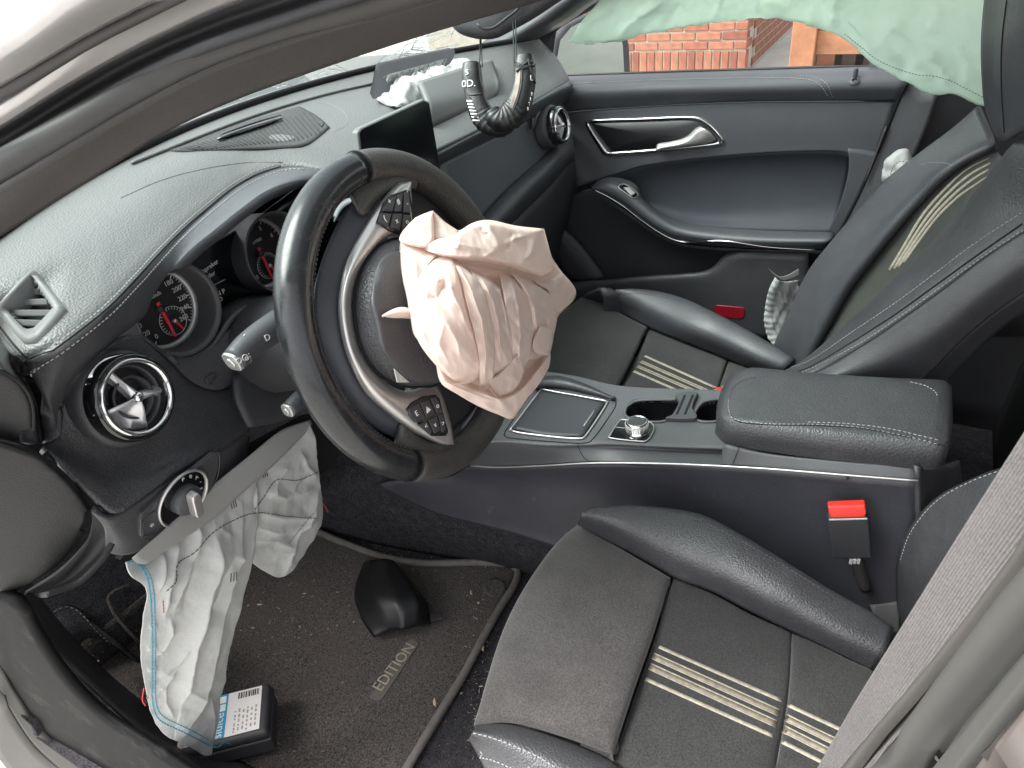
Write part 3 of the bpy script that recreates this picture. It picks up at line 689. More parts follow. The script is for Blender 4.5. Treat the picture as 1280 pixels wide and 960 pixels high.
# lower fascia: grained plastic round the vent down to a crest, then the under panel
LF0 = [(30, 556), (50, 552), (72, 545), (74, 510), (98, 468), (140, 428), (182, 428), (215, 462), (245, 482), (275, 488), (290, 498), (310, 540)]
lowa = [S(60, 552, 'y', .715), S(73, 515, 'y', .715), S(98, 468, 'y', .715), S(140, 426, 'y', .718), S(180, 420, 'y', .722), S(215, 452, 'y', .725), S(245, 478, 'y', .728), S(275, 486, 'y', .73), S(292, 486, 'y', .735)]
lowb = [S(55, 556, 'y', .70), S(80, 560, 'y', .70), S(110, 568, 'y', .695), S(145, 575, 'y', .69), S(185, 572, 'y', .69), S(220, 560, 'y', .69), S(250, 545, 'y', .70), S(278, 528, 'y', .71), S(300, 512, 'y', .72)]
lowc = [S(60, 565, 'y', .69), S(90, 595, 'y', .675), S(118, 622, 'y', .665), S(146, 642, 'y', .66), S(180, 620, 'y', .66), S(215, 595, 'y', .665), S(250, 573, 'y', .675), S(282, 555, 'y', .69), S(312, 538, 'y', .71)]
low = patch('lower_fascia', [lowa, [a.lerp(b, .5) for a, b in zip(lowa, lowb)], lowb, [b.lerp(c, .6) + Vector((0, -.004, 0)) for b, c in zip(lowb, lowc)], lowc], M['hardplastic'], dash, 56, 30, .008)
low.data.materials[0] = M['leather']
lowd = [S(114, 640, 'y', .66), S(128, 645, 'y', .66), S(146, 645, 'y', .662), S(180, 624, 'y', .664), S(215, 600, 'y', .668), S(250, 577, 'y', .68), S(282, 560, 'y', .694), S(312, 542, 'y', .714)]
lowe = [S(130, 660, 'y', .675), S(140, 670, 'y', .675), S(155, 672, 'y', .675), S(190, 652, 'y', .675), S(222, 630, 'y', .68), S(255, 605, 'y', .69), S(286, 580, 'y', .70), S(311, 556, 'y', .72)]
lowf = [S(132, 690, 'y', .70), S(150, 694, 'y', .70), S(172, 690, 'y', .70), S(206, 668, 'y', .70), S(238, 645, 'y', .70), S(266, 622, 'y', .705), S(296, 592, 'y', .715), S(310, 580, 'y', .73)]
und = patch('under_panel', [lowd, lowe, lowf], M['plastic'], dash, 40, 14, .008)
prism('under_gap', L('y', .74, (150, 700), (180, 664), (240, 640), (310, 560), (420, 500), (420, 580), (300, 660), (200, 720)), Vector((0, .01, 0)), M['blackhole'], dash)
# trim piece between vent and column
cow = patch('column_cowl_end', [L('y', .727, (183, 424), (210, 440), (240, 444), (272, 424), (300, 402), (330, 384)), L('y', .722, (196, 436), (222, 455), (250, 462), (276, 452), (290, 440), (300, 432)), L('y', .722, (212, 450), (236, 474), (258, 486), (276, 487), (290, 480), (300, 470))], M['plastic'], dash, 24, 12, .006)
oc = On(cow)
tube('trim_gap', [p for p in L('y', .7215, (176, 422), (196, 438), (216, 456), (240, 480), (262, 489), (278, 490), (292, 483))], .0009, M['blackhole'], dash, 30, 6)
pl, nl = oc(262, 473, .002)
box('trip_reset_pin', pl, (.016, .004, .009), M['darkplastic'], dash, .002)

# headlight switch on its own flat plate in the under panel
PN = Vector((.02, -.97, -.24)).normalized(); PO_ = S(228, 622, 'y', .668)
def hp_(px, py, l=0.):
    r = ray(px, py); return CAM + r * ((PO_ + PN * l - CAM).dot(PN) / r.dot(PN))
plate_px = [(176, 650), (178, 642), (205, 618), (240, 590), (268, 567), (273, 566), (274, 582), (268, 604), (244, 634), (215, 660), (196, 672), (178, 672)]
pp_ = [hp_(x, y) for x, y in plate_px]
pc, pn = hp_(228, 622, .001), PN
hs_ = prism('headlight_switch', pp_, -pn * .008, M['plastic'], dash, .002)
tube('plate_edge', [p + pn * .0004 for p in spl(pp_, 60, True)], .0007, M['hardplastic'], hs_, None, 6, closed=True)
u1 = (hp_(260, 590) - hp_(196, 654)).normalized(); v1 = pn.cross(u1)
lathe('switch_bezel', [(.0355, 0), (.0365, .003), (.035, .0045), (.0335, .003), (.033, .001)], pc, pn, M['satin'], hs_, 48, u1)
lathe('switch_face', [(.0335, .0012), (0, .0012)], pc, pn, M['gloss'], hs_, 40, u1)
lathe('switch_knob', [(.0185, .001), (.0185, .010), (.0165, .013), (0, .013)], pc, pn, M['hardplastic'], hs_, 40)
wv = Vector((0, 0, 1)); wv = (wv - pn * wv.dot(pn)).normalized(); wu = wv.cross(pn)
kb = [pc + pn * .013 + wv * a + wu * b for a, b in ((.019, -.005), (.019, .004), (.012, .006), (-.014, .006), (-.018, .003), (-.018, -.004), (-.012, -.006), (.012, -.006))]
prism('knob_grip', kb, pn * .012, M['satin'], hs_, .002)
for k in range(6):
    a = .2 + k * .42; q = pc + (wu * math.sin(a) + wv * math.cos(a)) * .027 + pn * .0016
    text('switch_symbol', ['P', '0', 'A', '-', '=', 'D'][k], q, wu, pn, .007, M['dialprint'], hs_)
text('switch_symbol', 'o', hp_(190, 656, .0006), wu, pn, .009, M['dialprint'], hs_)
tube('button_edge', spl([hp_(x, y, .0006) for x, y in ((180, 652), (197, 638), (199, 658), (181, 670))], 24, True), .0005, M['hardplastic'], hs_, None, 5, closed=True)

# round air vents
M['brush'] = mat('polished_vane', (.62, .62, .64), .42, .75, rvar=.08, vscale=40)
def round_vent(c, ax, R, label, arms, vane):
    ax = ax.normalized(); v = None
    up = Vector((0, 0, 1)); u = up.cross(ax).normalized(); w_ = ax.cross(u)
    v = lathe('air_vent', [(R * 1.04, -.035), (R * 1.09, -.016), (R * 1.04, .008), (R * .98, .014), (R * .93, .013), (R * .90, .006)], c, ax, M['gloss'], dash, 56)
    if label: v['label'] = label
    lathe('vent_base', [(R * 1.22, -.03), (R * 1.19, -.012), (R * 1.10, -.004), (R * 1.0, -.004)], c, ax, M['plastic'], v, 48)
    lathe('vent_ring', [(R * .93, .012), (R * .90, .0165), (R * .84, .0165), (R * .80, .012), (R * .80, .006)], c, ax, M['chrome'], v, 56)
    lathe('vent_tube', [(R * .80, .010), (R * .76, -.02), (R * .70, -.035), (0, -.036)], c, ax, M['blackhole'], v, 40)
    lathe('vent_inner_ring', [(R * .50, .004), (R * .52, .008), (R * .47, .008), (R * .44, -.006)], c, ax, M['darkplastic'], v, 40)
    lathe('vent_inner_ring', [(R * .78, -.002), (R * .79, .003), (R * .74, .003), (R * .72, -.010)], c, ax, M['hardplastic'], v, 40)
    # turbine cross: two narrow arms and one broad folded vane
    def q(a, r, h): return c + (u * math.cos(math.radians(a)) + w_ * math.sin(math.radians(a))) * (R * r) + ax * h
    hb_ = q(90, .10, .016)
    for a_ in arms:
        G = [[q(a_ - 90, .10, .004), q(a_ - 60, .12, .012), q(a_, .02, .017), q(a_ + 60, .12, .012), q(a_ + 90, .10, .004)],
             [q(a_ - 14, .42, .0), q(a_ - 9, .42, .008), q(a_, .42, .013), q(a_ + 9, .42, .008), q(a_ + 14, .42, .0)],
             [q(a_ - 11, .78, -.004), q(a_ - 6, .78, .003), q(a_, .78, .007), q(a_ + 6, .78, .003), q(a_ + 11, .78, -.004)]]
        from_grid(G, 'vent_blade', M['brush'], v, thick=.002, face=c + ax, smooth=False)
    a0, a1 = vane
    G = []
    for j in range(11):
        f = j / 10; a_ = a0 + (a1 - a0) * f; ed = .80 - .10 * math.sin(math.pi * f)
        G.append([q(a_, .03, .017), q(a_, ed * .35, .016 - .006 * math.sin(math.pi * f)), q(a_, ed * .7, .011 - .009 * math.sin(math.pi * f)), q(a_, ed, .007 - .009 * math.sin(math.pi * f)), q(a_, ed + .01, .0)])
    from_grid(G, 'vent_vane', M['brush'], v, thick=.002, face=c + ax)
    lathe('vent_hub', [(R * .13, .012), (R * .12, .017), (R * .05, .019), (0, .019)], c, ax, M['chrome'], v, 24)
    return v
vc = S(162, 497, 'y', .69)
round_vent(vc, Vector((.10, -1, .22)), .0455, 'chrome ringed round vent with turbine blades at the door end of the dashboard', (100, -20), (172, 262))

# instrument recess
rec = [[S(60, 520, 'y', .80), S(180, 400, 'y', .80), S(300, 290, 'y', .80), S(420, 200, 'y', .80)], [S(120, 500, 'y', .80), S(230, 430, 'y', .80), S(330, 350, 'y', .80), S(440, 290, 'y', .80)], [S(160, 520, 'y', .80), S(280, 470, 'y', .80), S(370, 400, 'y', .80), S(470, 350, 'y', .80)]]
ic = patch('instrument_cluster', rec, M['gloss'], dash, 12, 12, .004)
ic.data.materials[0] = mat('instrument_glass', (.006, .006, .008), .25, spec=.4)
cl = patch('cowl_trim', [L('y', .775, (196, 440), (240, 412), (268, 392), (300, 372), (340, 368), (400, 372)), L('y', .745, (225, 452), (262, 418), (286, 388), (312, 374), (345, 371), (400, 376)), L('y', .725, (256, 448), (274, 418), (290, 394), (314, 380), (345, 377), (400, 384))], M['hardplastic'], ic, 30, 14, .006)
GAX = Vector((-.05, -.99, .15)).normalized()
def gauge(cx, cy, y, R, kind):
    c = S(cx, cy, 'y', y); up = Vector((0, 0, 1)); u = (up.cross(-GAX)).normalized(); u = -u if u.x < 0 else u; v_ = GAX.cross(u); v_ = v_ if v_.z > 0 else -v_
    tubeo = lathe('gauge_tube', [(R * 1.08, -.045), (R * 1.08, .0), (R * 1.12, .005), (R * 1.08, .007), (R * 1.0, -.002), (R * .99, -.045)], c, GAX, M['gloss'], ic, 56)
    tubeo.data.materials[0] = M['plastic']
    f0 = c - GAX * .040
    lathe('gauge_face', [(R, 0), (0, 0)], f0, GAX, mat('gauge_black', (.010, .010, .011), .6), ic, 48)
    lathe('gauge_ring', [(R * 1.0, .001), (R * .99, .006), (R * .90, .004), (R * .885, .0015)], f0, GAX, M['silverpaint'], ic, 64)
    def at(a, r): return f0 + (u * math.cos(a) + v_ * math.sin(a)) * (R * r) + GAX * .0015
    nums = {'speed': ['0', '20', '40', '60', '80', '100', '120', '140', '160', '180', '200', '220', '240', '260'], 'rev': ['0', '1', '2', '3', '4', '5', '6', '7', '8']}[kind]
    a0, a1 = math.radians(236), math.radians(-46)
    for i, s_ in enumerate(nums):
        a = a0 + (a1 - a0) * i / (len(nums) - 1)
        text('gauge_number', s_, at(a, .68), u, GAX, R * .17, M['dialprint'], ic)
    vs = []; fs = []
    nt2 = (len(nums) - 1) * 4
    for i in range(nt2 + 1):
        a = a0 + (a1 - a0) * i / nt2; p, q = at(a, .80 if i % 4 == 0 else .84), at(a, .88); s2 = (u * -math.sin(a) + v_ * math.cos(a)) * (R * (.014 if i % 4 == 0 else .008)); k = len(vs)
        vs += [p - s2, p + s2, q + s2, q - s2]; fs.append((k, k + 1, k + 2, k + 3))
    me = bpy.data.meshes.new('gauge_ticks'); me.from_pydata([tuple(x) for x in vs], [], fs); me.update(); put('gauge_ticks', me, M['dialprint'], ic, False, True)
    if kind == 'speed':
        text('gauge_number', 'km/h', at(math.radians(75), .34), u, GAX, R * .14, M['dialprint'], ic)
    else:
        text('gauge_number', 'x1000', at(math.radians(75), .34), u, GAX, R * .13, M['dialprint'], ic)
    # small dial at the foot
    sc_ = f0 + u * R * (.18 if kind == 'speed' else .1) - v_ * R * .42 + GAX * .002; r2 = R * .36
    tube('small_dial_ring', [sc_ + (u * math.cos(t) + v_ * math.sin(t)) * r2 for t in [2 * math.pi * k / 40 for k in range(40)]], R * .013, M['silverpaint'], ic, None, 6, closed=True)
    vs = []; fs = []
    for i in range(19):
        a = math.radians(250 - 250 * i / 18); dd = u * math.cos(a) + v_ * math.sin(a); s2 = (u * -math.sin(a) + v_ * math.cos(a)) * R * .008; p, q = sc_ + dd * r2 * .78, sc_ + dd * r2 * .94; k = len(vs)
        vs += [p - s2, p + s2, q + s2, q - s2]; fs.append((k, k + 1, k + 2, k + 3))
    me = bpy.data.meshes.new('gauge_ticks'); me.from_pydata([tuple(x) for x in vs], [], fs); me.update(); put('gauge_ticks', me, M['dialprint'], ic, False, True)
    def needle(c_, r_, a, wd):
        d = u * math.cos(a) + v_ * math.sin(a); e = GAX.cross(d); b = c_ + GAX * .004
        prism('gauge_needle', [b - d * r_ * .22 - e * wd, b - d * r_ * .22 + e * wd, b + d * r_ + e * wd * .5, b + d * r_ - e * wd * .5], GAX * .002, M['needle'], ic, .0004)
    needle(f0, R * .78, math.radians(272), R * .05)
    lathe('needle_hub', [(R * .10, .002), (R * .09, .007), (0, .008)], f0, GAX, M['darkplastic'], ic, 20)
    needle(sc_, r2 * .8, math.radians(290), R * .035)
    lathe('needle_hub', [(R * .06, .002), (R * .055, .006), (0, .007)], sc_, GAX, M['satin'], ic, 16)
gauge(222, 387, .735, .050, 'speed')
gauge(347, 316, .74, .050, 'rev')
# display between the dials
dp = L('y', .775, (232, 318), (272, 296), (322, 268), (330, 330), (318, 372), (262, 398), (246, 360))
sc0 = prism('display_screen', L('y', .772, (236, 322), (300, 286), (322, 362), (262, 396)), Vector((0, .004, 0)), M['screen'], ic)
tube('screen_line', L('y', .770, (233, 316), (252, 306), (274, 296)), .0005, M['silverpaint'], ic, 8, 5)
tube('screen_line', L('y', .770, (274, 292), (279, 285), (284, 276)), .0014, M['silverpaint'], ic, 8, 6)
tube('screen_line', L('y', .770, (256, 363), (270, 355), (282, 349)), .0005, M['dialprint'], ic, 8, 5)
ux = Vector((1, 0, 0)); nn = Vector((0, -1, .15)).normalized()
text('screen_text', 'Luidspreker', S(258, 336, 'y', .7695), S(268, 331, 'y', .7695) - S(252, 342, 'y', .7695), nn, .0085, M['print'], ic)
text('screen_text', 'melder', S(260, 346, 'y', .7695), S(268, 342, 'y', .7695) - S(252, 352, 'y', .7695), nn, .0085, M['print'], ic)
text('screen_text', 'R', S(269, 360, 'y', .7695), ux, nn, .009, M['darkthread'], ic)
text('screen_text', 'N P', S(276, 366, 'y', .7695), S(283, 362, 'y', .7695) - S(270, 369, 'y', .7695), nn, .009, M['print'], ic)
text('screen_text', 'D', S(276, 374, 'y', .7695), ux, nn, .008, M['print'], ic)

# passenger side: leather roll below the seam, flat trim, ledge and glovebox
pr0 = [on(x, y, 0)[0] for x, y in ((540, 190), (600, 161), (650, 135), (697, 109))]
pr0 = L('z', [.77, .755], (500, 208), (548, 186), (600, 161), (650, 135), (697, 109), (712, 100))
pr1 = L('y', [.70, .705], (500, 222), (552, 192), (602, 167), (652, 141), (700, 115), (716, 108))
pr2 = L('y', [.715, .72], (505, 232), (553, 203), (604, 178), (655, 153), (690, 136), (716, 124))
pr = patch('passenger_roll', [pr0, pr1, pr2], M['smoothleather'], dash, 40, 10, .008)
op = On(pr)
stitches('stitching', op.line([(552, 190), (602, 164), (652, 138), (694, 114)], .0008, 50), M['thread'], dash)
tp = patch('passenger_trim', [L('y', .728, (500, 236), (553, 203), (604, 178), (655, 153), (700, 130)), L('y', .722, (520, 275), (575, 238), (618, 205), (660, 178), (700, 160)), L('y', .715, (545, 330), (590, 285), (632, 240), (672, 204), (700, 178))], M['smoothleather'], dash, 30, 16, .006)
tp.data.materials[0] = mat('grey_trim_board', (.085, .090, .100), .5, bump=('noise', 500, .12, .0004), var=.06, vscale=8)
patch('passenger_ledge', [L('y', [.74, .73], (536, 332), (586, 284), (629, 238), (669, 202), (694, 179), (714, 166)), L('y', [.712, .702], (540, 334), (590, 287), (633, 241), (673, 205), (696, 182), (716, 170)), L('y', [.68, .68], (560, 345), (606, 296), (645, 254), (684, 216), (702, 198), (718, 185)), L('y', [.70, .70], (576, 352), (620, 300), (658, 262), (692, 228), (706, 210), (718, 200))], M['smoothleather'], dash, 30, 12, .008)
patch('glovebox_lid', [L('y', [.70, .70], (570, 354), (620, 302), (658, 263), (692, 229), (706, 211), (718, 200)), L('y', [.72, .72], (600, 380), (640, 340), (676, 300), (704, 262), (716, 240), (722, 226)), L('y', [.80, .80], (620, 420), (660, 390), (690, 350), (712, 310), (722, 290), (730, 270))], M['plastic'], dash, 24, 14, .008)
patch('knee_panel', [L('y', [.80, .80], (380, 560), (480, 500), (560, 440), (660, 388), (690, 350), (714, 310)), L('y', [1.0, 1.0], (380, 620), (500, 560), (600, 480), (680, 410), (720, 350), (735, 310))], M['darkplastic'], dash, 20, 8, .008)
# torn-open airbag hatch on the passenger side of the pad
M['fuzz'] = mat('torn_foam_edge', (.25, .26, .25), .95, var=.5, vscale=120, bump=('noise', 300, 1., .003))
hl = prism('airbag_hatch', [on(473, 128, -.004)[0], on(470, 118, -.004)[0], S(477, 84, 'y', .90), S(480, 80, 'y', .90), S(568, 61, 'y', .86), S(570, 66, 'y', .86), S(556, 98, 'y', .84), on(566, 105, -.004)[0]], Vector((-.004, .012, .004)), M['plastic'], dash, .003)
patch('hatch_lining', [[S(478, 123, 'y', .883), S(484, 98, 'y', .885), S(488, 92, 'y', .885)], [S(505, 112, 'y', .868), S(510, 90, 'y', .872), S(512, 86, 'y', .872)], [S(552, 96, 'y', .838), S(556, 78, 'y', .845), S(558, 73, 'y', .845)]], M['fuzz'], hl, 14, 20, .003, wrinkle=.004)
random.seed(2)
for k in range(40):
    t = k / 39; x = 486 + 72 * t; y = 93 - 19 * t
    a = S(x, y, 'y', .884 - .04 * t); b = S(x - 4 + random.uniform(-5, 3), y + random.uniform(4, 12), 'y', .874 - .04 * t)
    tube('hatch_thread', [a, b], .0006, M['fuzz'], hl, None, 4)
flap = patch('hatch_flap', [[S(524, 101, 'y', .80), S(560, 90, 'y', .80), S(590, 80, 'y', .80), S(612, 74, 'y', .80), S(617, 78, 'y', .80)], [S(536, 130, 'y', .755), S(570, 122, 'y', .755), S(600, 112, 'y', .755), S(620, 104, 'y', .755), S(624, 100, 'y', .755)], [S(540, 158, 'y', .745), S(575, 143, 'y', .745), S(600, 132, 'y', .745), S(618, 122, 'y', .745), S(625, 112, 'y', .745)]], M['plastic'], dash, 24, 12, .012)
flap.data.materials[0] = M['ventgrey']

# passenger-side round vent
pv = S(696, 157, 'y', .69)
round_vent(pv, Vector((-.02, -1, .15)), .038, 'small chrome ringed round vent at the passenger door end of the dashboard', (100, -20), (172, 262))
patch('vent_pod', [L('y', .75, (658, 150), (670, 128), (690, 118), (706, 122), (716, 140)), L('y', .715, (664, 162), (672, 140), (690, 130), (704, 134), (712, 150)), ], M['plastic'], dash, 16, 6, .006)

# tablet style screen
so_ = [S(451, 160, 'y', .72), S(530, 124, 'y', .70), S(537, 127, 'y', .70), S(553, 222, 'y', .69), S(548, 228, 'y', .69), S(462, 276, 'y', .71), S(458, 270, 'y', .71), S(447, 165, 'y', .72)]
nrm = -((so_[3] - so_[0]).cross(so_[5] - so_[1])).normalized()
if nrm.dot(CAM - so_[0]) < 0: nrm = -nrm
scn = prism('infotainment_screen', so_, -nrm * .014, M['silverpaint'], dash, .003, 3)
scn.data.materials[0] = M['ventgrey']
ctr = sum(so_, Vector()) / 8
prism('screen_glass', [ctr + (p - ctr) * .97 + nrm * .0012 for p in so_], -nrm * .002, M['screen'], scn, .0006)
# climate controls low on the middle stack, half hidden by the wheel
st = patch('centre_stack', [L('y', .70, (440, 260), (500, 235), (556, 205)), L('y', .68, (480, 340), (540, 320), (600, 290)), L('y', .60, (520, 500), (570, 470), (625, 420)), L('y', .57, (560, 560), (600, 530), (650, 480))], M['darkplastic'], dash, 16, 24, .006)
cs = On(st)
q, n_ = cs(568, 498, .002)
tube('dial_ring', [q + (Vector((1, 0, 0)) * math.cos(t) * .012 + n_.cross(Vector((1, 0, 0))).normalized() * math.sin(t) * .012) for t in [2 * math.pi * k / 28 for k in range(28)]], .0007, M['dialprint'], dash, None, 6, closed=True)
tube('stack_strip', cs.line([(566, 532), (584, 514), (602, 494)], .002, 8), .0016, M['chrome'], dash, None, 6)
tube('stack_strip', cs.line([(520, 262), (532, 275), (545, 292)], .002, 8), .001, M['silverpaint'], dash, None, 6)
# ---------------------------------------------------------------- steering column, stalks, wheel
WC = Vector((-.3333, .4602, .7232)); tl = .3285
WN = Vector((0.0098 * math.cos(tl), -math.cos(tl), math.sin(tl))).normalized()
WU = WN.cross(Vector((0, 0, 1))).normalized(); WU = WU if WU.x > 0 else -WU
WV = WN.cross(WU); WV = WV if WV.z > 0 else -WV
def wp(px, py, d=0.0):
    r = ray(px, py); t = ((WC + WN * d) - CAM).dot(WN) / r.dot(WN); return CAM + r * t
def wps(d, *pp): return [wp(x, y, d) for x, y in pp]
colm = thing('steering_column', WC - WN * .2, 'dark steering column shroud with two control stalks behind the wheel', 'steering column')
cA = WC - WN * .03; cB = WC - WN * .30
tube('column_shroud', [cA, cA.lerp(cB, .3), cB], [.052, .062, .066], M['darkplastic'], colm, 8, 20)
patch('shroud_top', [L('y', .70, (300, 440), (318, 402), (345, 385), (385, 386)), L('y', .66, (318, 430), (330, 410), (352, 396), (390, 398))], M['plastic'], colm, 14, 8, .006)
patch('shroud_side', [L('y', .71, (292, 470), (330, 455), (360, 450), (400, 450)), L('y', .69, (296, 500), (330, 492), (370, 484), (410, 480)), L('y', .68, (312, 534), (340, 530), (372, 520), (420, 510))], M['darkplastic'], colm, 14, 8, .006)
def stalk(pts, r, label, tipsz, name='control_stalk', prints=()):
    st_ = tube(name, pts, r, M['hardplastic'], colm, 22, 20); st_['label'] = label
    P0 = pts[0]; ax = (pts[0] - pts[1]).normalized()
    lathe('stalk_ring', [(r[0] * 1.02, -.012), (r[0] * 1.06, -.011), (r[0] * 1.02, -.010)], P0, ax, M['silverpaint'], st_, 28)
    # squared chromed push button on the tip
    u = ax.orthogonal().normalized(); u = (Vector((0, 0, 1)) - ax * ax.z).normalized(); v = ax.cross(u); s = tipsz
    out = []
    for k in range(24):
        a = 2 * math.pi * k / 24; c_, s_ = math.cos(a), math.sin(a); q = .62; out.append(P0 - ax * .002 + u * s * math.copysign(abs(c_) ** q, c_) + v * s * math.copysign(abs(s_) ** q, s_))
    prism('stalk_button', out, ax * .006, M['silverbtn'], st_, .0016)
    lathe('button_dimple', [(s * .55, .0045), (s * .5, .0062), (s * .3, .0058), (0, .0056)], P0, ax, M['silverbtn'], st_, 24)
    return st_
M['silverbtn'] = mat('silver_button', (.50, .50, .49), .35, .6)
p0 = S(292, 451, 'y', .60); p1 = S(312, 431, 'y', .60); p2 = S(345, 408, 'y', .60); p3 = S(392, 380, 'y', .615)
stk = stalk([p0, p1, p2, p3], [.0135, .016, .0175, .016, .011], 'indicator stalk with square silver tip button', .0115)
os_ = On(stk)
for (x, y, t_) in ((308, 447, 'o'), (311, 443, ':'), (305, 419, '-'), (334, 422, 'D'), (318, 452, 'OO')):
    q, n_ = os_(x, y, .0006); text('stalk_symbol', t_, q, p3 - p0, n_, .010, M['dialprint'], stk)
p0 = S(361, 512, 'y', .60); p1 = S(372, 502, 'y', .60); p2 = S(400, 480, 'y', .61)
stk2 = stalk([p0, p1, p2], [.0095, .0115, .011, .009], 'short wheel adjustment stalk with square silver tip', .0085)

whl = thing('steering_wheel', WC, 'black leather steering wheel with silver trim turned a quarter turn', 'steering wheel')
RR, rr_ = .1692, .0178
def rim_pt(a, rad=RR): return WC + WU * math.cos(a) * rad + WV * math.sin(a) * rad
def px_ang(px, py):
    p = wp(px, py) - WC; return math.atan2(p.dot(WV), p.dot(WU))
def rim_seg(name, a0, a1, mt, rb=1.0, n=40, label=None, rscale=1.0):
    N_ = n; vs = []; fs = []; sg = 22
    for i in range(N_ + 1):
        a = a0 + (a1 - a0) * i / N_; d = WU * math.cos(a) + WV * math.sin(a)
        # the thumb grips swell a little, the inside is finger-shaped
        f = i / N_; e = math.sin(math.pi * f)
        for k in range(sg):
            b = 2 * math.pi * k / sg
            q = (RR + math.cos(b) * rr_ * rscale * (1.02)) ; h = math.sin(b) * rr_ * rscale * 1.12
            vs.append(WC + d * q + WN * h)
    for i in range(N_):
        for k in range(sg):
            k2 = (k + 1) % sg; fs.append((i * sg + k, i * sg + k2, (i + 1) * sg + k2, (i + 1) * sg + k))
    fs.append(tuple(range(sg))); fs.append(tuple(range(N_ * sg, (N_ + 1) * sg)))
    me = bpy.data.meshes.new(name); me.from_pydata([tuple(v) for v in vs], [], fs)
    bm = bmesh.new(); bm.from_mesh(me); bmesh.ops.recalc_face_normals(bm, faces=bm.faces[:]); bm.to_mesh(me); bm.free()
    o = put(name, me, mt, whl)
    if label: o['label'] = label
    return o
aT = px_ang(447, 212); aB = px_ang(512, 585)
if aT < 0: aT += 2 * math.pi
if aB < aT: aB += 2 * math.pi
rim_seg('rim_section', aT + .012, aB - .012, M['glossleather'], label='shiny worn smooth leather upper rim section')
rim_seg('rim_section', aB, aT + 2 * math.pi, M['rimleather'], n=60, label='matt perforated leather grip section')
for a in (aT, aB):
    tube('rim_seam', [rim_pt(a) + (WU * math.cos(a) + WV * math.sin(a)) * rr_ * 1.03 * math.cos(b) + WN * 1.13 * rr_ * math.sin(b) for b in [2 * math.pi * k / 24 for k in range(24)]], .0012, M['blackhole'], whl, None, 6, closed=True)
# stitching round the inside of the rim
P = [rim_pt(aT + .05 + (aB - aT - .1) * i / 90, RR - rr_ * .82) + WN * rr_ * .72 for i in range(91)]
stitches('stitching', P, M['darkthread'], whl, .003, .002)
# backing panel between rim and hub
bk = patch('wheel_backing', [wps(-.004, (487, 222), (462, 228), (432, 262), (408, 310), (394, 360), (396, 410), (410, 455), (434, 500), (470, 536), (510, 552), (540, 560)),
      wps(.006, (500, 236), (478, 250), (450, 282), (428, 326), (418, 372), (420, 418), (432, 458), (452, 494), (484, 522), (520, 540), (545, 550)),
      wps(.008, (515, 250), (496, 268), (470, 300), (446, 340), (436, 382), (440, 425), (452, 464), (472, 494), (500, 514), (530, 526), (552, 536))], M['plastic'], whl, 50, 12, .01)
bk.data.materials[0] = mat('wheel_backing_plastic', (.038, .041, .050), .5, var=.06)
bk2 = patch('spoke_fill', [wps(-.012, (505, 215), (560, 250), (600, 320), (615, 420), (600, 500), (545, 560)), wps(-.012, (480, 260), (500, 320), (510, 380), (512, 440), (515, 490), (520, 540))], M['darkplastic'], whl, 20, 8, .01)
patch('spoke_root', [wps(.004, (440, 240), (462, 214), (500, 205), (530, 215)), wps(.012, (452, 266), (470, 240), (498, 226), (522, 230)), wps(.008, (458, 270), (478, 246), (500, 236), (520, 238))], M['rimleather'], whl, 16, 10, .008)
patch('spoke_root', [wps(.004, (496, 556), (515, 578), (545, 588), (590, 568)), wps(.012, (502, 532), (520, 552), (545, 562), (572, 552)), wps(.008, (506, 526), (524, 544), (546, 552), (568, 546))], M['rimleather'], whl, 16, 10, .008)
# satin silver trim: an arc round the hub that broadens into the two key pads
tr = [[(512, 226), (497, 229), (478, 250), (452, 290), (432, 330), (423, 372), (425, 412), (436, 452), (456, 490), (486, 518), (520, 542), (552, 556), (568, 556)],
      [(514, 228), (500, 236), (486, 262), (462, 298), (438, 338), (429, 374), (431, 412), (441, 448), (462, 482), (494, 510), (526, 534), (552, 552), (566, 554)],
      [(514, 236), (503, 262), (494, 284), (472, 304), (446, 338), (436, 374), (438, 410), (447, 444), (468, 474), (496, 496), (530, 506), (553, 520), (566, 544)],
      [(515, 250), (512, 272), (508, 296), (478, 298), (452, 334), (441, 374), (443, 409), (452, 440), (472, 468), (502, 488), (530, 484), (549, 484), (564, 530)]]
tg = [wps(d, *row) for d, row in zip((.010, .018, .018, .010), tr)]
trm = patch('spoke_trim', tg, M['satin'], whl, 70, 14, .006)
# hub cover (airbag lid), domed, split by the deployed bag
hubo = [(512, 300), (490, 300), (468, 312), (450, 340), (443, 375), (445, 408), (454, 440), (472, 466), (496, 480), (520, 483), (550, 477), (580, 440), (590, 380), (570, 320), (540, 300)]
hc = wp(510, 395, .045)
R0 = spl(wps(.012, *hubo), 48, True); R1 = spl(wps(.030, *hubo), 48, True)
G = [[R0[i] + (R0[i] - hc) * .0 for i in range(48)]]
for k, (f, h) in enumerate(((.02, .010), (.10, .020), (.25, .027), (.45, .032), (.7, .035), (1., .036))):
    G.append([R0[i].lerp(hc - WN * .033, f) + WN * h * (1 - 0) for i in range(48)])
hub = from_grid(G, 'hub_cover', M['leather'], whl, closed_u=True)
tube('hub_gap', spl(wps(.0125, *hubo), 80, True), .0022, M['blackhole'], whl, None, 6, closed=True)
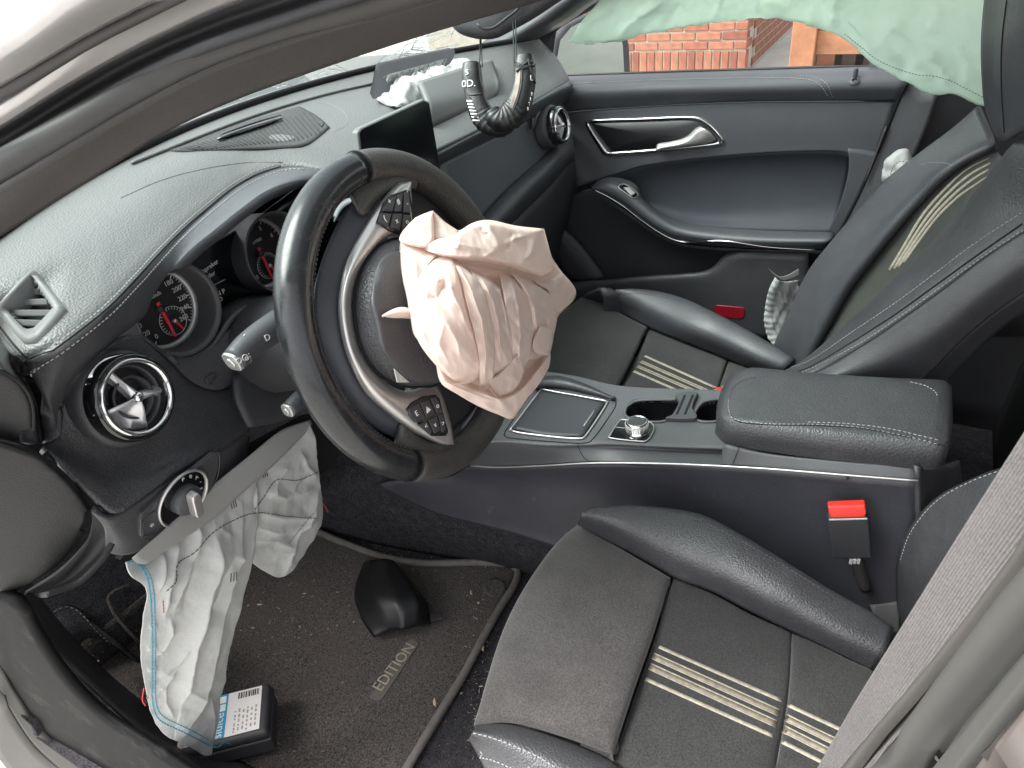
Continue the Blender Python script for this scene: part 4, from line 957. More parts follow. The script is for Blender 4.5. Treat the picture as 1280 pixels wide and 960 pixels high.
# torn lid flap lying under the bag
fl = patch('hub_flap', [wps(.046, (512, 318), (494, 314), (478, 322), (468, 340)), wps(.056, (530, 345), (510, 345), (486, 350), (466, 372)), wps(.058, (540, 395), (520, 395), (492, 398), (474, 405)), wps(.056, (548, 440), (520, 440), (498, 440), (480, 436)), wps(.050, (549, 477), (530, 479), (506, 470), (490, 455))], M['leather'], whl, 20, 24, .006)
fl.data.materials[0] = M['plastic']
prism('torn_liner', wps(.052, (492, 461), (505, 473), (511, 478), (496, 478)), WN * .001, M['whiter'], whl)
tube('airbag_mark', wps(.0605, (527, 462), (531, 452), (529, 444), (526, 450), (533, 458)), .0007, M['darkplastic'], whl, 16, 5)
# key pads
def keypad(outer, cells, label):
    kp = prism('key_pad', wps(.0205, *outer), -WN * .004, M['gloss'], whl, .001)
    kp['label'] = label
    for cell, sym, at_ in cells:
        b = prism('key', wps(.0222, *cell), -WN * .004, M['plastic'], kp, .0008)
        u = (wp(at_[0] + 6, at_[1] - 5, .023) - wp(at_[0], at_[1], .023))
        text('key_symbol', sym, wp(at_[0], at_[1], .0228), UPAD, WN, .0085, M['print'], kp)
UPAD = (wp(500, 250, .02) - wp(480, 262, .02)).normalized()
keypad([(472, 278), (481, 253), (490, 243), (507, 237), (513, 238), (517, 274), (514, 290), (503, 293), (486, 288)],
       [([(481, 259), (490, 247), (496, 244), (491, 264), (479, 263)], '+', (487, 252)), ([(498, 243), (504, 241), (502, 264), (493, 264)], '#', (498, 252)), ([(506, 240), (511, 240), (514, 266), (505, 265)], '-', (509, 254)),
        ([(477, 266), (490, 267), (485, 284), (474, 277)], '(', (481, 273)), ([(492, 267), (503, 267), (500, 288), (488, 285)], 'x', (496, 276)), ([(505, 268), (514, 269), (513, 287), (503, 288)], 'o', (509, 277))], 'upper key pad with plus, minus and telephone keys')
keypad([(508, 512), (514, 504), (530, 495), (545, 493), (550, 498), (561, 540), (558, 545), (541, 545), (526, 532)],
       [([(512, 512), (524, 504), (532, 523), (521, 528), (513, 519)], 'E', (521, 517)), ([(526, 503), (536, 500), (544, 518), (534, 522)], '\u25b2', (535, 512)), ([(539, 498), (546, 497), (553, 515), (547, 517)], 'o', (547, 507)),
        ([(524, 531), (533, 526), (540, 538), (539, 543), (528, 533)], '<', (533, 533)), ([(536, 525), (546, 520), (551, 538), (544, 542)], 'v', (544, 531)), ([(549, 519), (554, 518), (558, 538), (553, 541)], '>', (554, 529))], 'lower key pad with arrow keys')
tube('key_pad_edge', wps(.021, (509, 239), (513, 262), (516, 284)), .0006, M['satin'], whl, 8, 5)
# shift paddle behind the upper spoke
patch('shift_paddle', [wps(-.045, (414, 272), (422, 256), (436, 247), (456, 247)), wps(-.03, (420, 275), (428, 262), (440, 254), (456, 253)), wps(-.035, (424, 277), (432, 268), (444, 260), (456, 258))], M['gloss'], whl, 14, 8, .006)['label'] = 'glossy gear paddle behind the wheel'
# ---------------------------------------------------------------- driver's seat
ds = thing('driver_seat', (-.36, .1, 0), 'driver seat with grey suede cushion, black leather bolsters and four pale stripes', 'car seat')
pd = patch('thigh_pad', [L('z', [.325, .325, .30], (838, 722), (800, 700), (760, 676), (722, 655)),
      L('z', [.335, .335, .305], (818, 790), (765, 760), (710, 730), (682, 698)),
      L('z', [.335, .335, .305], (793, 862), (730, 840), (672, 810), (634, 778)),
      L('z', [.325, .325, .30], (766, 944), (706, 922), (640, 904), (592, 906))], M['suede'], ds, 40, 40, .01, bulge=.012, ew=.14, skirt=.05, face=Vector((-.36, .3, 2)))
in1 = patch('insert_pad', [L('z', [.315, .30], (842, 722), (890, 741), (940, 768), (990, 790)), L('z', [.32, .305], (820, 793), (876, 820), (930, 845), (985, 870)), L('z', [.315, .30], (795, 865), (850, 894), (905, 925), (968, 962)), L('z', [.31, .295], (766, 948), (820, 990), (880, 1020), (950, 1050))], M['suede2'], ds, 40, 40, .01, bulge=.008, ew=.1, skirt=.03, face=Vector((-.36, .2, 2)))
in2 = patch('insert_pad', [L('z', [.30, .30], (990, 791), (1025, 806), (1060, 824), (1092, 838)), L('z', [.305, .31], (985, 870), (1025, 888), (1064, 908), (1100, 925)), L('z', [.30, .30], (969, 962), (1010, 985), (1056, 1005), (1100, 1030))], M['suede2'], ds, 30, 30, .01, bulge=.008, ew=.1, skirt=.03, face=Vector((-.36, .2, 2)))
patch('seat_base', [[Vector((-.56, .24, .03)), Vector((-.15, .24, .03))], [Vector((-.57, .27, .24)), Vector((-.15, .27, .24))], [Vector((-.57, -.12, .22)), Vector((-.15, -.12, .22))]], M['darkplastic'], ds, 8, 10, .01, face=Vector((-.4, .8, 2)))
bf = patch('side_bolster', [L('z', [.325, .325, .30], (722, 656), (780, 688), (842, 722), (890, 740), (940, 766), (990, 790), (1040, 814), (1090, 840)),
      L('z', [.365, .37, .345], (725, 647), (778, 660), (850, 690), (905, 716), (960, 746), (1010, 772), (1055, 796), (1105, 818)),
      L('z', [.375, .385, .35], (730, 640), (790, 640), (868, 656), (930, 688), (985, 722), (1030, 746), (1075, 770), (1114, 794)),
      L('z', [.36, .365, .33], (738, 636), (800, 634), (874, 645), (940, 678), (1000, 715), (1045, 744), (1082, 764), (1116, 788)),
      [S(740, 636, 'z', .36) + Vector((.004, 0, -.06)), S(800, 634, 'z', .36) + Vector((.012, 0, -.08)), S(940, 678, 'z', .36) + Vector((.015, 0, -.10)), S(1045, 744, 'z', .345) + Vector((.015, 0, -.1)), S(1116, 788, 'z', .33) + Vector((.01, 0, -.1))]], M['leather'], ds, 60, 36, .008, face=Vector((-.5, .2, 2)))
ob_ = On(bf)
stitches('stitching', ob_.line([(738, 641), (800, 639), (868, 649), (934, 681), (990, 714), (1040, 745)], .0006, 80), M['darkthread'], ds)
bn = patch('side_bolster', [L('z', [.325, .315], (594, 906), (640, 906), (704, 924), (764, 950), (800, 985)), L('z', [.345, .33], (592, 912), (640, 918), (704, 940), (760, 968), (790, 1000)), L('z', [.345, .33], (589, 918), (630, 934), (690, 966), (720, 1000), (740, 1030)), L('z', [.31, .30], (586, 924), (605, 960), (620, 1000), (640, 1040), (650, 1060))], M['leather'], ds, 40, 24, .008, face=Vector((-.6, .2, 2)))
obn = On(bn)
stitches('stitching', obn.line([(592, 916), (625, 926), (668, 944), (705, 966)], .0006, 40), M['thread'], ds)
stitches('stitching', obn.line([(590, 946), (615, 950), (650, 965)], .0006, 20), M['thread'], ds)
def stripes(seatpart, lines, seat, w1, w2):
    on_ = On(seatpart)
    for i, (a, b) in enumerate(lines):
        Q = [on_(a[0] + (b[0] - a[0]) * k / 23, a[1] + (b[1] - a[1]) * k / 23, .0005) for k in range(24)]
        ribbon('stripe', [q[0] for q in Q], [q[1] for q in Q], w1 if i in (0, 3) else w2, M['stripedge'] if i in (0, 3) else M['stripe'], seat, .0004)
        if i in (1, 2):
            for s in (-1, 1):
                t = (Q[-1][0] - Q[0][0]).normalized()
                R_ = [q[0] + t.cross(q[1]).normalized() * (w2 / 2 - .0006) * s + q[1] * .0003 for q in Q]
                ribbon('stripe_edge', R_, [q[1] for q in Q], .0016, M['stripedge'], seat, .0003)
stripes(in1, [((818, 806), (977, 876)), ((816, 820), (973, 891)), ((812, 833), (970, 905)), ((807, 849), (966, 920))], ds, .0046, .0090)
stripes(in2, [((984, 881), (1066, 919)), ((982, 897), (1058, 934)), ((979, 911), (1052, 948)), ((977, 927), (1046, 962))], ds, .0046, .0090)
# backrest inner bolster seen at the right
bb = patch('backrest_bolster', [L('x', [-.13, -.13], (1124, 790), (1120, 740), (1122, 700), (1136, 660), (1170, 622), (1215, 598), (1258, 583), (1330, 570)),
      L('x', [-.17, -.17], (1150, 800), (1142, 752), (1146, 714), (1162, 680), (1194, 648), (1232, 622), (1270, 606), (1340, 590)),
      L('x', [-.24, -.24], (1210, 830), (1210, 790), (1214, 750), (1230, 716), (1256, 690), (1290, 664), (1330, 650), (1380, 640))], M['leather'], ds, 40, 20, .01)
patch('backrest_pad', [[Vector((-.235, -.10, .30)), Vector((-.36, -.085, .30)), Vector((-.50, -.10, .30))], [Vector((-.235, -.17, .55)), Vector((-.36, -.15, .55)), Vector((-.50, -.17, .55))], [Vector((-.24, -.27, .90)), Vector((-.36, -.25, .90)), Vector((-.49, -.27, .90))]], M['suede2'], ds, 20, 24, .08, face=Vector((-.36, .5, .6)))
patch('backrest_shell', [[Vector((-.13, -.12, .28)), Vector((-.12, -.2, .28)), Vector((-.36, -.24, .28)), Vector((-.61, -.2, .28)), Vector((-.60, -.14, .28))], [Vector((-.14, -.2, .6)), Vector((-.13, -.28, .6)), Vector((-.36, -.34, .6)), Vector((-.60, -.28, .6)), Vector((-.59, -.22, .6))], [Vector((-.2, -.29, .93)), Vector((-.19, -.36, .93)), Vector((-.36, -.40, .95)), Vector((-.53, -.36, .93)), Vector((-.52, -.3, .93))]], M['darkplastic'], ds, 24, 16, .01, face=Vector((-.36, -2, .6)))
obb = On(bb)
stitches('stitching', obb.line([(1126, 700), (1140, 664), (1172, 626), (1215, 602), (1256, 587)], .0008, 50), M['thread'], ds)
patch('hinge_cover', [L('x', -.125, (1085, 752), (1105, 748), (1124, 746)), L('x', -.135, (1090, 764), (1106, 770), (1124, 775)), L('x', -.14, (1096, 790), (1110, 794), (1126, 798))], mat('hinge_grey', (.09, .09, .09), .6), ds, 10, 6, .005)
# buckle
def buckle(c, up, rt_, nrm, w, h, seat, label, stalk_len):
    b = thing('belt_buckle', c, label, 'seat belt buckle')
    d = -nrm * .018
    q = lambda a, e: c + rt_ * (a * w) + up * (e * h)
    bd = prism('buckle_body', [q(-.5, 0), q(.5, 0), q(.52, .8), q(.5, .86), q(-.5, .86), q(-.52, .8)], d, M['darkplastic'], b, .003)
    prism('release_button', [q(-.44, .85) - nrm * .002, q(.44, .85) - nrm * .002, q(.46, .93) - nrm * .002, q(.48, 1.06) - nrm * .006, q(-.48, 1.06) - nrm * .006, q(-.46, .93) - nrm * .002], d * .7, M['red'], b, .0025)
    box('buckle_rim', q(0, .84) - nrm * .001, (w * .96, .0016, .002), M['whiter'], b, .0004, Matrix((rt_, nrm, up)).transposed())
    if stalk_len:
        tube('buckle_stalk', [q(.05, .02) - nrm * .009, q(.12, -.25) - nrm * .012, q(.25, -stalk_len) - nrm * .014], [.008, .008, .0075], M['pillargrey'], b, 10, 10)
        for k in range(3): box('stalk_clip', q(-.06 + .1 * k, -.06) - nrm * .001, (.003, .004, .008), M['whiter'], b, .0005)
    return b
bc = S(1066, 699, 'x', -.15); bt = S(1059, 640, 'x', -.15)
upv = (bt - bc).normalized(); nv = (CAM - bc); nv = (nv - upv * nv.dot(upv)).normalized(); rv = upv.cross(nv) * -1
rv = rv if rv.dot(rt) > 0 else -rv
buckle(bc, upv, rv, nv, 44 * (bc - CAM).dot(fw) / FPX, (bt - bc).length * 1.0, ds, 'black belt buckle with bright red button standing beside the driver seat', .85)

# seat belt webbing hanging across the near edge
belt = patch('seat_belt', [L('x', [-.66, -.60], (1330, 470), (1280, 548), (1240, 610), (1190, 688), (1140, 768), (1075, 872), (1048, 918), (1010, 985)),
      L('x', [-.675, -.612], (1380, 520), (1320, 600), (1274, 660), (1226, 734), (1178, 806), (1120, 890), (1086, 936), (1046, 995)),
      L('x', [-.68, -.62], (1420, 560), (1360, 645), (1310, 706), (1250, 774), (1196, 846), (1142, 906), (1110, 950), (1070, 1005))], M['webbing'], None, 60, 40, .0014)
tag(belt, 'grey ribbed seat belt webbing running past the driver seat', 'seat belt')
# woven ribs along the tape
Gb = grid_rows([L('x', [-.66, -.60], (1330, 470), (1280, 548), (1240, 610), (1190, 688), (1140, 768), (1075, 872), (1048, 918), (1010, 985)),
      L('x', [-.675, -.612], (1380, 520), (1320, 600), (1274, 660), (1226, 734), (1178, 806), (1120, 890), (1086, 936), (1046, 995)),
      L('x', [-.68, -.62], (1420, 560), (1360, 645), (1310, 706), (1250, 774), (1196, 846), (1142, 906), (1110, 950), (1070, 1005))], 40, 45)
for j in range(0, 45):
    if j % 2 == 0:
        n_ = (CAM - Gb[j][20]).normalized()
        tube('belt_rib', [p + n_ * .0002 for p in Gb[j]], .0011, M['webbing'], belt, None, 6)
tube('belt_edge', [p for p in Gb[0]], .0009, M['webbing'], belt, None, 6)

# ---------------------------------------------------------------- passenger seat
ps = thing('passenger_seat', (.36, .25, 0), 'passenger seat with black leather backrest and cream stripes behind the console', 'car seat')
UPF = Vector((.36, .3, 2))
tp2 = patch('thigh_pad', [L('z', [.30, .30], (809, 409), (780, 394), (754, 380), (728, 371)), L('z', [.31, .31], (796, 438), (762, 420), (728, 402), (700, 392)), L('z', [.31, .31], (783, 464), (744, 450), (706, 436), (668, 425)), L('z', [.30, .30], (766, 496), (720, 484), (680, 474), (630, 465))], M['suede2'], ps, 30, 24, .01, bulge=.010, ew=.15, skirt=.03, face=UPF)
in3 = patch('insert_pad', [L('z', [.29, .28], (812, 410), (846, 424), (880, 438), (910, 450)), L('z', [.295, .285], (800, 438), (834, 452), (866, 466), (900, 480)), L('z', [.29, .28], (784, 470), (816, 486), (850, 500), (890, 515)), L('z', [.29, .28], (765, 505), (800, 520), (840, 540), (880, 555))], M['suede2'], ps, 30, 24, .01, bulge=.008, ew=.12, skirt=.02, face=UPF)
in4 = patch('insert_pad', [L('z', [.28, .28], (911, 451), (935, 460), (960, 470)), L('z', [.285, .285], (901, 480), (930, 495), (960, 510)), L('z', [.28, .28], (891, 515), (920, 530), (950, 545))], M['suede2'], ps, 16, 16, .01, bulge=.006, ew=.12, skirt=.02, face=UPF)
stripes(in3, [((806, 445), (900, 487)), ((801, 452), (896, 494)), ((797, 458), (893, 500)), ((792, 464), (888, 506))], ps, .0062, .0075)
stripes(in4, [((903, 483), (918, 490)), ((901, 489), (918, 497)), ((898, 495), (916, 503)), ((894, 500), (914, 509))], ps, .0062, .0075)
pbf = patch('side_bolster', [L('z', [.30, .30, .28], (728, 372), (768, 388), (810, 410), (850, 426), (890, 442), (930, 458), (965, 470)), L('z', [.345, .35, .32], (740, 367), (780, 374), (830, 392), (874, 412), (914, 430), (950, 448), (980, 462)), L('z', [.36, .365, .33], (752, 366), (795, 362), (846, 370), (892, 390), (930, 410), (964, 430), (995, 450)), [S(752, 366, 'z', .36) + Vector((.01, 0, -.06)), S(795, 362, 'z', .365) + Vector((.015, 0, -.1)), S(892, 390, 'z', .35) + Vector((.015, 0, -.1)), S(995, 450, 'z', .33) + Vector((.01, 0, -.1))]], M['smoothleather'], ps, 40, 24, .008, face=UPF)
stitches('stitching', On(pbf).line([(765, 369), (800, 367), (850, 378), (895, 398)], .0006, 40), M['darkthread'], ps)
pbn = patch('side_bolster', [L('z', [.30, .30], (640, 472), (690, 477), (730, 486), (780, 498)), L('z', [.335, .33], (650, 478), (700, 478), (745, 486), (790, 500)), L('z', [.33, .33], (645, 484), (700, 484), (748, 490), (790, 506))], M['smoothleather'], ps, 20, 10, .008, face=UPF)
# backrest: far bolster, striped insert, near bolster, side cheek, shoulder and headrest
fb = patch('backrest_bolster', [L('x', [.60, .60, .58, .55], (978, 470), (965, 440), (985, 392), (1008, 342), (1040, 300), (1080, 254), (1110, 222), (1150, 190), (1190, 160), (1222, 132)),
      L('x', [.55, .55, .53, .50], (988, 474), (990, 436), (1016, 384), (1044, 340), (1080, 300), (1118, 262), (1148, 232), (1180, 204), (1214, 182), (1240, 168)),
      L('x', [.50, .50, .50, .48], (996, 476), (1012, 440), (1034, 396), (1058, 354), (1090, 314), (1118, 280), (1146, 250), (1176, 220), (1208, 198), (1242, 182)),
      L('x', [.52, .52, .51, .50], (1000, 478), (1020, 444), (1044, 402), (1068, 360), (1098, 320), (1126, 286), (1152, 256), (1182, 226), (1212, 204), (1246, 188))], M['smoothleather'], ps, 60, 40, .01, bulge=.008, ew=.5)
bi = patch('backrest_insert', [L('x', [.515, .515, .50], (994, 480), (1014, 444), (1040, 402), (1064, 360), (1095, 320), (1123, 286), (1150, 256), (1180, 226), (1212, 204), (1248, 190)),
      L('x', [.42, .42, .42], (1000, 520), (1046, 470), (1090, 424), (1130, 380), (1164, 340), (1190, 300), (1206, 268), (1222, 240), (1242, 220), (1262, 210)),
      L('x', [.30, .30, .30], (1010, 560), (1060, 520), (1110, 470), (1150, 420), (1180, 376), (1206, 330), (1222, 290), (1238, 260), (1256, 236), (1276, 222))], M['suede2'], ps, 40, 24, .01)
obi = On(bi)
bi.data.materials[0] = mat('backrest_suede', (.040, .042, .038), .9, spec=.2, bump=('noise', 900, .4, .0006), var=.15, vscale=12, sheen=.2)
for (a0, pts, w_) in ((0, [(1112, 338), (1130, 308), (1154, 268), (1182, 236), (1208, 212), (1237, 197)], .006), (1, [(1118, 336), (1137, 305), (1161, 269), (1188, 239), (1213, 218), (1238, 204)], .006), (2, [(1123, 334), (1143, 303), (1167, 270), (1193, 243), (1215, 225), (1236, 212)], .006), (3, [(1130, 328), (1149, 301), (1172, 271), (1198, 246), (1218, 232), (1234, 221)], .005)):
    q_ = spl([Vector((p[0], p[1], 0)) for p in pts], 24); Q = [obi(p.x, p.y, .0008) for p in q_]
    ribbon('stripe', [q[0] for q in Q], [q[1] for q in Q], w_, M['stripedge'], ps, .0004)
nb = patch('backrest_bolster', [L('x', [.34, .34, .34, .30], (962, 474), (1004, 452), (1064, 402), (1114, 354), (1140, 326), (1166, 302), (1194, 272), (1218, 240), (1242, 210), (1258, 190)),
      L('x', [.22, .22, .22, .22], (958, 472), (1002, 456), (1062, 410), (1116, 366), (1160, 334), (1200, 300), (1230, 262), (1250, 226), (1264, 196), (1276, 176)),
      L('x', [.14, .14, .14, .14], (956, 471), (1006, 462), (1068, 424), (1120, 388), (1170, 350), (1222, 310), (1282, 270), (1300, 250), (1320, 220), (1340, 190)),
      L('x', [.115, .115, .115, .115], (960, 474), (1012, 468), (1074, 434), (1126, 398), (1176, 362), (1228, 322), (1286, 284), (1310, 270), (1330, 250), (1350, 230))], M['leather'], ps, 60, 40, .01, bulge=.006, ew=.5)
sc_ = patch('side_cheek', [L('x', [.115, .115], (962, 474), (1014, 468), (1076, 434), (1128, 399), (1178, 363), (1230, 323), (1288, 285), (1350, 250)),
      L('x', [.095, .095], (975, 480), (1050, 470), (1110, 450), (1160, 420), (1206, 384), (1250, 350), (1300, 318), (1360, 285)),
      L('x', [.11, .11], (1000, 490), (1080, 485), (1140, 480), (1160, 470), (1200, 428), (1240, 394), (1290, 360), (1360, 320))], M['leather'], ps, 50, 20, .01)
sc_.data.materials[0] = M['plastic']
onb = On(nb, sc_)
tube('seam', onb.line([(968, 470), (1008, 461), (1068, 426), (1122, 391), (1172, 355), (1226, 316), (1278, 280)], .0004, 60), .0012, M['blackhole'], ps, None, 6)
stitches('stitching', onb.line([(972, 462), (1010, 452), (1066, 415), (1118, 380), (1168, 343), (1220, 304), (1278, 266)], .0008, 120), M['thread'], ps)
stitches('stitching', onb.line([(984, 470), (1016, 460), (1074, 430), (1128, 394), (1178, 358), (1232, 319), (1282, 288)], .0008, 120), M['thread'], ps)
stitches('stitching', On(fb, bi).line([(1150, 206), (1168, 203), (1186, 205), (1192, 209)], .0008, 20), M['thread'], ps)
shell = patch('seat_shell', [L('x', .115, (1150, 478), (1166, 462), (1202, 426), (1242, 392), (1292, 360), (1360, 318)), L('x', .16, (1170, 492), (1186, 476), (1220, 440), (1256, 408), (1300, 380), (1360, 345))], M['hardplastic'], ps, 24, 6, .006)
hr = patch('headrest', [L('x', [.40, .38], (1236, -40), (1230, 0), (1226, 50), (1227, 100), (1232, 140), (1246, 175)), L('x', [.34, .33], (1254, -40), (1246, 0), (1242, 50), (1242, 100), (1247, 140), (1258, 176)), L('x', [.24, .24], (1275, -40), (1266, 0), (1258, 50), (1255, 100), (1256, 140), (1262, 172)), L('x', [.14, .14], (1330, -60), (1320, 0), (1312, 50), (1308, 90), (1304, 125), (1300, 150)), L('x', [.14, .14], (1380, -60), (1370, 0), (1362, 50), (1358, 90), (1350, 120), (1344, 140))], M['smoothleather'], ps, 30, 30, .01)
ohr = On(hr)
tube('seam', ohr.line([(1259, 0), (1254, 40), (1252, 80), (1253, 120), (1256, 165)], .0005, 30), .001, M['blackhole'], ps, None, 6)
# ---------------------------------------------------------------- centre console
co_ = thing('centre_console', (0, .2, 0), 'dark grey centre console with lidded tray, cup holder and padded armrest', 'console')
top = patch('console_top', [L('z', [.385, .40, .43], (545, 470), (610, 462), (668, 463), (720, 470), (775, 482), (850, 486), (920, 488), (1000, 490)),
      L('z', [.388, .40, .43], (560, 505), (620, 505), (690, 512), (740, 520), (790, 527), (860, 530), (930, 532), (1000, 534)),
      L('z', [.385, .40, .425], (585, 552), (622, 546), (685, 551), (729, 552), (760, 552), (830, 556), (904, 559), (1000, 566)),
      L('z', [.378, .39, .41], (586, 562), (622, 556), (685, 560), (729, 560), (762, 559), (832, 563), (910, 567), (1000, 574)),
      L('x', [-.125, -.115], (588, 582), (622, 583), (680, 581), (735, 578), (800, 578), (870, 580), (960, 585), (1060, 593))], M['dash'], co_, 190, 90, .008)
top.data.materials[0] = M['plastic2'] = mat('console_grain', (.075, .077, .082), .5, bump=('grain', 700, .3, .0005), var=.08, vscale=10, rvar=.05)
ot = On(top)
tube('seam', ot.line([(722, 553), (724, 562), (730, 572), (738, 578)], .0003, 10), .0006, M['blackhole'], co_, None, 5)
tube('silver_line', L('x', [-.127, -.117], (588, 582), (622, 584), (680, 582), (735, 579), (800, 579), (870, 581), (960, 586), (1060, 594), (1148, 601)), .0014, M['satin'], co_, 60, 6)
side = patch('console_side', [L('x', [-.122, -.112], (585, 584), (622, 585), (680, 583), (735, 580), (800, 580), (870, 582), (960, 587), (1060, 595), (1150, 602)),
      L('x', [-.118, -.112], (560, 596), (615, 604), (680, 610), (740, 615), (800, 620), (870, 626), (960, 634), (1060, 640), (1150, 650)),
      L('x', [-.135, -.125], (500, 600), (560, 630), (640, 650), (720, 672), (800, 690), (870, 705), (960, 720), (1060, 735), (1150, 745)),
      L('x', [-.14, -.14], (470, 606), (540, 640), (630, 664), (710, 690), (800, 715), (870, 740), (960, 770), (1060, 800), (1150, 830))], M['scuffed'], co_, 50, 24, .008)
up = patch('armrest_plinth', [L('x', [-.112, -.10], (904, 556), (960, 568), (1060, 578), (1120, 582), (1150, 584)), L('x', [-.118, -.11], (900, 582), (960, 586), (1060, 594), (1120, 598), (1150, 601))], M['plastic2'], co_, 20, 8, .006)
tube('seam', [S(924, 560, 'x', -.117), S(920, 570, 'x', -.119), S(916, 580, 'x', -.119)], .0006, M['blackhole'], co_, 6, 5)
rear = patch('console_rear', [L('x', [-.113, -.02], (1148, 583), (1165, 584), (1182, 582), (1200, 575)), L('x', [-.116, -.03], (1150, 640), (1168, 640), (1184, 630), (1204, 615)), L('x', [-.125, -.03], (1154, 760), (1172, 750), (1190, 730), (1210, 700))], M['plastic'], co_, 14, 16, .006)
# armrest lid: a padded slab rising to the rear with rolled edges
sec = [(-.104, -.040), (-.106, -.030), (-.108, -.018), (-.107, -.006), (-.101, .003), (-.090, .0055), (-.060, .007), (-.015, .007), (.025, .004), (.048, -.003), (.058, -.012), (.062, -.024), (.062, -.040)]
G = []
for k in range(31):
    s_ = k / 30; yy = .168 - .275 * s_; zz = .488 + .034 * s_ - .004 * math.sin(s_ * math.pi); row = []
    e = max(0, 1 - s_ / .10); e2_ = max(0, 1 - (1 - s_) / .05)
    for (x, z) in sec:
        cx = -.02; fx = 1 - .18 * e ** 2 - .06 * e2_ ** 2
        row.append(Vector((cx + (x - cx) * fx, yy - .016 * (1 - ((x - cx) / .09) ** 2) * 0 + (.010 * e * (1 - min(1, abs(x - cx) / .09) ** 2)), zz + (z + .02) * (1 - .35 * e ** 2.2 - .3 * e2_ ** 2) - .02)))
    G.append(row)
cc = sum(G[0], Vector()) / len(sec); G.insert(0, [p.lerp(cc, .85) + Vector((0, .004, 0)) for p in G[0]])
cc = sum(G[-1], Vector()) / len(sec); G.append([p.lerp(cc, .9) - Vector((0, .004, 0)) for p in G[-1]])
G = [spl(r, 40) for r in G]
ar = from_grid(G, 'armrest_lid', M['leather'], co_, face=Vector((-.5, .1, 2)), thick=0)
oa = On(ar)
stitches('stitching', oa.line([(911, 500), (911, 513), (920, 525), (960, 530), (1020, 531), (1075, 535), (1130, 545), (1176, 556)], .0007, 90), M['thread'], co_)
stitches('stitching', oa.line([(1010, 528), (1060, 530), (1110, 536), (1150, 545), (1176, 551)], .0007, 60), M['thread'], co_)
tube('seam', oa.line([(912, 516), (922, 527), (960, 531), (1020, 532), (1080, 536), (1140, 547), (1180, 557)], .0003, 50), .0008, M['blackhole'], co_, None, 5)
stitches('stitching', oa.line([(912, 500), (916, 486), (930, 475), (946, 472)], .0007, 24), M['darkthread'], co_)
stitches('stitching', oa.line([(1138, 478), (1155, 482), (1168, 489), (1172, 496)], .0007, 20), M['thread'], co_)
# lidded tray in front
ld = [(638, 538), (640, 536), (674, 491), (678, 488), (700, 492), (755, 502), (758, 505), (755, 512), (733, 545), (726, 549), (700, 548), (650, 542)]
lo = ot.line(ld, .002, 70, True)
tube('tray_frame', lo, .0017, M['satin'], co_, None, 6, closed=True)
tray = patch('tray_lid', [ot.line([(640, 537), (676, 490)], .0035), ot.line([(684, 546), (716, 496)], .0045), ot.line([(729, 547), (756, 505)], .0035)], mat('tray_lid_grey', (.034, .036, .040), .5, var=.06), co_, 14, 14, .004)
otr = On(tray)
tube('tray_pull', otr.line([(730, 533), (737, 523), (743, 514)], .001, 8), .0012, M['satin'], tray, None, 6)
lo2 = ot.line([(630, 544), (634, 536), (668, 486), (676, 482), (720, 488), (762, 498), (770, 503), (766, 514), (742, 548), (730, 554), (700, 553), (640, 548)], .0004, 70, True)
tube('tray_shadow_gap', lo2, .0009, M['blackhole'], co_, None, 5, closed=True)
# raised leather wing beyond the tray
patch('console_wing', [L('z', [.40, .40], (664, 478), (676, 471), (700, 470), (730, 479), (762, 493)), L('z', [.412, .41], (666, 482), (680, 476), (704, 476), (736, 486), (766, 498)), L('z', [.40, .40], (668, 487), (684, 484), (708, 486), (740, 494), (768, 501))], M['smoothleather'], co_, 20, 8, .006)
# rotary controller
bp_ = ot.line([(764, 549), (763, 545), (774, 528), (778, 526), (808, 528), (816, 532), (817, 540), (810, 551), (800, 553)], .002, 40, True)
q, n_ = ot(797, 540, .002)
prism('controller_plate', bp_, -n_ * .003, M['gloss'], co_, .001)
tube('controller_edge', [p + n_ * .0004 for p in bp_], .0009, M['satin'], co_, None, 6, closed=True)
kn = lathe('controller_knob', [(.0185, 0), (.0185, .003), (.0170, .004), (.0172, .016), (.0160, .0185), (.0145, .019), (.0138, .0175), (0, .0175)], q, n_, M['chrome'], co_, 40)
for k in range(40):
    a = 2 * math.pi * k / 40; e = n_.orthogonal().normalized(); f = n_.cross(e); d = e * math.cos(a) + f * math.sin(a)
    tube('knob_ridge', [q + d * .0174 + n_ * .0045, q + d * .0175 + n_ * .016], .0007, M['satin'], kn, None, 5)
lathe('knob_top', [(.0138, .0178), (.012, .0182), (0, .0184)], q, n_, M['plastic'], kn, 28)
tube('button_edge', ot.line([(770, 537), (782, 538)], .0045, 4), .0004, M['dialprint'], co_, None, 4)
# cup holder
M['cup'] = mat('cup_holder_dark', (.010, .010, .012), .45)
def well(pp, depth, name):
    a = ot.line(pp, .001, 40, True); n2 = Vector((0, 0, 1)); 
    b = [p - n2 * depth for p in a]; cc = sum(b, Vector()) / len(b)
    o = from_grid([a, [p.lerp(q, 1) for p, q in zip(a, b)], [p.lerp(cc, .98) for p in b]], name, M['cup'], co_, closed_u=True)
    return o, a
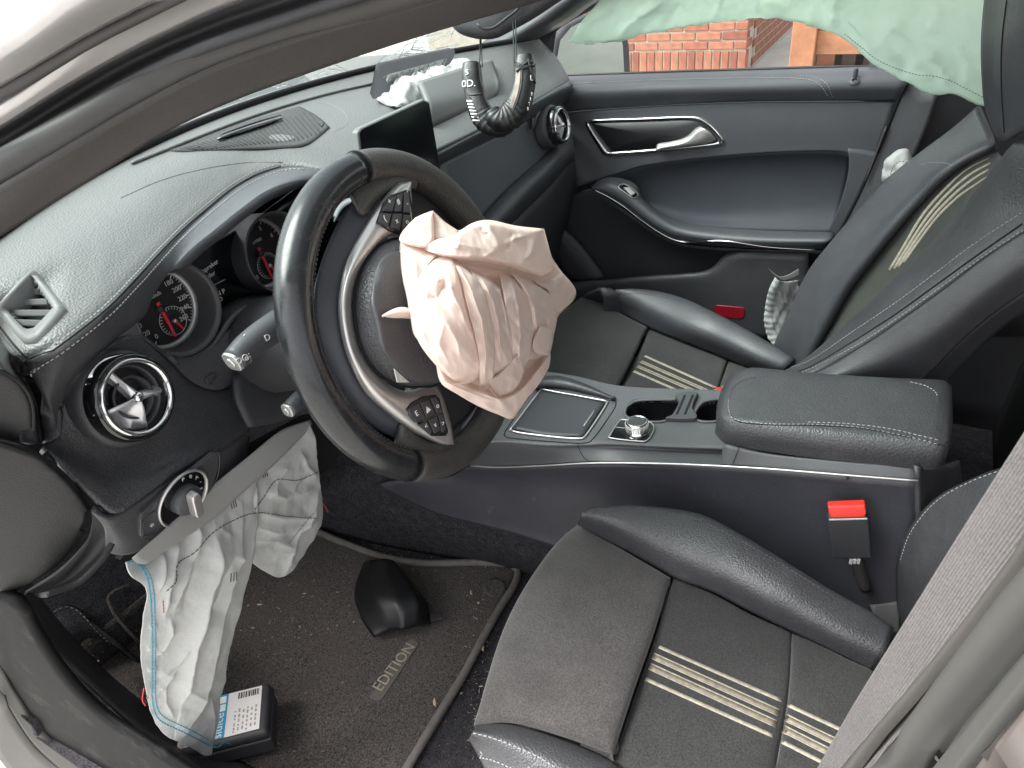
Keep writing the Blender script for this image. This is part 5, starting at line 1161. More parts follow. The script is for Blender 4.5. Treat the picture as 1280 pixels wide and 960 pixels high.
# openings sunk through the top, each with a lining and a raised rim
for pp in ([(781, 516), (788, 504), (802, 499), (846, 499), (850, 505), (840, 522), (826, 528), (798, 527), (784, 522)], [(868, 520), (874, 508), (884, 502), (904, 500), (908, 508), (906, 524), (890, 528), (874, 527)]):
    a = ot.line(pp, .0012, 40, True); c_ = sum(a, Vector()) / 40
    b = [p - Vector((0, 0, .07)) for p in a]; cb_ = c_ - Vector((0, 0, .07))
    from_grid([a, [p - Vector((0, 0, .03)) for p in a], b, [p.lerp(cb_, .98) for p in b]], 'cup_well', M['cup'], co_, closed_u=True)
    q2 = spl([Vector((x, y, 0)) for x, y in pp], 30, True); cut(top, [(p.x, p.y) for p in q2])
    tube('cup_rim', a, .0022, M['plastic2'], co_, None, 8, closed=True)
patch('cup_edge', [ot.line([(784, 506), (800, 498), (846, 497)], .001), ot.line([(784, 510), (800, 503), (846, 502)], .004)], M['plastic2'], co_, 12, 4, .002)
dv_ = ot.line([(832, 527), (842, 522), (849, 508), (845, 500), (845, 496), (872, 494), (869, 503), (866, 515), (871, 527)], .008, 30, True)
_, nd = ot(850, 512)
cd_ = prism('cup_divider', dv_, -nd * .010, M['hardplastic'], co_, .0015)
for dx in (0, 10):
    prism('divider_slot', ot.line([(845 + dx, 523), (848 + dx, 523), (858 + dx, 499), (855 + dx, 499)], .0088), -nd * .001, M['blackhole'], cd_)
# passenger buckle peeping out beside the stripes
pbk = S(890, 497, 'x', .13)
b2 = thing('belt_buckle', pbk, 'red topped belt buckle half hidden between cup holder and passenger seat', 'seat belt buckle')
e1 = (S(900, 490, 'x', .13) - S(881, 499, 'x', .13))
prism('release_button', [S(880, 498, 'x', .12), S(894, 488, 'x', .12), S(901, 489, 'x', .12), S(899, 495, 'x', .12), S(884, 503, 'x', .12)], Vector((.015, 0, -.002)), M['red'], b2, .002)
prism('buckle_body', [S(868, 499, 'x', .125), S(880, 496, 'x', .125), S(886, 503, 'x', .125), S(878, 512, 'x', .125), S(866, 508, 'x', .125)], Vector((.012, 0, -.002)), M['darkplastic'], b2, .002)

# ---------------------------------------------------------------- passenger door
do = thing('passenger_door', (.74, .4, -.1), 'closed passenger door with black leather lining, chrome handle and lowered belt line', 'car door')
belt_ = patch('door_top_pad', [L('x', .735, (690, 96), (740, 94), (830, 91), (930, 88), (1030, 85), (1112, 83), (1142, 84)), L('x', .705, (692, 104), (740, 102), (830, 99), (930, 96), (1030, 93), (1112, 91), (1140, 92)), L('x', .685, (696, 118), (745, 117), (830, 113), (930, 111), (1030, 109), (1110, 108), (1132, 108)), L('x', .70, (704, 140), (752, 136), (830, 131), (930, 127), (1030, 126), (1104, 126), (1124, 126))], M['smoothleather'], do, 50, 18, .01)
belt_.data.materials[0] = M['doorpad'] = mat('door_leather', (.060, .062, .070), .5, bump=('grain', 700, .2, .0004), var=.08, vscale=8)
odp = On(belt_)
dl_ = [(698, 107), (740, 104), (805, 101), (870, 99), (930, 98), (985, 98), (1010, 100), (1026, 107), (1036, 122)]
stitches('stitching', odp.line(dl_, .0008, 120), M['thread'], do, r=.0007)
stitches('stitching', odp.line([(1000, 95), (1020, 97), (1034, 106), (1041, 122)], .0008, 40), M['thread'], do)
patch('door_core', [[Vector((.775, 1.0, .70)), Vector((.775, -.1, .72))], [Vector((.79, 1.0, -.2)), Vector((.79, -.1, -.2))]], M['blackhole'], do, 8, 8, .02)
tube('window_rubber', L('x', .742, (690, 95), (830, 90), (930, 87), (1030, 84), (1142, 83)), .003, M['rubber'], do, 30, 6)
q, n_ = odp(1068, 102, .0)
lathe('lock_pin_collar', [(.010, 0), (.009, .003), (.005, .004)], q, Vector((-.6, 0, .8)), M['doorpad'], do, 20)
lathe('lock_pin', [(.0042, -.004), (.0042, .022), (.003, .024), (0, .024)], S(1068, 102, 'x', .695), Vector((0, 0, 1)), M['darkplastic'], do, 14)
# mid panel with the handle pocket
mp = patch('door_panel', [L('x', .705, (704, 141), (752, 137), (830, 132), (930, 128), (1030, 127), (1104, 127), (1122, 127)),
      L('x', .70, (712, 175), (752, 168), (830, 160), (930, 158), (1030, 158), (1098, 158), (1112, 158)),
      L('x', .70, (716, 210), (752, 208), (810, 202), (870, 194), (960, 186), (1044, 184), (1072, 188), (1102, 190)),
      L('x', .70, (720, 235), (745, 226), (775, 217), (808, 206), (870, 198), (960, 191), (1040, 189), (1064, 194), (1096, 205))], M['doorpad'], do, 50, 24, .008)
rp = patch('door_edge_strip', [L('x', .696, (1060, 186), (1074, 187), (1088, 189), (1103, 192)), L('x', .696, (1061, 210), (1071, 211), (1082, 212), (1094, 212)), L('x', .696, (1055, 238), (1063, 240), (1072, 241), (1081, 241)), L('x', .696, (1045, 268), (1051, 271), (1058, 272), (1065, 273)), L('x', .696, (1034, 291), (1038, 294), (1043, 298), (1048, 302))], M['doorpad'], do, 16, 20, .006)
omp = On(mp)
hz_o = [(733, 157), (735, 151), (742, 149), (800, 147), (867, 145), (886, 152), (900, 166), (905, 176), (902, 181), (880, 184), (830, 189), (764, 194), (756, 193), (750, 186)]
hz_i = [(738, 157), (741, 153), (800, 151), (864, 149), (882, 155), (896, 168), (900, 176), (878, 180), (830, 185), (766, 190), (760, 188)]
A_ = omp.line(hz_o, .004, 90, True); B_ = omp.line(hz_i, .004, 90, True); Bm = omp.line(hz_i, -.002, 90, True); Am = omp.line(hz_o, -.001, 90, True)
hb = from_grid([Am, A_, B_, Bm], 'handle_bezel', M['chrome'], do, closed_u=True)
hcn = sum(B_, Vector()) / 90
M['pocket'] = mat('handle_pocket', (.010, .010, .012), .4, rvar=.05)
from_grid([Bm, [p.lerp(hcn, .12) + Vector((-.0015, 0, 0)) for p in B_], [p.lerp(hcn, .99) + Vector((-.0015, 0, 0)) for p in B_]], 'handle_pocket', M['pocket'], do, closed_u=True)
patch('handle_pocket_step', [omp.line([(824, 151), (822, 165), (818, 184)], .0045), omp.line([(838, 150), (838, 165), (832, 183)], .0035)], M['blackhole'], do, 10, 5, .001)
hp = patch('door_pull', [omp.line([(822, 183), (824, 178), (840, 175), (858, 170), (870, 160), (877, 156)], .010), omp.line([(823, 184), (832, 180), (850, 177), (866, 171), (876, 162), (883, 158)], .020), omp.line([(826, 185), (842, 182), (862, 179), (878, 175), (886, 168), (890, 163)], .018), omp.line([(830, 185), (850, 183), (868, 180), (884, 178), (893, 176), (896, 173)], .008)], M['satin'], do, 30, 14, .004)
# hollow above the armrest
M['doordark'] = mat('door_recess_cloth', (.042, .046, .056), .75, var=.08, vscale=8)
rc = patch('door_recess', [L('x', .705, (745, 228), (775, 218), (808, 207), (870, 199), (960, 192), (1040, 190), (1065, 195)),
      L('x', .73, (770, 240), (810, 228), (860, 216), (930, 208), (1000, 206), (1050, 208), (1062, 212)),
      L('x', .73, (796, 252), (840, 262), (890, 266), (950, 262), (1010, 258), (1040, 256), (1052, 256)),
      L('x', .70, (802, 262), (846, 278), (895, 284), (950, 288), (1000, 290), (1026, 291), (1042, 288))], M['doordark'], do, 40, 24, .006)
arm = patch('door_armrest', [L('x', [.70, .68], (739, 232), (752, 224), (764, 221), (782, 224), (797, 232), (803, 246), (820, 262), (848, 276), (900, 284), (960, 288), (1042, 290)),
      L('x', [.67, .635], (739, 234), (756, 230), (770, 232), (786, 240), (800, 253), (822, 270), (850, 284), (900, 291), (960, 295), (1040, 296)),
      L('x', [.66, .62], (741, 235), (760, 240), (780, 250), (800, 266), (826, 284), (852, 294), (900, 300), (960, 303), (1034, 303)),
      L('x', [.67, .64], (742, 238), (760, 246), (782, 260), (804, 277), (830, 294), (856, 303), (902, 308), (960, 311), (1030, 312))], M['doorpad'], do, 60, 20, .008)
oar = On(arm)
tube('armrest_chrome', oar.line([(741, 237), (760, 245), (782, 259), (804, 276), (830, 293), (856, 302), (902, 308), (960, 311), (1020, 312)], .0015), [.0012, .0022, .0024, .0022, .0012], M['chrome'], do, 60, 8)
stitches('stitching', oar.line([(750, 238), (780, 251), (804, 270), (830, 287), (860, 298), (905, 302), (960, 305), (1020, 305)], .0008, 80), M['darkthread'], do)
qs, ns = oar(790, 240, .002)
sw = prism('window_switch', oar.line([(773, 234), (780, 231), (790, 237), (797, 244), (792, 248), (783, 242)], .002), -ns * .004, M['gloss'], do, .001)
tube('switch_edge', oar.line([(773, 234), (780, 231), (790, 237), (797, 244), (792, 248), (783, 242)], .0025, 24, True), .0007, M['satin'], sw, None, 5, closed=True)
prism('switch_lever', oar.line([(780, 236), (786, 236), (793, 243), (789, 245)], .006), -ns * .004, M['satin'], sw, .001)
# lower door: dark lining and the map pocket
lw = patch('door_lower_panel', [L('x', [.71, .69], (700, 250), (740, 237), (762, 250), (782, 264), (804, 281), (830, 298), (856, 307), (902, 312), (960, 315), (1030, 316)),
      L('x', [.72, .72], (700, 300), (740, 300), (770, 305), (800, 312), (830, 320), (860, 325), (902, 330), (960, 335), (1030, 340)),
      L('x', [.72, .72], (690, 372), (740, 368), (770, 366), (800, 362), (830, 362), (860, 364), (902, 370), (960, 380), (1030, 390))], M['darkplastic'], do, 40, 20, .006)
pk = patch('map_pocket', [L('x', .665, (690, 358), (721, 352), (760, 349), (805, 345), (850, 342), (878, 339), (892, 333), (902, 322), (912, 316), (930, 314), (1010, 316)),
      L('x', .655, (690, 366), (721, 360), (760, 357), (805, 353), (850, 350), (882, 348), (898, 343), (908, 334), (918, 326), (932, 322), (1010, 324)),
      L('x', .66, (690, 400), (721, 396), (760, 394), (805, 392), (850, 394), (880, 400), (900, 410), (915, 416), (930, 420), (950, 424), (1010, 430))], M['plastic'], do, 50, 14, .01)
opk = On(pk)
rf = prism('door_reflector', opk.line([(893, 384), (896, 381), (928, 384), (931, 386), (930, 396), (926, 398), (897, 396), (893, 393)], .002), Vector((.003, 0, 0)), M['reflector'], do, .001)
patch('speaker_wedge', [L('x', .70, (694, 278), (720, 300), (752, 340), (756, 348)), L('x', .69, (692, 284), (710, 318), (738, 346), (748, 349)), L('x', .70, (690, 300), (698, 330), (716, 350), (730, 352))], M['plastic'], do, 14, 8, .006)
# door glass and mirror
M['wglass'] = M['glass'].copy(); M['wglass'].name = 'side_glass'
M['wglass'].node_tree.nodes['Transparent BSDF'].inputs['Color'].default_value = (.93, .96, .95, 1)
patch('door_glass', [L('x', .75, (690, 96), (830, 91), (930, 88), (1030, 85), (1142, 84)), L('x', .68, (690, -60), (830, -70), (930, -80), (1030, -90), (1142, -90))], M['wglass'], do, 12, 8, 0)
MP = [(699, 94), (699, 72), (703, 50), (716, 34), (738, 22), (762, 24), (775, 36), (781, 56), (783, 94)]
mo_ = [S(x, y, 'y', .86) for x, y in MP]; mce = sum(mo_, Vector()) / 9
mh = from_grid([[mce + (p - mce) * 1.0 + Vector((0, .012, 0)) for p in mo_], [mce + (p - mce) * 1.10 + Vector((0, -.004, 0)) for p in mo_], [mce + (p - mce) * 1.12 + Vector((0, .02, 0)) for p in mo_], [mce + (p - mce) * .9 + Vector((0, .12, 0)) for p in mo_]], 'wing_mirror', M['darkplastic'], do, closed_u=True)
M['mirrorglass'] = mat('mirror_glass', (.15, .18, .17), .06, 1.0, rvar=.03)  # dark tone painted in for the reflected car side, which is not built
prism('mirror_glass', [p + Vector((0, .006, 0)) for p in mo_], Vector((0, .004, 0)), M['mirrorglass'], mh, .001)
# far door post behind, and the dark rear of the cabin
dp_ = patch('rear_post_trim', [L('x', .70, (1142, 84), (1120, 130), (1096, 190), (1068, 250), (1036, 310), (1000, 380), (985, 440)), L('x', .685, (1152, 108), (1134, 150), (1112, 200), (1086, 256), (1056, 314), (1020, 390), (1000, 440)), L('x', .67, (1172, 112), (1160, 150), (1144, 190), (1120, 240), (1090, 300), (1040, 390), (1020, 440))], M['plastic'], body, 24, 14, .008)
tube('door_edge_gap', L('x', .698, (1140, 88), (1120, 132), (1096, 192), (1070, 250), (1040, 306)), .004, M['blackhole'], body, 20, 6)
tube('post_latch', L('x', .69, (1108, 158), (1096, 190), (1082, 226)), .0022, M['pillargrey'], body, 8, 6)
patch('rear_quarter', [L('x', .72, (1150, 60), (1180, 60), (1230, 60), (1300, 60)), L('x', .74, (1120, 240), (1180, 240), (1240, 240), (1300, 240)), L('x', .74, (1040, 420), (1100, 420), (1180, 420), (1300, 420))], M['darkplastic'], body, 10, 10, .01)
patch('rear_side_lining', [[Vector((.735, -1.3, .95)), Vector((.735, .1, .78))], [Vector((.745, -1.3, .4)), Vector((.745, .1, .4))], [Vector((.735, -1.3, -.02)), Vector((.735, .1, -.02))]], M['darkplastic'], body, 20, 12, .01)
rs = thing('rear_bench', (0, -.75, 0), 'dark rear bench seat in the shadow behind the armrest', 'car seat')
patch('bench_cushion', [[Vector((-.68, -.28, .02)), Vector((.68, -.28, .02))], [Vector((-.68, -.30, .28)), Vector((.68, -.30, .28))], [Vector((-.68, -.36, .33)), Vector((.68, -.36, .33))], [Vector((-.68, -.75, .30)), Vector((.68, -.75, .30))]], M['darkplastic'], rs, 30, 24, .02, face=Vector((0, .5, 1.2)))
patch('bench_backrest', [[Vector((-.68, -.72, .28)), Vector((.68, -.72, .28))], [Vector((-.68, -.85, .6)), Vector((.68, -.85, .6))], [Vector((-.68, -.98, .92)), Vector((.68, -.98, .92))]], M['darkplastic'], rs, 30, 20, .02, face=Vector((0, .5, 1.2)))
# ---------------------------------------------------------------- deployed airbags (cloth)
def seg_d(px, py, a, b):
    dx, dy = b[0] - a[0], b[1] - a[1]; l2 = dx * dx + dy * dy
    t = max(0., min(1., ((px - a[0]) * dx + (py - a[1]) * dy) / l2)); ex, ey = px - a[0] - t * dx, py - a[1] - t * dy
    d = math.hypot(ex, ey); return (d if dx * (py - a[1]) - dy * (px - a[0]) > 0 else -d), t
def folds(px, py, F):
    h = 0
    for pts, A, w1, w2 in F:
        bd = None; n = len(pts) - 1
        for i in range(n):
            s, t = seg_d(px, py, pts[i], pts[i + 1])
            if bd is None or abs(s) < abs(bd[0]): bd = (s, (i + t) / n)
        s, t = bd; w_ = w1 if s < 0 else w2
        if abs(s) < 4 * w_:
            e = min(1, 4 * min(t, 1 - t) + .25)
            h += A * e * math.exp(-abs(s) / w_)
    return h
def tri(x): x = x - math.floor(x); return abs(2 * x - 1)
def crumple(p, f, seed=0.):
    q = Vector((p.x, p.y, p.z)) * f + Vector((seed, seed * .7, seed * 1.3))
    w_ = Vector((noise.noise(q * .6), noise.noise(q * .6 + Vector((7, 3, 1))), noise.noise(q * .6 + Vector((2, 9, 4))))) * .7
    q = q + w_; h = 0
    for k, (d, a) in enumerate((((.9, .3, .3), 1), ((-.4, .8, .45), .8), ((.3, -.5, .8), .7), ((.7, .7, -.2), .5), ((1.6, -1.1, .9), .4), ((-1.2, -1.7, 1.3), .3))):
        h += a * (tri(q.dot(Vector(d)) + k * .37) - .5)
    return h
# pink driver airbag
pk_ = thing('driver_airbag', WC + WN * .08, 'crumpled pale pink airbag hanging limp from the steering wheel hub', 'airbag')
PO = [(500, 300), (512, 278), (530, 268), (541, 264), (556, 277), (572, 288), (590, 280), (612, 276), (640, 282), (668, 286), (679, 287), (684, 305), (690, 322), (706, 345), (719, 362), (718, 374), (700, 392), (694, 405), (690, 432), (680, 456), (664, 490), (650, 512), (640, 524), (622, 518), (598, 508), (572, 493), (552, 480), (546, 462), (545, 446), (534, 434), (518, 420), (513, 398), (508, 370), (502, 345), (499, 322)]
pcx, pcy = 602., 392.
def bagd(px, py): return .135 - .045 * min(1.3, math.hypot((px - pcx) / 105, (py - pcy) / 128)) ** 2 + .012 * (py - 392) / 130
PB = spl([Vector((x, y, 0)) for x, y in PO], 170, True)
PF = [([(612, 340), (636, 400), (630, 470)], -.010, 10, 10), ([(566, 470), (606, 486), (650, 478)], -.008, 8, 8), ([(540, 320), (590, 332), (640, 340)], -.012, 8, 8)]
G = []; NR = 50
for j in range(NR + 1):
    f = j / NR; row = []
    for i in range(170):
        bx, by = PB[i].x, PB[i].y
        px, py = pcx + (bx - pcx) * f, pcy + (by - pcy) * f
        p0 = wp(px, py, .1)
        h = folds(px, py, PF) + .0035 * crumple(p0, 17, 1.) + .0012 * crumple(p0, 48, 5.)
        row.append(wp(px, py, bagd(px, py) - .012 - .02 * max(0, (f - .93) / .07) ** 2 + h * (1 if f < .95 else .5)))
    G.append(row)
for f_, d_ in ((.86, .045), (.55, .035), (.3, .03)):      # turned under and gathered towards the hub
    G.append([wp(540 + (PB[i].x - 540) * f_ , 395 + (PB[i].y - 395) * f_, d_) for i in range(170)])
from_grid(G, 'airbag_cloth', M['pink'], pk_, closed_u=True, face=CAM)
def layer(rows, off, F=(), ew=.16, tuck=.016, cr=.0022, fr=22, sd=1., nu=44, nv=44, wr=0.):
    R = grid_rows([[Vector((x, y, 0)) for x, y in r] for r in rows], nu, nv); H = []
    for j in range(nv):
        row = []
        for i in range(nu):
            q = R[j][i]; e = min(i / (nu - 1), 1 - i / (nu - 1), j / (nv - 1), 1 - j / (nv - 1)) * 2
            g = 1 - min(1, e / ew); p0 = wp(q.x, q.y, .1)
            h = off - tuck * g ** 3 + (folds(q.x, q.y, F) if F else 0) * (1 - g * .6) + cr * crumple(p0, fr, sd) + cr * .45 * crumple(p0, fr * 2.7, sd + 2)
            row.append(wp(q.x, q.y, bagd(q.x, q.y) + h))
        H.append(row)
    return from_grid(H, 'airbag_fold', M['pink'], pk_, thick=0)
# left panel, upper lobe, big upper roll, oval lobe, hanging pleats, diagonal bands and the lower roll
layer([[(500, 299), (512, 303), (528, 308), (552, 318)], [(503, 325), (512, 328), (522, 332), (536, 333)], [(507, 352), (512, 354), (518, 357), (526, 357)], [(512, 388), (516, 392), (520, 396), (526, 398)]], .001, [([(508, 310), (520, 330), (522, 350)], .005, 4, 8)], nu=30, nv=30)
layer([[(541, 264), (552, 274), (560, 280), (574, 289)], [(541, 284), (552, 288), (561, 291), (574, 292)], [(541, 300), (553, 300), (564, 298), (576, 294)]], .002, nu=24, nv=24)
layer([[(519, 272), (530, 267), (542, 263)], [(504, 288), (524, 283), (543, 282)], [(499, 299), (520, 299), (543, 300)], [(503, 305), (518, 309), (532, 311)]], .012, [([(528, 276), (526, 292), (532, 308)], .004, 9, 4)], ew=.22, nu=30, nv=34)
layer([[(664, 350), (680, 352), (696, 344), (704, 342)], [(672, 356), (688, 361), (706, 358), (714, 353)], [(684, 364), (698, 370), (712, 370), (720, 364)], [(690, 392), (698, 392), (706, 386), (716, 376)]], .004, [([(690, 346), (704, 352), (716, 368)], .006, 8, 4), ([(676, 350), (694, 362)], -.004, 5, 5)], nu=30, nv=30, sd=4.)
layer([[(634, 336), (660, 348), (682, 362), (698, 372)], [(650, 360), (668, 370), (684, 382), (698, 388)], [(662, 392), (674, 399), (686, 404), (696, 402)], [(662, 420), (672, 424), (682, 424), (692, 420)], [(646, 454), (660, 452), (672, 450), (686, 440)]], .006, [([(648, 348), (668, 384), (672, 420)], .010, 12, 4), ([(664, 356), (688, 372)], .006, 10, 3), ([(664, 436), (672, 412), (688, 400)], -.006, 4, 6)], sd=7.)
layer([[(622, 342), (640, 346), (656, 358)], [(628, 372), (646, 376), (664, 386)], [(633, 405), (650, 410), (667, 414)], [(638, 440), (652, 441), (664, 438)], [(644, 476), (652, 466), (660, 452)]], .009, [([(640, 350), (648, 385), (651, 420), (648, 460)], .009, 5, 12), ([(632, 380), (640, 420), (642, 450)], -.004, 4, 4)], ew=.2, sd=3.)
layer([[(582, 332), (604, 343), (626, 360)], [(600, 362), (616, 370), (632, 385)], [(611, 400), (625, 406), (638, 414)], [(616, 438), (628, 441), (642, 446)], [(608, 474), (622, 470), (640, 458)]], .012, [([(602, 348), (616, 375), (624, 410), (626, 450)], .008, 10, 4), ([(614, 352), (626, 372), (632, 402)], -.005, 3, 5)], ew=.2, sd=2.)
layer([[(562, 320), (574, 327), (586, 338)], [(574, 352), (590, 356), (606, 363)], [(585, 395), (600, 397), (616, 403)], [(594, 430), (606, 433), (620, 437)], [(598, 464), (607, 466), (618, 464)], [(600, 489), (608, 487), (616, 480)]], .016, [([(572, 330), (588, 360), (602, 400), (607, 440), (606, 476)], .009, 12, 4)], ew=.24, sd=6.)
layer([[(529, 337), (545, 323), (563, 318), (570, 328)], [(516, 362), (535, 350), (556, 345), (577, 354)], [(514, 392), (536, 387), (562, 386), (587, 396)], [(523, 427), (545, 421), (568, 419), (597, 426)], [(546, 458), (560, 452), (578, 450), (602, 452)], [(570, 479), (580, 480), (590, 477), (602, 467)]], .021, [([(541, 352), (556, 350), (570, 362)], .005, 5, 3), ([(556, 350), (548, 372), (534, 372)], -.004, 4, 4), ([(560, 356), (576, 385), (588, 420)], .006, 4, 10), ([(556, 400), (540, 410), (530, 404)], .003, 5, 3), ([(556, 400), (570, 424), (576, 446)], .004, 6, 3), ([(556, 402), (548, 430), (560, 452)], .003, 5, 3), ([(580, 404), (592, 430), (596, 452)], -.005, 3, 4), ([(580, 476), (592, 462), (600, 458)], -.006, 3, 4)], ew=.26, tuck=.024, cr=.0016, fr=20, sd=9., nu=56, nv=64)
layer([[(546, 462), (556, 476), (580, 484), (604, 490), (626, 497), (650, 486), (668, 466), (688, 440)], [(550, 474), (566, 486), (590, 494), (612, 500), (632, 505), (654, 496), (672, 476), (688, 450)], [(554, 482), (574, 494), (598, 507), (622, 517), (640, 522), (654, 504), (674, 480), (686, 460)]], .014, [([(600, 490), (624, 500), (640, 520)], .006, 6, 4), ([(630, 500), (650, 480), (676, 450)], .007, 5, 8), ([(556, 478), (590, 492), (622, 504)], .004, 5, 4)], ew=.24, nu=70, nv=26, sd=5.)
layer([[(604, 478), (622, 466), (640, 446), (648, 436)], [(614, 490), (634, 474), (648, 456), (654, 440)], [(622, 498), (640, 492), (650, 480), (656, 462)]], .013, nu=30, nv=22, ew=.26, sd=8.)
layer([[(674, 404), (684, 406), (694, 408)], [(664, 428), (676, 432), (690, 432)], [(668, 442), (676, 446), (686, 446)]], .012, nu=20, nv=22, ew=.3)
layer([[(528, 310), (545, 299), (566, 294), (590, 279), (612, 275), (645, 282), (680, 286)], [(530, 311), (548, 304), (570, 303), (596, 296), (625, 298), (655, 305), (687, 312)], [(531, 312), (552, 312), (576, 313), (604, 313), (634, 318), (660, 326), (692, 335)], [(532, 313), (552, 320), (576, 325), (602, 327), (634, 333), (656, 340), (677, 346)]], .022, [([(608, 278), (618, 294), (626, 314)], .007, 5, 12), ([(600, 284), (606, 292), (612, 292)], -.004, 3, 3), ([(620, 312), (604, 322)], .003, 4, 4), ([(632, 306), (642, 298), (658, 294)], .005, 3, 5), ([(632, 314), (638, 302), (640, 290)], -.004, 3, 3), ([(668, 300), (664, 316), (658, 324)], .004, 3, 5), ([(575, 296), (572, 312)], .003, 4, 6), ([(550, 306), (580, 306), (608, 312)], .004, 6, 9)], ew=.30, tuck=.026, cr=.0014, fr=24, sd=11., nu=90, nv=40)
# a twisted end of cloth pulled through the split lid
patch('airbag_tail', [wps(.066, (477, 394), (488, 389), (500, 385), (514, 386)), wps(.074, (478, 395), (492, 393), (503, 392), (514, 392)), wps(.066, (479, 396), (492, 397), (502, 397), (514, 398))], M['pink'], pk_, 14, 10, .001, wrinkle=.002)

# white knee airbag hanging from under the dashboard
kn_ = thing('knee_airbag', S(260, 660, 'y', .7), 'grey white knee airbag with blue and black stitching hanging under the dashboard', 'airbag')
fl_ = patch('airbag_flap', [L('y', [.70, .66], (388, 525), (352, 538), (312, 570), (270, 604), (236, 634), (206, 662), (166, 698)), L('y', [.70, .66], (390, 530), (368, 546), (332, 572), (292, 606), (256, 640), (222, 664), (172, 704)), L('y', [.70, .66], (388, 535), (372, 552), (342, 582), (304, 616), (268, 648), (232, 672), (182, 706))], M['white'], kn_, 40, 8, .0015)
fl_.data.materials[0] = mat('grey_airbag_band', (.27, .265, .257), .6, var=.05, vscale=14)
KF = [([(262, 662), (261, 690), (260, 708), (248, 744), (234, 800), (226, 850), (222, 880)], .020, 26, 7), ([(300, 640), (292, 690), (276, 730), (262, 790), (252, 840), (244, 880), (228, 916)], .014, 7, 18), ([(240, 640), (244, 672), (238, 700), (222, 730), (214, 760)], .010, 10, 5), ([(222, 672), (216, 700), (206, 730), (204, 770)], .008, 7, 4), ([(204, 690), (202, 712), (196, 736)], .006, 5, 3), ([(210, 770), (212, 790), (202, 812), (196, 818)], .007, 4, 3), ([(222, 790), (212, 806), (198, 822)], -.005, 3, 3), ([(230, 800), (218, 824), (196, 846)], .007, 5, 3), ([(216, 834), (204, 852), (196, 860)], .006, 4, 3), ([(204, 850), (206, 876), (216, 896)], .004, 4, 4), ([(276, 700), (262, 740), (252, 760)], -.008, 6, 5), ([(240, 690), (236, 730), (226, 760)], -.006, 5, 5), ([(222, 850), (246, 866), (262, 868)], .004, 5, 8), ([(262, 870), (266, 900), (262, 930)], .006, 3, 5), ([(284, 690), (296, 700), (304, 700)], .005, 4, 3), ([(280, 640), (270, 660), (286, 668)], .005, 3, 4), ([(196, 780), (186, 784)], .003, 3, 3), ([(196, 806), (184, 812)], .003, 3, 3), ([(196, 832), (184, 838)], .003, 3, 3), ([(198, 860), (188, 866)], .003, 3, 3)]
def kfn(F, amp, sd):
    def f(u, v, p, n):
        d = p - CAM; c = Vector((d.dot(rt), d.dot(dn), d.dot(fw))); px, py = 640 + FPX * c.x / c.z, 480 + FPX * c.y / c.z
        return p + n * (folds(px, py, F) + amp * crumple(p, 13, sd) + amp * .3 * crumple(p, 42, sd + 3))
    return f
ka = patch('airbag_cloth', [L('y', [.67, .69], (158, 702), (190, 690), (222, 668), (258, 640), (290, 614), (318, 590)),
     L('y', [.66, .69], (164, 720), (200, 712), (236, 694), (270, 668), (298, 644), (322, 622)),
     L('y', [.67, .69], (182, 738), (212, 744), (244, 738), (274, 722), (296, 708), (314, 698)),
     L('y', [.69, .705], (177, 790), (206, 796), (236, 794), (260, 788), (280, 782), (294, 776)),
     L('y', [.71, .73], (178, 838), (204, 846), (230, 850), (252, 850), (268, 848), (281, 845)),
     L('y', [.73, .75], (186, 882), (206, 895), (228, 904), (248, 908), (260, 908), (271, 906)),
     L('y', [.74, .76], (194, 904), (210, 920), (230, 928), (244, 938), (256, 945), (264, 944))], M['white'], kn_, 110, 150, .0012, fn=kfn(KF, .0022, 2.))
KG = [([(320, 640), (350, 646), (380, 644), (398, 634)], .008, 8, 4), ([(318, 658), (344, 664), (370, 656), (396, 648)], .010, 8, 5), ([(330, 614), (356, 622), (390, 610)], .008, 6, 4), ([(310, 690), (340, 680), (380, 660)], -.007, 5, 5), ([(398, 610), (384, 640), (360, 690), (356, 718)], .009, 10, 4), ([(360, 580), (346, 600), (336, 622)], .007, 5, 4), ([(376, 566), (384, 584), (396, 596)], .006, 4, 4), ([(350, 626), (372, 612), (388, 592)], -.006, 4, 4), ([(318, 676), (344, 676), (366, 684)], .005, 4, 6), ([(340, 700), (352, 690), (366, 688)], .004, 4, 4), ([(318, 600), (314, 630), (318, 660)], .010, 4, 8)]
kb_ = patch('airbag_cloth', [L('y', .70, (306, 604), (326, 588), (352, 566), (374, 546), (387, 530)), L('y', .695, (308, 630), (332, 614), (358, 594), (382, 574), (396, 560)), L('y', .70, (310, 658), (334, 650), (360, 636), (384, 618), (400, 606)), L('y', .71, (310, 684), (334, 690), (360, 682), (386, 664), (402, 648)), L('y', .715, (308, 698), (330, 714), (354, 721), (378, 694), (396, 664))], M['white'], kn_, 90, 90, .0012, fn=kfn(KG, .0024, 8.))
ok_ = On(ka, kb_)
def kst(pp, m, n=60, r=.0006): stitches('stitching', ok_.line(pp, .001, n), M[m], kn_, .0045, .0016, r)
kst([(163, 699), (180, 715), (187, 740), (190, 790), (190, 840), (191, 880), (200, 900), (228, 914), (262, 932)], 'bluethread', 120, .0008)
kst([(168, 699), (185, 716), (192, 742), (194, 790), (194, 840), (195, 878), (204, 895), (230, 908), (262, 925)], 'bluethread', 120, .0007)
kst([(396, 648), (360, 646), (322, 641), (292, 650), (262, 669), (244, 690), (222, 704), (219, 727), (204, 742)], 'darkthread', 100)
kst([(397, 590), (372, 600), (346, 600), (330, 620), (316, 640)], 'darkthread', 50)
kst([(360, 680), (384, 650), (394, 640)], 'darkthread', 30, .0004)
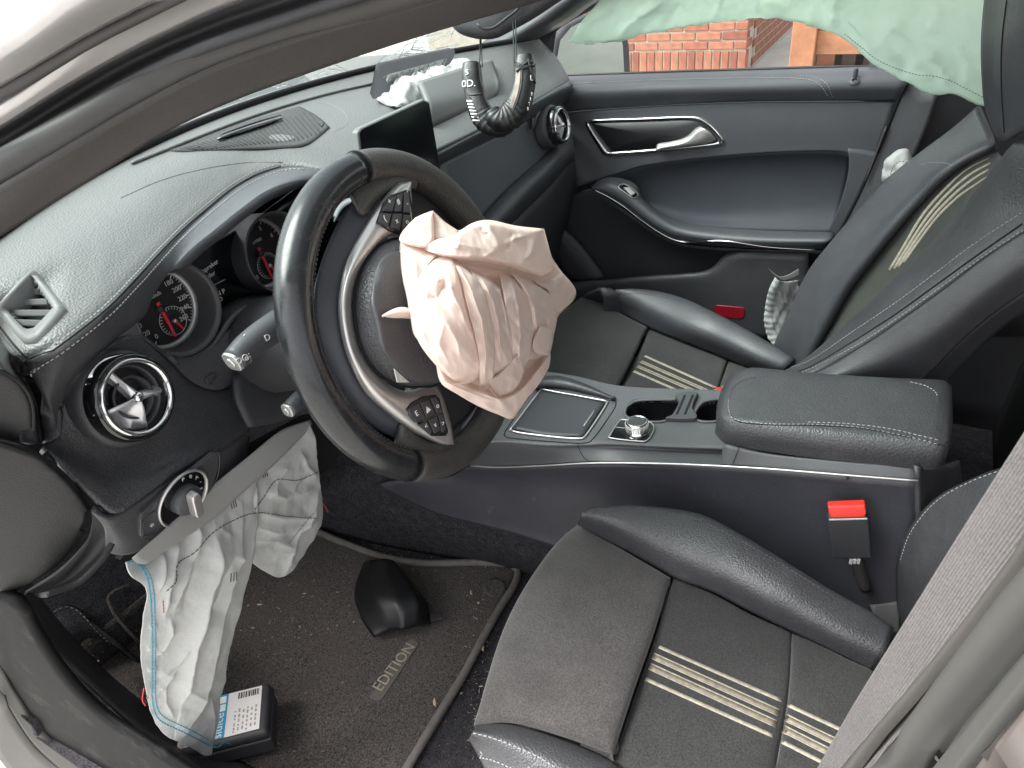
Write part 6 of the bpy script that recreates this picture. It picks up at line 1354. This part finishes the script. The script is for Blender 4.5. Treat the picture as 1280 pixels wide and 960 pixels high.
for (x, y) in ((330, 590), (291, 628), (292, 720)):
    q, n_ = ok_(x, y, .001); text('airbag_print', '|||', q, Vector((.8, .3, -.3)), n_, .014, M['darkthread'], kn_)
kst([(204, 750), (205, 765)], 'redthread', 6); kst([(178, 850), (176, 866)], 'redthread', 6, .001)
for pts in ([(262, 932), (272, 934), (280, 928), (288, 930)], [(180, 860), (178, 875), (182, 882)], [(402, 628), (407, 634), (410, 640)]):
    tube('loose_thread', [S(x, y, 'y', .74 if x < 400 else .72) for x, y in pts], .0008, M['redthread'] if pts[0][0] != 262 else M['bluethread'], kn_, 10, 5)

# green curtain airbag along the passenger window
M['green'] = mat('green_curtain_cloth', (.62, .70, .63), .6, spec=.3, bump=('noise', 500, .15, .0006), var=.06, vscale=10)
g_ = M['green'].node_tree; pb = g_.nodes['Principled BSDF']; tl_ = g_.nodes.new('ShaderNodeBsdfTranslucent'); tl_.inputs['Color'].default_value = (.72, .84, .75, 1)
mg = g_.nodes.new('ShaderNodeMixShader'); mg.inputs[0].default_value = .6; g_.links.new(pb.outputs[0], mg.inputs[1]); g_.links.new(tl_.outputs[0], mg.inputs[2]); g_.links.new(mg.outputs[0], g_.nodes['Material Output'].inputs['Surface'])
cu = thing('curtain_airbag', (.66, .2, .8), 'pale green curtain airbag drooping over the passenger window', 'airbag')
CF = [([(1000, -40), (990, 0), (980, 22)], -.02, 14, 20), ([(960, -40), (950, 0), (946, 20)], .012, 12, 18), ([(1050, -30), (1048, 0), (1040, 36)], .015, 16, 8), ([(1062, 20), (1080, 40), (1098, 70)], .012, 14, 8), ([(1110, 20), (1140, 50), (1150, 90)], .014, 20, 8), ([(1160, 60), (1178, 80), (1190, 110)], .012, 10, 6), ([(1120, 60), (1130, 84), (1128, 100)], -.008, 8, 8), ([(1200, 40), (1212, 80), (1210, 110)], .010, 12, 6), ([(830, 0), (800, 20), (770, 48)], .014, 12, 20), ([(870, -20), (846, 10), (830, 36)], -.012, 10, 14), ([(910, -20), (900, 6), (892, 24)], .010, 10, 6), ([(1020, 5), (1012, 20), (1008, 30)], .008, 6, 4), ([(760, 10), (736, 30), (724, 50)], .008, 10, 8), ([(1170, -20), (1178, 10), (1160, 40)], .012, 20, 12), ([(1090, -20), (1085, 10), (1100, 30)], -.008, 12, 10), ([(1166, 92), (1150, 96), (1130, 90)], .006, 6, 4)]
cb = patch('airbag_cloth', [L('x', [.58, .56], (780, -60), (830, -60), (880, -60), (920, -60), (960, -60), (1000, -60), (1050, -60), (1100, -60), (1160, -60), (1210, -60), (1260, -60)),
     L('x', [.64, .58], (752, -4), (800, -8), (860, -10), (910, -12), (955, -14), (1000, -14), (1050, -10), (1104, 0), (1162, 10), (1210, 20), (1258, 30)),
     L('x', [.66, .60], (726, 28), (772, 22), (836, 14), (896, 6), (944, 2), (996, 2), (1044, 14), (1092, 44), (1158, 66), (1206, 76), (1250, 90)),
     L('x', [.665, .61], (712, 52), (742, 53), (800, 43), (862, 32), (908, 24), (944, 21), (980, 23), (1024, 33), (1060, 50), (1093, 79), (1164, 114), (1194, 113), (1244, 140)),
     L('x', [.69, .63], (716, 50), (746, 48), (800, 38), (862, 28), (908, 20), (944, 17), (980, 18), (1024, 28), (1060, 45), (1093, 74), (1164, 106), (1194, 106), (1244, 130))], M['green'], cu, 130, 50, .0012, fn=kfn(CF, .0045, 4.))
ocb = On(cb)
stitches('stitching', ocb.line([(1056, 42), (1076, 58), (1100, 76), (1140, 92), (1180, 98), (1230, 122)], .001, 60), M['darkthread'], cu)

# white passenger airbag bundled on the dashboard
PW = patch('passenger_airbag', [[S(474, 127, 'y', .865), S(478, 118, 'y', .865), S(486, 108, 'y', .87), S(500, 100, 'y', .87), S(520, 92, 'y', .86), S(545, 84, 'y', .85), S(570, 76, 'y', .84), S(588, 76, 'y', .83)],
      [S(480, 130, 'y', .84), S(488, 118, 'y', .83), S(500, 108, 'y', .825), S(516, 102, 'y', .825), S(534, 95, 'y', .825), S(556, 88, 'y', .82), S(575, 82, 'y', .815), S(590, 80, 'y', .81)],
      [S(490, 132, 'y', .82), S(504, 126, 'y', .80), S(518, 116, 'y', .80), S(534, 110, 'y', .80), S(550, 104, 'y', .80), S(566, 98, 'y', .80), S(580, 92, 'y', .80), S(592, 88, 'y', .80)],
      [S(504, 134, 'y', .80), S(516, 134, 'y', .785), S(528, 132, 'y', .78), S(540, 126, 'y', .78), S(556, 118, 'y', .78), S(572, 110, 'y', .78), S(584, 104, 'y', .79), S(594, 98, 'y', .79)]], M['whiter'], None, 60, 40, .0012, fn=lambda u, v, p, n: p + n * (.009 * crumple(p, 15, 6.) + .0022 * crumple(p, 50, 2.)))
tag(PW, 'bundle of white airbag cloth spilling from the open dashboard hatch', 'airbag')
# side airbag scraps of the passenger seat
sa = patch('side_airbag', [L('x', [.61, .60], (969, 346), (962, 360), (957, 380), (955, 400), (959, 420), (970, 433)), L('x', [.61, .60], (973, 350), (967, 366), (963, 384), (962, 402), (967, 420), (978, 432)), L('x', [.625, .615], (980, 352), (978, 370), (976, 388), (978, 404), (982, 420), (988, 430)), L('x', [.66, .65], (1000, 350), (1000, 370), (1000, 390), (1000, 410), (1000, 420), (1004, 430))], M['whiter'], None, 40, 40, .0012, fn=lambda u, v, p, n: p + n * (.003 * crumple(p, 30, 3.)) + n * (.0022 * math.sin(u * 75) * max(0, 1 - v * 3)))
tag(sa, 'ruffled white side airbag scrap beside the red door reflector', 'airbag')
stitches('stitching', On(sa).line([(974, 354), (968, 372), (965, 390), (968, 412), (980, 430)], .001, 30), M['darkthread'], sa)
sb = patch('side_airbag', [L('x', .62, (1104, 230), (1103, 212), (1110, 196), (1122, 187), (1136, 188), (1146, 206)), L('x', .60, (1110, 228), (1112, 214), (1118, 204), (1128, 198), (1138, 200), (1146, 208)), L('x', .59, (1112, 232), (1120, 222), (1128, 214), (1138, 208), (1144, 208), (1148, 210)), ], M['whiter'], None, 24, 14, .0012, fn=lambda u, v, p, n: p + n * (.005 * crumple(p, 30, 9.)))
tag(sb, 'white side airbag scrap poking up behind the passenger seat shoulder', 'airbag')
stitches('stitching', On(sb).line([(1112, 226), (1116, 210), (1124, 202), (1136, 204)], .001, 30), M['darkthread'], sb)
tg_ = patch('torn_strap', [L('x', .60, (961, 336), (968, 342), (976, 346), (986, 343), (998, 336)), L('x', .60, (965, 342), (972, 347), (980, 351), (990, 349), (1000, 344))], M['webbing'], None, 18, 5, .0012)
tag(tg_, 'short torn grey strap end above the ruffled airbag scrap', 'strap')
# ---------------------------------------------------------------- mats and loose things on the floor
flo = bpy.data.objects['floor']; of_ = On(flo)
def fl(pp, lift=.008): return of_.line(pp, lift)
mrows = [fl([(60, 830), (150, 770), (240, 700), (320, 660), (394, 668), (432, 684), (480, 701), (530, 709), (590, 708), (628, 709), (645, 716)]),
         fl([(90, 860), (170, 800), (250, 745), (330, 715), (410, 715), (450, 725), (500, 735), (545, 742), (590, 744), (615, 750), (626, 758)]),
         fl([(150, 900), (220, 850), (290, 805), (360, 790), (430, 800), (470, 815), (505, 825), (540, 835), (565, 845), (578, 850), (584, 836)]),
         fl([(210, 960), (260, 940), (310, 920), (360, 920), (410, 930), (440, 940), (470, 950), (490, 956), (505, 960), (512, 962), (516, 948)]),
         fl([(250, 1010), (300, 1000), (340, 990), (380, 990), (410, 1000), (430, 1006), (446, 1010), (460, 1014), (470, 1016), (480, 1018), (490, 1000)])]
fm = patch('floor_mat', mrows, M['mat'], None, 60, 50, .006, wrinkle=.0015)
tag(fm, 'dirty dark grey carpet mat with pale bound edge in the driver footwell', 'floor mat')
om = On(fm)
tube('mat_binding', fl([(394, 668), (432, 684), (480, 701), (530, 709), (590, 708), (628, 709), (643, 713), (648, 722), (640, 742), (626, 764), (600, 812), (578, 852), (546, 904), (512, 962), (488, 1004)], .012), .0075, M['piping'], fm, 90, 8)
q, n_ = om(618, 735, .001)
lathe('mat_clip', [(.022, 0), (.021, .002), (.018, .0025), (0, .002)], q, n_, M['mat'], fm, 28)
bq = [om(x, y, .0015)[0] for x, y in ((462, 872), (466, 866), (510, 802), (515, 799), (523, 803), (522, 808), (478, 874), (472, 878))]
bn_ = om(490, 840)[1]
bdg = prism('edition_badge', bq, -bn_ * .001, M['plastic'], fm, .0004)
bdg.data.materials[0] = mat('badge_fabric', (.10, .088, .076), .6, var=.2, vscale=120)
a, b = om(469, 866, .0022)[0], om(517, 804, .0022)[0]
text('badge_text', 'EDITION', a.lerp(b, .5), b - a, bn_, .030, M['stripedge'], fm, sx=(b - a).length / .128)
# footrest mat at the left
f2 = patch('footrest_mat', [fl([(56, 775), (66, 764), (82, 757), (100, 764)], .014), fl([(80, 800), (96, 792), (115, 788), (132, 796)], .018), fl([(120, 850), (140, 840), (160, 832), (180, 838)], .014)], M['carpet'], None, 16, 20, .006)
tag(f2, 'small black footrest mat with pale worn stitching by the sill', 'floor mat')
stitches('stitching', On(f2).line([(58, 776), (68, 765), (82, 759), (98, 765), (128, 795), (170, 832)], .001, 40), M['piping'], f2, .006, .003, .001)
tube('mat_binding', fl([(134, 752), (136, 745), (146, 738), (160, 733)], .010), .0035, M['mat'], fm, 14, 7)
tube('mat_binding', fl([(134, 752), (144, 772), (166, 796), (182, 812)], .010), .0035, M['mat'], fm, 14, 7)
# broken plastic cover
def omz(x, y, z): return S(x, y, 'z', z)
CV = [[omz(455, 702, .012), omz(447, 722, .006), omz(443, 746, .004), omz(452, 774, .004), omz(467, 797, .004)],
      [omz(462, 700, .045), omz(465, 728, .045), omz(472, 750, .045), omz(482, 772, .034), omz(490, 787, .020)],
      [omz(479, 698, .058), omz(488, 726, .058), omz(496, 750, .058), omz(502, 768, .046), omz(503, 788, .024)],
      [omz(491, 700, .056), omz(508, 724, .056), omz(522, 746, .052), omz(524, 766, .036), omz(520, 783, .016)],
      [omz(496, 704, .030), omz(517, 730, .024), omz(534, 754, .016), omz(537, 768, .010), omz(539, 780, .005)]]
CL = [spl(c, 26) for c in CV]; G = []
for k in range(4):
    for q in range(7): G.append([CL[k][i].lerp(CL[k + 1][i], q / 7) for i in range(26)])
G.append(CL[4])
for it in range(1):
    G = [G[0]] + [[(G[j - 1][i] + G[j][i] * 2 + G[j + 1][i]) / 4 for i in range(26)] for j in range(1, len(G) - 1)] + [G[-1]]
pc_ = from_grid(G, 'plastic_cover', M['gloss'], None, thick=.002)
pc_.data.materials[0] = mat('satin_black_cover', (.007, .007, .008), .42, rvar=.05, vscale=14)
tag(pc_, 'broken black plastic trim cover lying on the mat above the word EDITION', 'trim piece')
prism('cover_tab', [om(528, 770, .012)[0], om(553, 774, .012)[0], om(555, 779, .012)[0], om(532, 784, .012)[0]], Vector((0, 0, .003)), M['darkplastic'], pc_, .0006)
tube('broken_edge', [om(467, 797, .005)[0], om(480, 790, .012)[0], om(497, 783, .016)[0], om(499, 791, .010)[0], om(506, 791, .012)[0], om(520, 783, .010)[0], om(540, 780, .005)[0]], .0011, M['plastic'], pc_, None, 5)
# black plastic case with printed label
ZB = .062
def zb(x, y, z=ZB): return S(x, y, 'z', z)
B, Cc, D = zb(338, 851), zb(334, 915), zb(214, 946)
Bc = B; A = B + (D - Cc)
cse = thing('plastic_case', (B + D) / 2 - Vector((0, 0, .055)), 'flat black plastic case with white and blue label under the airbag end', 'plastic case')
prism('case_lid', [A, B, Cc, D], Vector((0, 0, -.020)), M['darkplastic'], cse, .008, 4)
cenc = (A + B + Cc + D) / 4
prism('case_base', [cenc + (p - cenc) * .985 + Vector((0, 0, -.022)) for p in (A, B, Cc, D)], Vector((0, 0, -.033)), M['darkplastic'], cse, .006, 3)
prism('case_seam', [cenc + (p - cenc) * 1.012 + Vector((0, 0, -.019)) for p in (A, B, Cc, D)], Vector((0, 0, -.005)), M['plastic'], cse, .002)
e1 = (Cc - B); e2 = (A - B)
def cz(u, v, l=.0008): return B + e2 * u + e1 * v + Vector((0, 0, l))
la, lb, lc, ld_ = cz(.09, .06), cz(.95, .06), cz(.95, .90), cz(.09, .90)
lab = prism('case_label', [la, lb, lc, ld_], Vector((0, 0, -.0006)), mat('label_paper', (.72, .70, .68), .5), cse)
M['cyan'] = mat('label_blue', (.02, .30, .50), .5); M['greyprint'] = mat('label_grey_print', (.30, .28, .26), .6, var=.5, vscale=90)
prism('label_band', [cz(.46, .06, .0012), cz(.60, .06, .0012), cz(.60, .90, .0012), cz(.46, .90, .0012)], Vector((0, 0, -.0004)), M['cyan'], lab)
prism('label_picture', [cz(.605, .07, .0012), cz(.94, .07, .0012), cz(.94, .89, .0012), cz(.605, .89, .0012)], Vector((0, 0, -.0004)), mat('label_photo', (.42, .41, .39), .5, var=.6, vscale=40), lab)
for v in (.10, .26):
    prism('label_icon', [cz(.48, v, .0016), cz(.58, v, .0016), cz(.58, v + .13, .0016), cz(.48, v + .13, .0016)], Vector((0, 0, -.0003)), mat('label_white', (.75, .75, .75), .5), lab)
c0_ = cz(.74, .22, .0016)
tube('label_wheel', [c0_ + e2.normalized() * math.cos(t) * .016 + e1.normalized() * math.sin(t) * .016 for t in [2 * math.pi * k / 24 for k in range(24)]], .0035, M['darkthread'], lab, None, 5, closed=True)
up3 = Vector((0, 0, 1))
text('label_text', 'sluice', cz(.53, .66, .0017), -e1, up3, .020, M['print'], lab, sx=1.0)
bars = random.Random(3)
x = .12
while x < .34:
    w__ = bars.choice([.006, .010, .016]); prism('barcode_bar', [cz(x, .10, .0012), cz(x + w__, .10, .0012), cz(x + w__, .22, .0012), cz(x, .22, .0012)], Vector((0, 0, -.0003)), M['darkplastic'], lab); x += w__ + bars.choice([.006, .01])
# columns of print too small to read
for k in range(6):
    v_ = .42 + .03 * (k % 2)
    while v_ < .84:
        l_ = bars.uniform(.02, .07); prism('print_line', [cz(.13 + .045 * k, v_, .0012), cz(.148 + .045 * k, v_, .0012), cz(.148 + .045 * k, min(.86, v_ + l_), .0012), cz(.13 + .045 * k, min(.86, v_ + l_), .0012)], Vector((0, 0, -.0003)), M['greyprint'], lab); v_ += l_ + bars.uniform(.02, .06)

# crumbs, grit and leaf scraps trodden into the carpet
rnd = random.Random(11)
def crumbs(n, area, m, smin, smax, label, surf, clump=False):
    vs = []; fs = []
    for _ in range(n):
        px, py = area(); p, n_ = surf(px, py, .001); s = rnd.uniform(smin, smax) * (1 if rnd.random() < .93 else 2.2)
        k = len(vs); a = Vector((rnd.gauss(0, 1), rnd.gauss(0, 1), rnd.gauss(0, .4))).normalized(); b = a.cross(Vector((0, 0, 1))).normalized()
        l = rnd.choice([1, 1, 1, 2.6])
        vs += [p + a * s * l, p - a * s * l + b * s * .5, p + b * s, p + Vector((0, 0, s * .8))]
        fs += [(k, k + 1, k + 3), (k + 1, k + 2, k + 3), (k + 2, k, k + 3)]
    me = bpy.data.meshes.new('crumbs'); me.from_pydata([tuple(v) for v in vs], [], fs); me.update()
    o = put('crumbs', me, m, None, False, True); o['label'] = label
surf = On(flo, fm)
M['crumb'] = mat('pale_crumb', (.36, .31, .25), .9); M['crumb2'] = mat('tan_crumb', (.22, .15, .09), .9)
crumbs(700, lambda: (rnd.uniform(280, 600), rnd.uniform(690, 955)), M['crumb2'], .0005, .0013, 'tan grit scattered over the floor mat', surf)
crumbs(260, lambda: (rnd.gauss(360, 60), rnd.gauss(760, 50)), M['crumb'], .0005, .0014, 'pale crumbs scattered over the floor mat', surf)
crumbs(260, lambda: (rnd.uniform(430, 690), rnd.gauss(690, 16)), M['crumb'], .0005, .0015, 'pale crumbs on the black carpet beside the console', surf)
crumbs(120, lambda: (rnd.gauss(600, 12), rnd.uniform(740, 940)), M['crumb'], .0006, .0018, 'pale crumbs in the gap beside the driver seat', surf)
crumbs(120, lambda: (rnd.uniform(80, 180), rnd.uniform(760, 900)), M['crumb2'], .0006, .0014, 'tan grit on the footrest carpet', surf)
M['leaf'] = mat('dry_leaf', (.42, .30, .20), .8)
for (x, y, s, lb_) in ((604, 812, .010, 'small dry leaf scrap on the mat edge near the seat'), (590, 745, .006, 'tiny yellow crumb of leaf on the mat below the round clip'), (545, 882, .008, 'thin dry leaf scrap on the lower mat edge')):
    p, n_ = surf(x, y, .010); u = Vector((.6, .5, .2)).normalized(); v = n_.cross(u)
    o = from_grid([[p - u * s, p - u * s * .3 - v * s * .4, p + u * s * .5 - v * s * .3, p + u * s], [p - u * s + n_ * .002, p - u * s * .2 + n_ * .003, p + u * s * .5 + n_ * .001, p + u * s], [p - u * s, p - u * s * .3 + v * s * .5, p + u * s * .4 + v * s * .4, p + u * s]], 'leaf_scrap', M['leaf'], None, thick=.0006)
    tag(o, lb_, 'leaf')

# ---------------------------------------------------------------- mirror and its charms
MD = .955
mp_ = [(556, 12), (562, 28), (574, 41), (590, 47), (606, 49), (622, 47), (640, 38), (664, 25), (690, 8), (708, -8), (700, -40), (640, -50), (580, -30), (556, -10)]
mo = spl([S(x, y, 'd', MD) for x, y in mp_], 56, True); mc = sum(mo, Vector()) / 56
vw = (mc - CAM).normalized()
G = [[p.lerp(mc, .30) - vw * .030 for p in mo], [p.lerp(mc, .10) - vw * .024 for p in mo], [p.lerp(mc, .0) - vw * .008 for p in mo], [p.lerp(mc, .01) + vw * .010 for p in mo], [p.lerp(mc, .12) + vw * .020 for p in mo], [p.lerp(mc, .99) + vw * .022 for p in mo]]
G.insert(0, [p.lerp(mc, .98) - vw * .031 for p in mo])
rm = from_grid(G, 'rear_view_mirror', M['plastic'], None, closed_u=True)
tag(rm, 'dark rear view mirror housing under the roof edge', 'rear-view mirror')
ci = [S(x, y, 'd', MD - .033) for x, y in ((596, 30), (606, 36), (618, 34), (634, 22), (648, 10), (654, -10))]
tube('housing_crease', ci, .002, M['darkplastic'], rm, 20, 6)
M['charm'] = mat('black_vinyl_charm', (.010, .010, .011), .38, bump=('noise', 200, .3, .0012), var=.2, vscale=40)
M['charmworn'] = mat('worn_charm_side', (.16, .135, .115), .5, bump=('noise', 160, .4, .0012), var=.5, vscale=60, dirt=((.32, .14, .06), 50, .5, .7, .6))
def charm(pts, rad, dist, label, strings, worn, pleats):
    P = spl([S(x, y, 'd', dist) for x, y in pts], 70); F = frames(P); G = []
    for i, (t, u, v) in enumerate(F):
        f = i / 69; g = f * (len(rad) - 1); k = min(int(g), len(rad) - 2); r = (rad[k] + (rad[k + 1] - rad[k]) * (g - k)) * dist / FPX
        fold = max(0, min(1, (f - pleats) / .12)); row = []
        for q in range(30):
            b = 2 * math.pi * q / 30; c_, s_ = math.cos(b), math.sin(b); e = .72
            w1 = 1 + fold * .10 * (abs(math.sin(f * 62 + .5 * math.sin(b * 2))) - .6) + .035 * noise.noise(Vector((c_ * 1.5, s_ * 1.5, f * 9)))
            row.append(P[i] + (u * math.copysign(abs(c_) ** e, c_) + v * math.copysign(abs(s_) ** e, s_)) * r * w1)
        G.append(row)
    for (end, t) in ((0, -F[0][0]), (-1, F[-1][0])):
        c0 = sum(G[end], Vector()) / 30; ring = [p.lerp(c0, .35) + t * .002 for p in G[end]]; ring2 = [p.lerp(c0, .97) + t * .001 for p in G[end]]
        G = [ring2, ring] + G if end == 0 else G + [ring, ring2]
    c = from_grid(G, 'glove_charm', M['charm'], None, closed_u=True)
    bm = bmesh.new(); bm.from_mesh(c.data); bmesh.ops.recalc_face_normals(bm, faces=bm.faces[:]); bm.to_mesh(c.data); bm.free()
    tag(c, label, 'charm', 'glove charms hung from the mirror')
    on_ = On(c)
    if worn: patch('worn_face', [on_.line(w_, .0007, 14) for w_ in worn], M['charmworn'], c, 16, 8, .0006)
    for s_ in strings: tube('cord', [S(x, y, 'd', dist) for x, y in s_], .0009, M['darkplastic'], c, 10, 6)
    return c, on_
c1, o1 = charm([(590, 81), (590, 90), (591, 104), (595, 122), (600, 138), (608, 150), (619, 156), (630, 156), (637, 150)], [11, 12.5, 12.5, 13, 14, 15, 15, 14, 10], .955,
      'black glove charm with white lettering, its cuff nearest the windscreen', [[(603, 84), (602, 66), (601, 45)], [(599, 84), (600, 66), (600, 45)]], None, .55)
for (x, y, s_, t_) in ((584, 91, .010, '5'), (586, 105, .013, '0D.'), ):
    q, n_ = o1(x, y, .001); text('charm_print', t_, q, rt, n_, s_, M['print'], c1)
for k in range(7):
    y = 126 + k * 4; a, b = o1(584 + k * 1.2, y, .001), o1(591 + k * 1.5, y + 1, .001)
    ribbon('charm_print', [a[0], b[0]], [a[1], b[1]], .0018, M['print'], c1, .0003)
tube('charm_band', o1.line([(580, 117), (590, 119), (602, 117)], .0008, 8), .0008, M['darkthread'], c1, None, 5)
c2, o2 = charm([(656, 71), (656, 82), (656, 98), (653, 116), (648, 132), (639, 144), (628, 149), (620, 147), (614, 140)], [11, 13.5, 13.5, 14, 15, 16, 15.5, 14, 10], .93,
      'black glove charm with worn rusty side, hung on the longer twin cord', [[(643, 84), (642, 50), (641, 8)], [(645, 84), (645, 50), (644, 8)]],
      [[(645, 86), (644, 104), (641, 120), (636, 134)], [(651, 87), (650, 104), (647, 120), (641, 136)]], .55)
tube('charm_seam', o2.line([(653, 80), (652, 104), (648, 122), (642, 138)], .0008, 14), .0009, M['darkplastic'], c2, None, 5)
tube('charm_band', o2.line([(647, 80), (655, 84), (667, 82)], .0008, 8), .0022, M['charm'], c2, None, 6)
for k in range(4):
    q, n_ = o2(664 - k * 1.5, 118 + k * 6, .001); text('charm_print', 'XATR'[k], q, rt, n_, .006, M['print'], c2)
q, n_ = o2(664, 98, .001); text('charm_print', 'L', q, rt, n_, .009, M['print'], c2)
for pp in ([(644, 78), (652, 86), (668, 80)], [(646, 90), (656, 80), (668, 76)], [(660, 74), (664, 90), (668, 104)]): tube('charm_strap', o2.line(pp, .0008, 8), .0016, M['charm'], c2, None, 6)
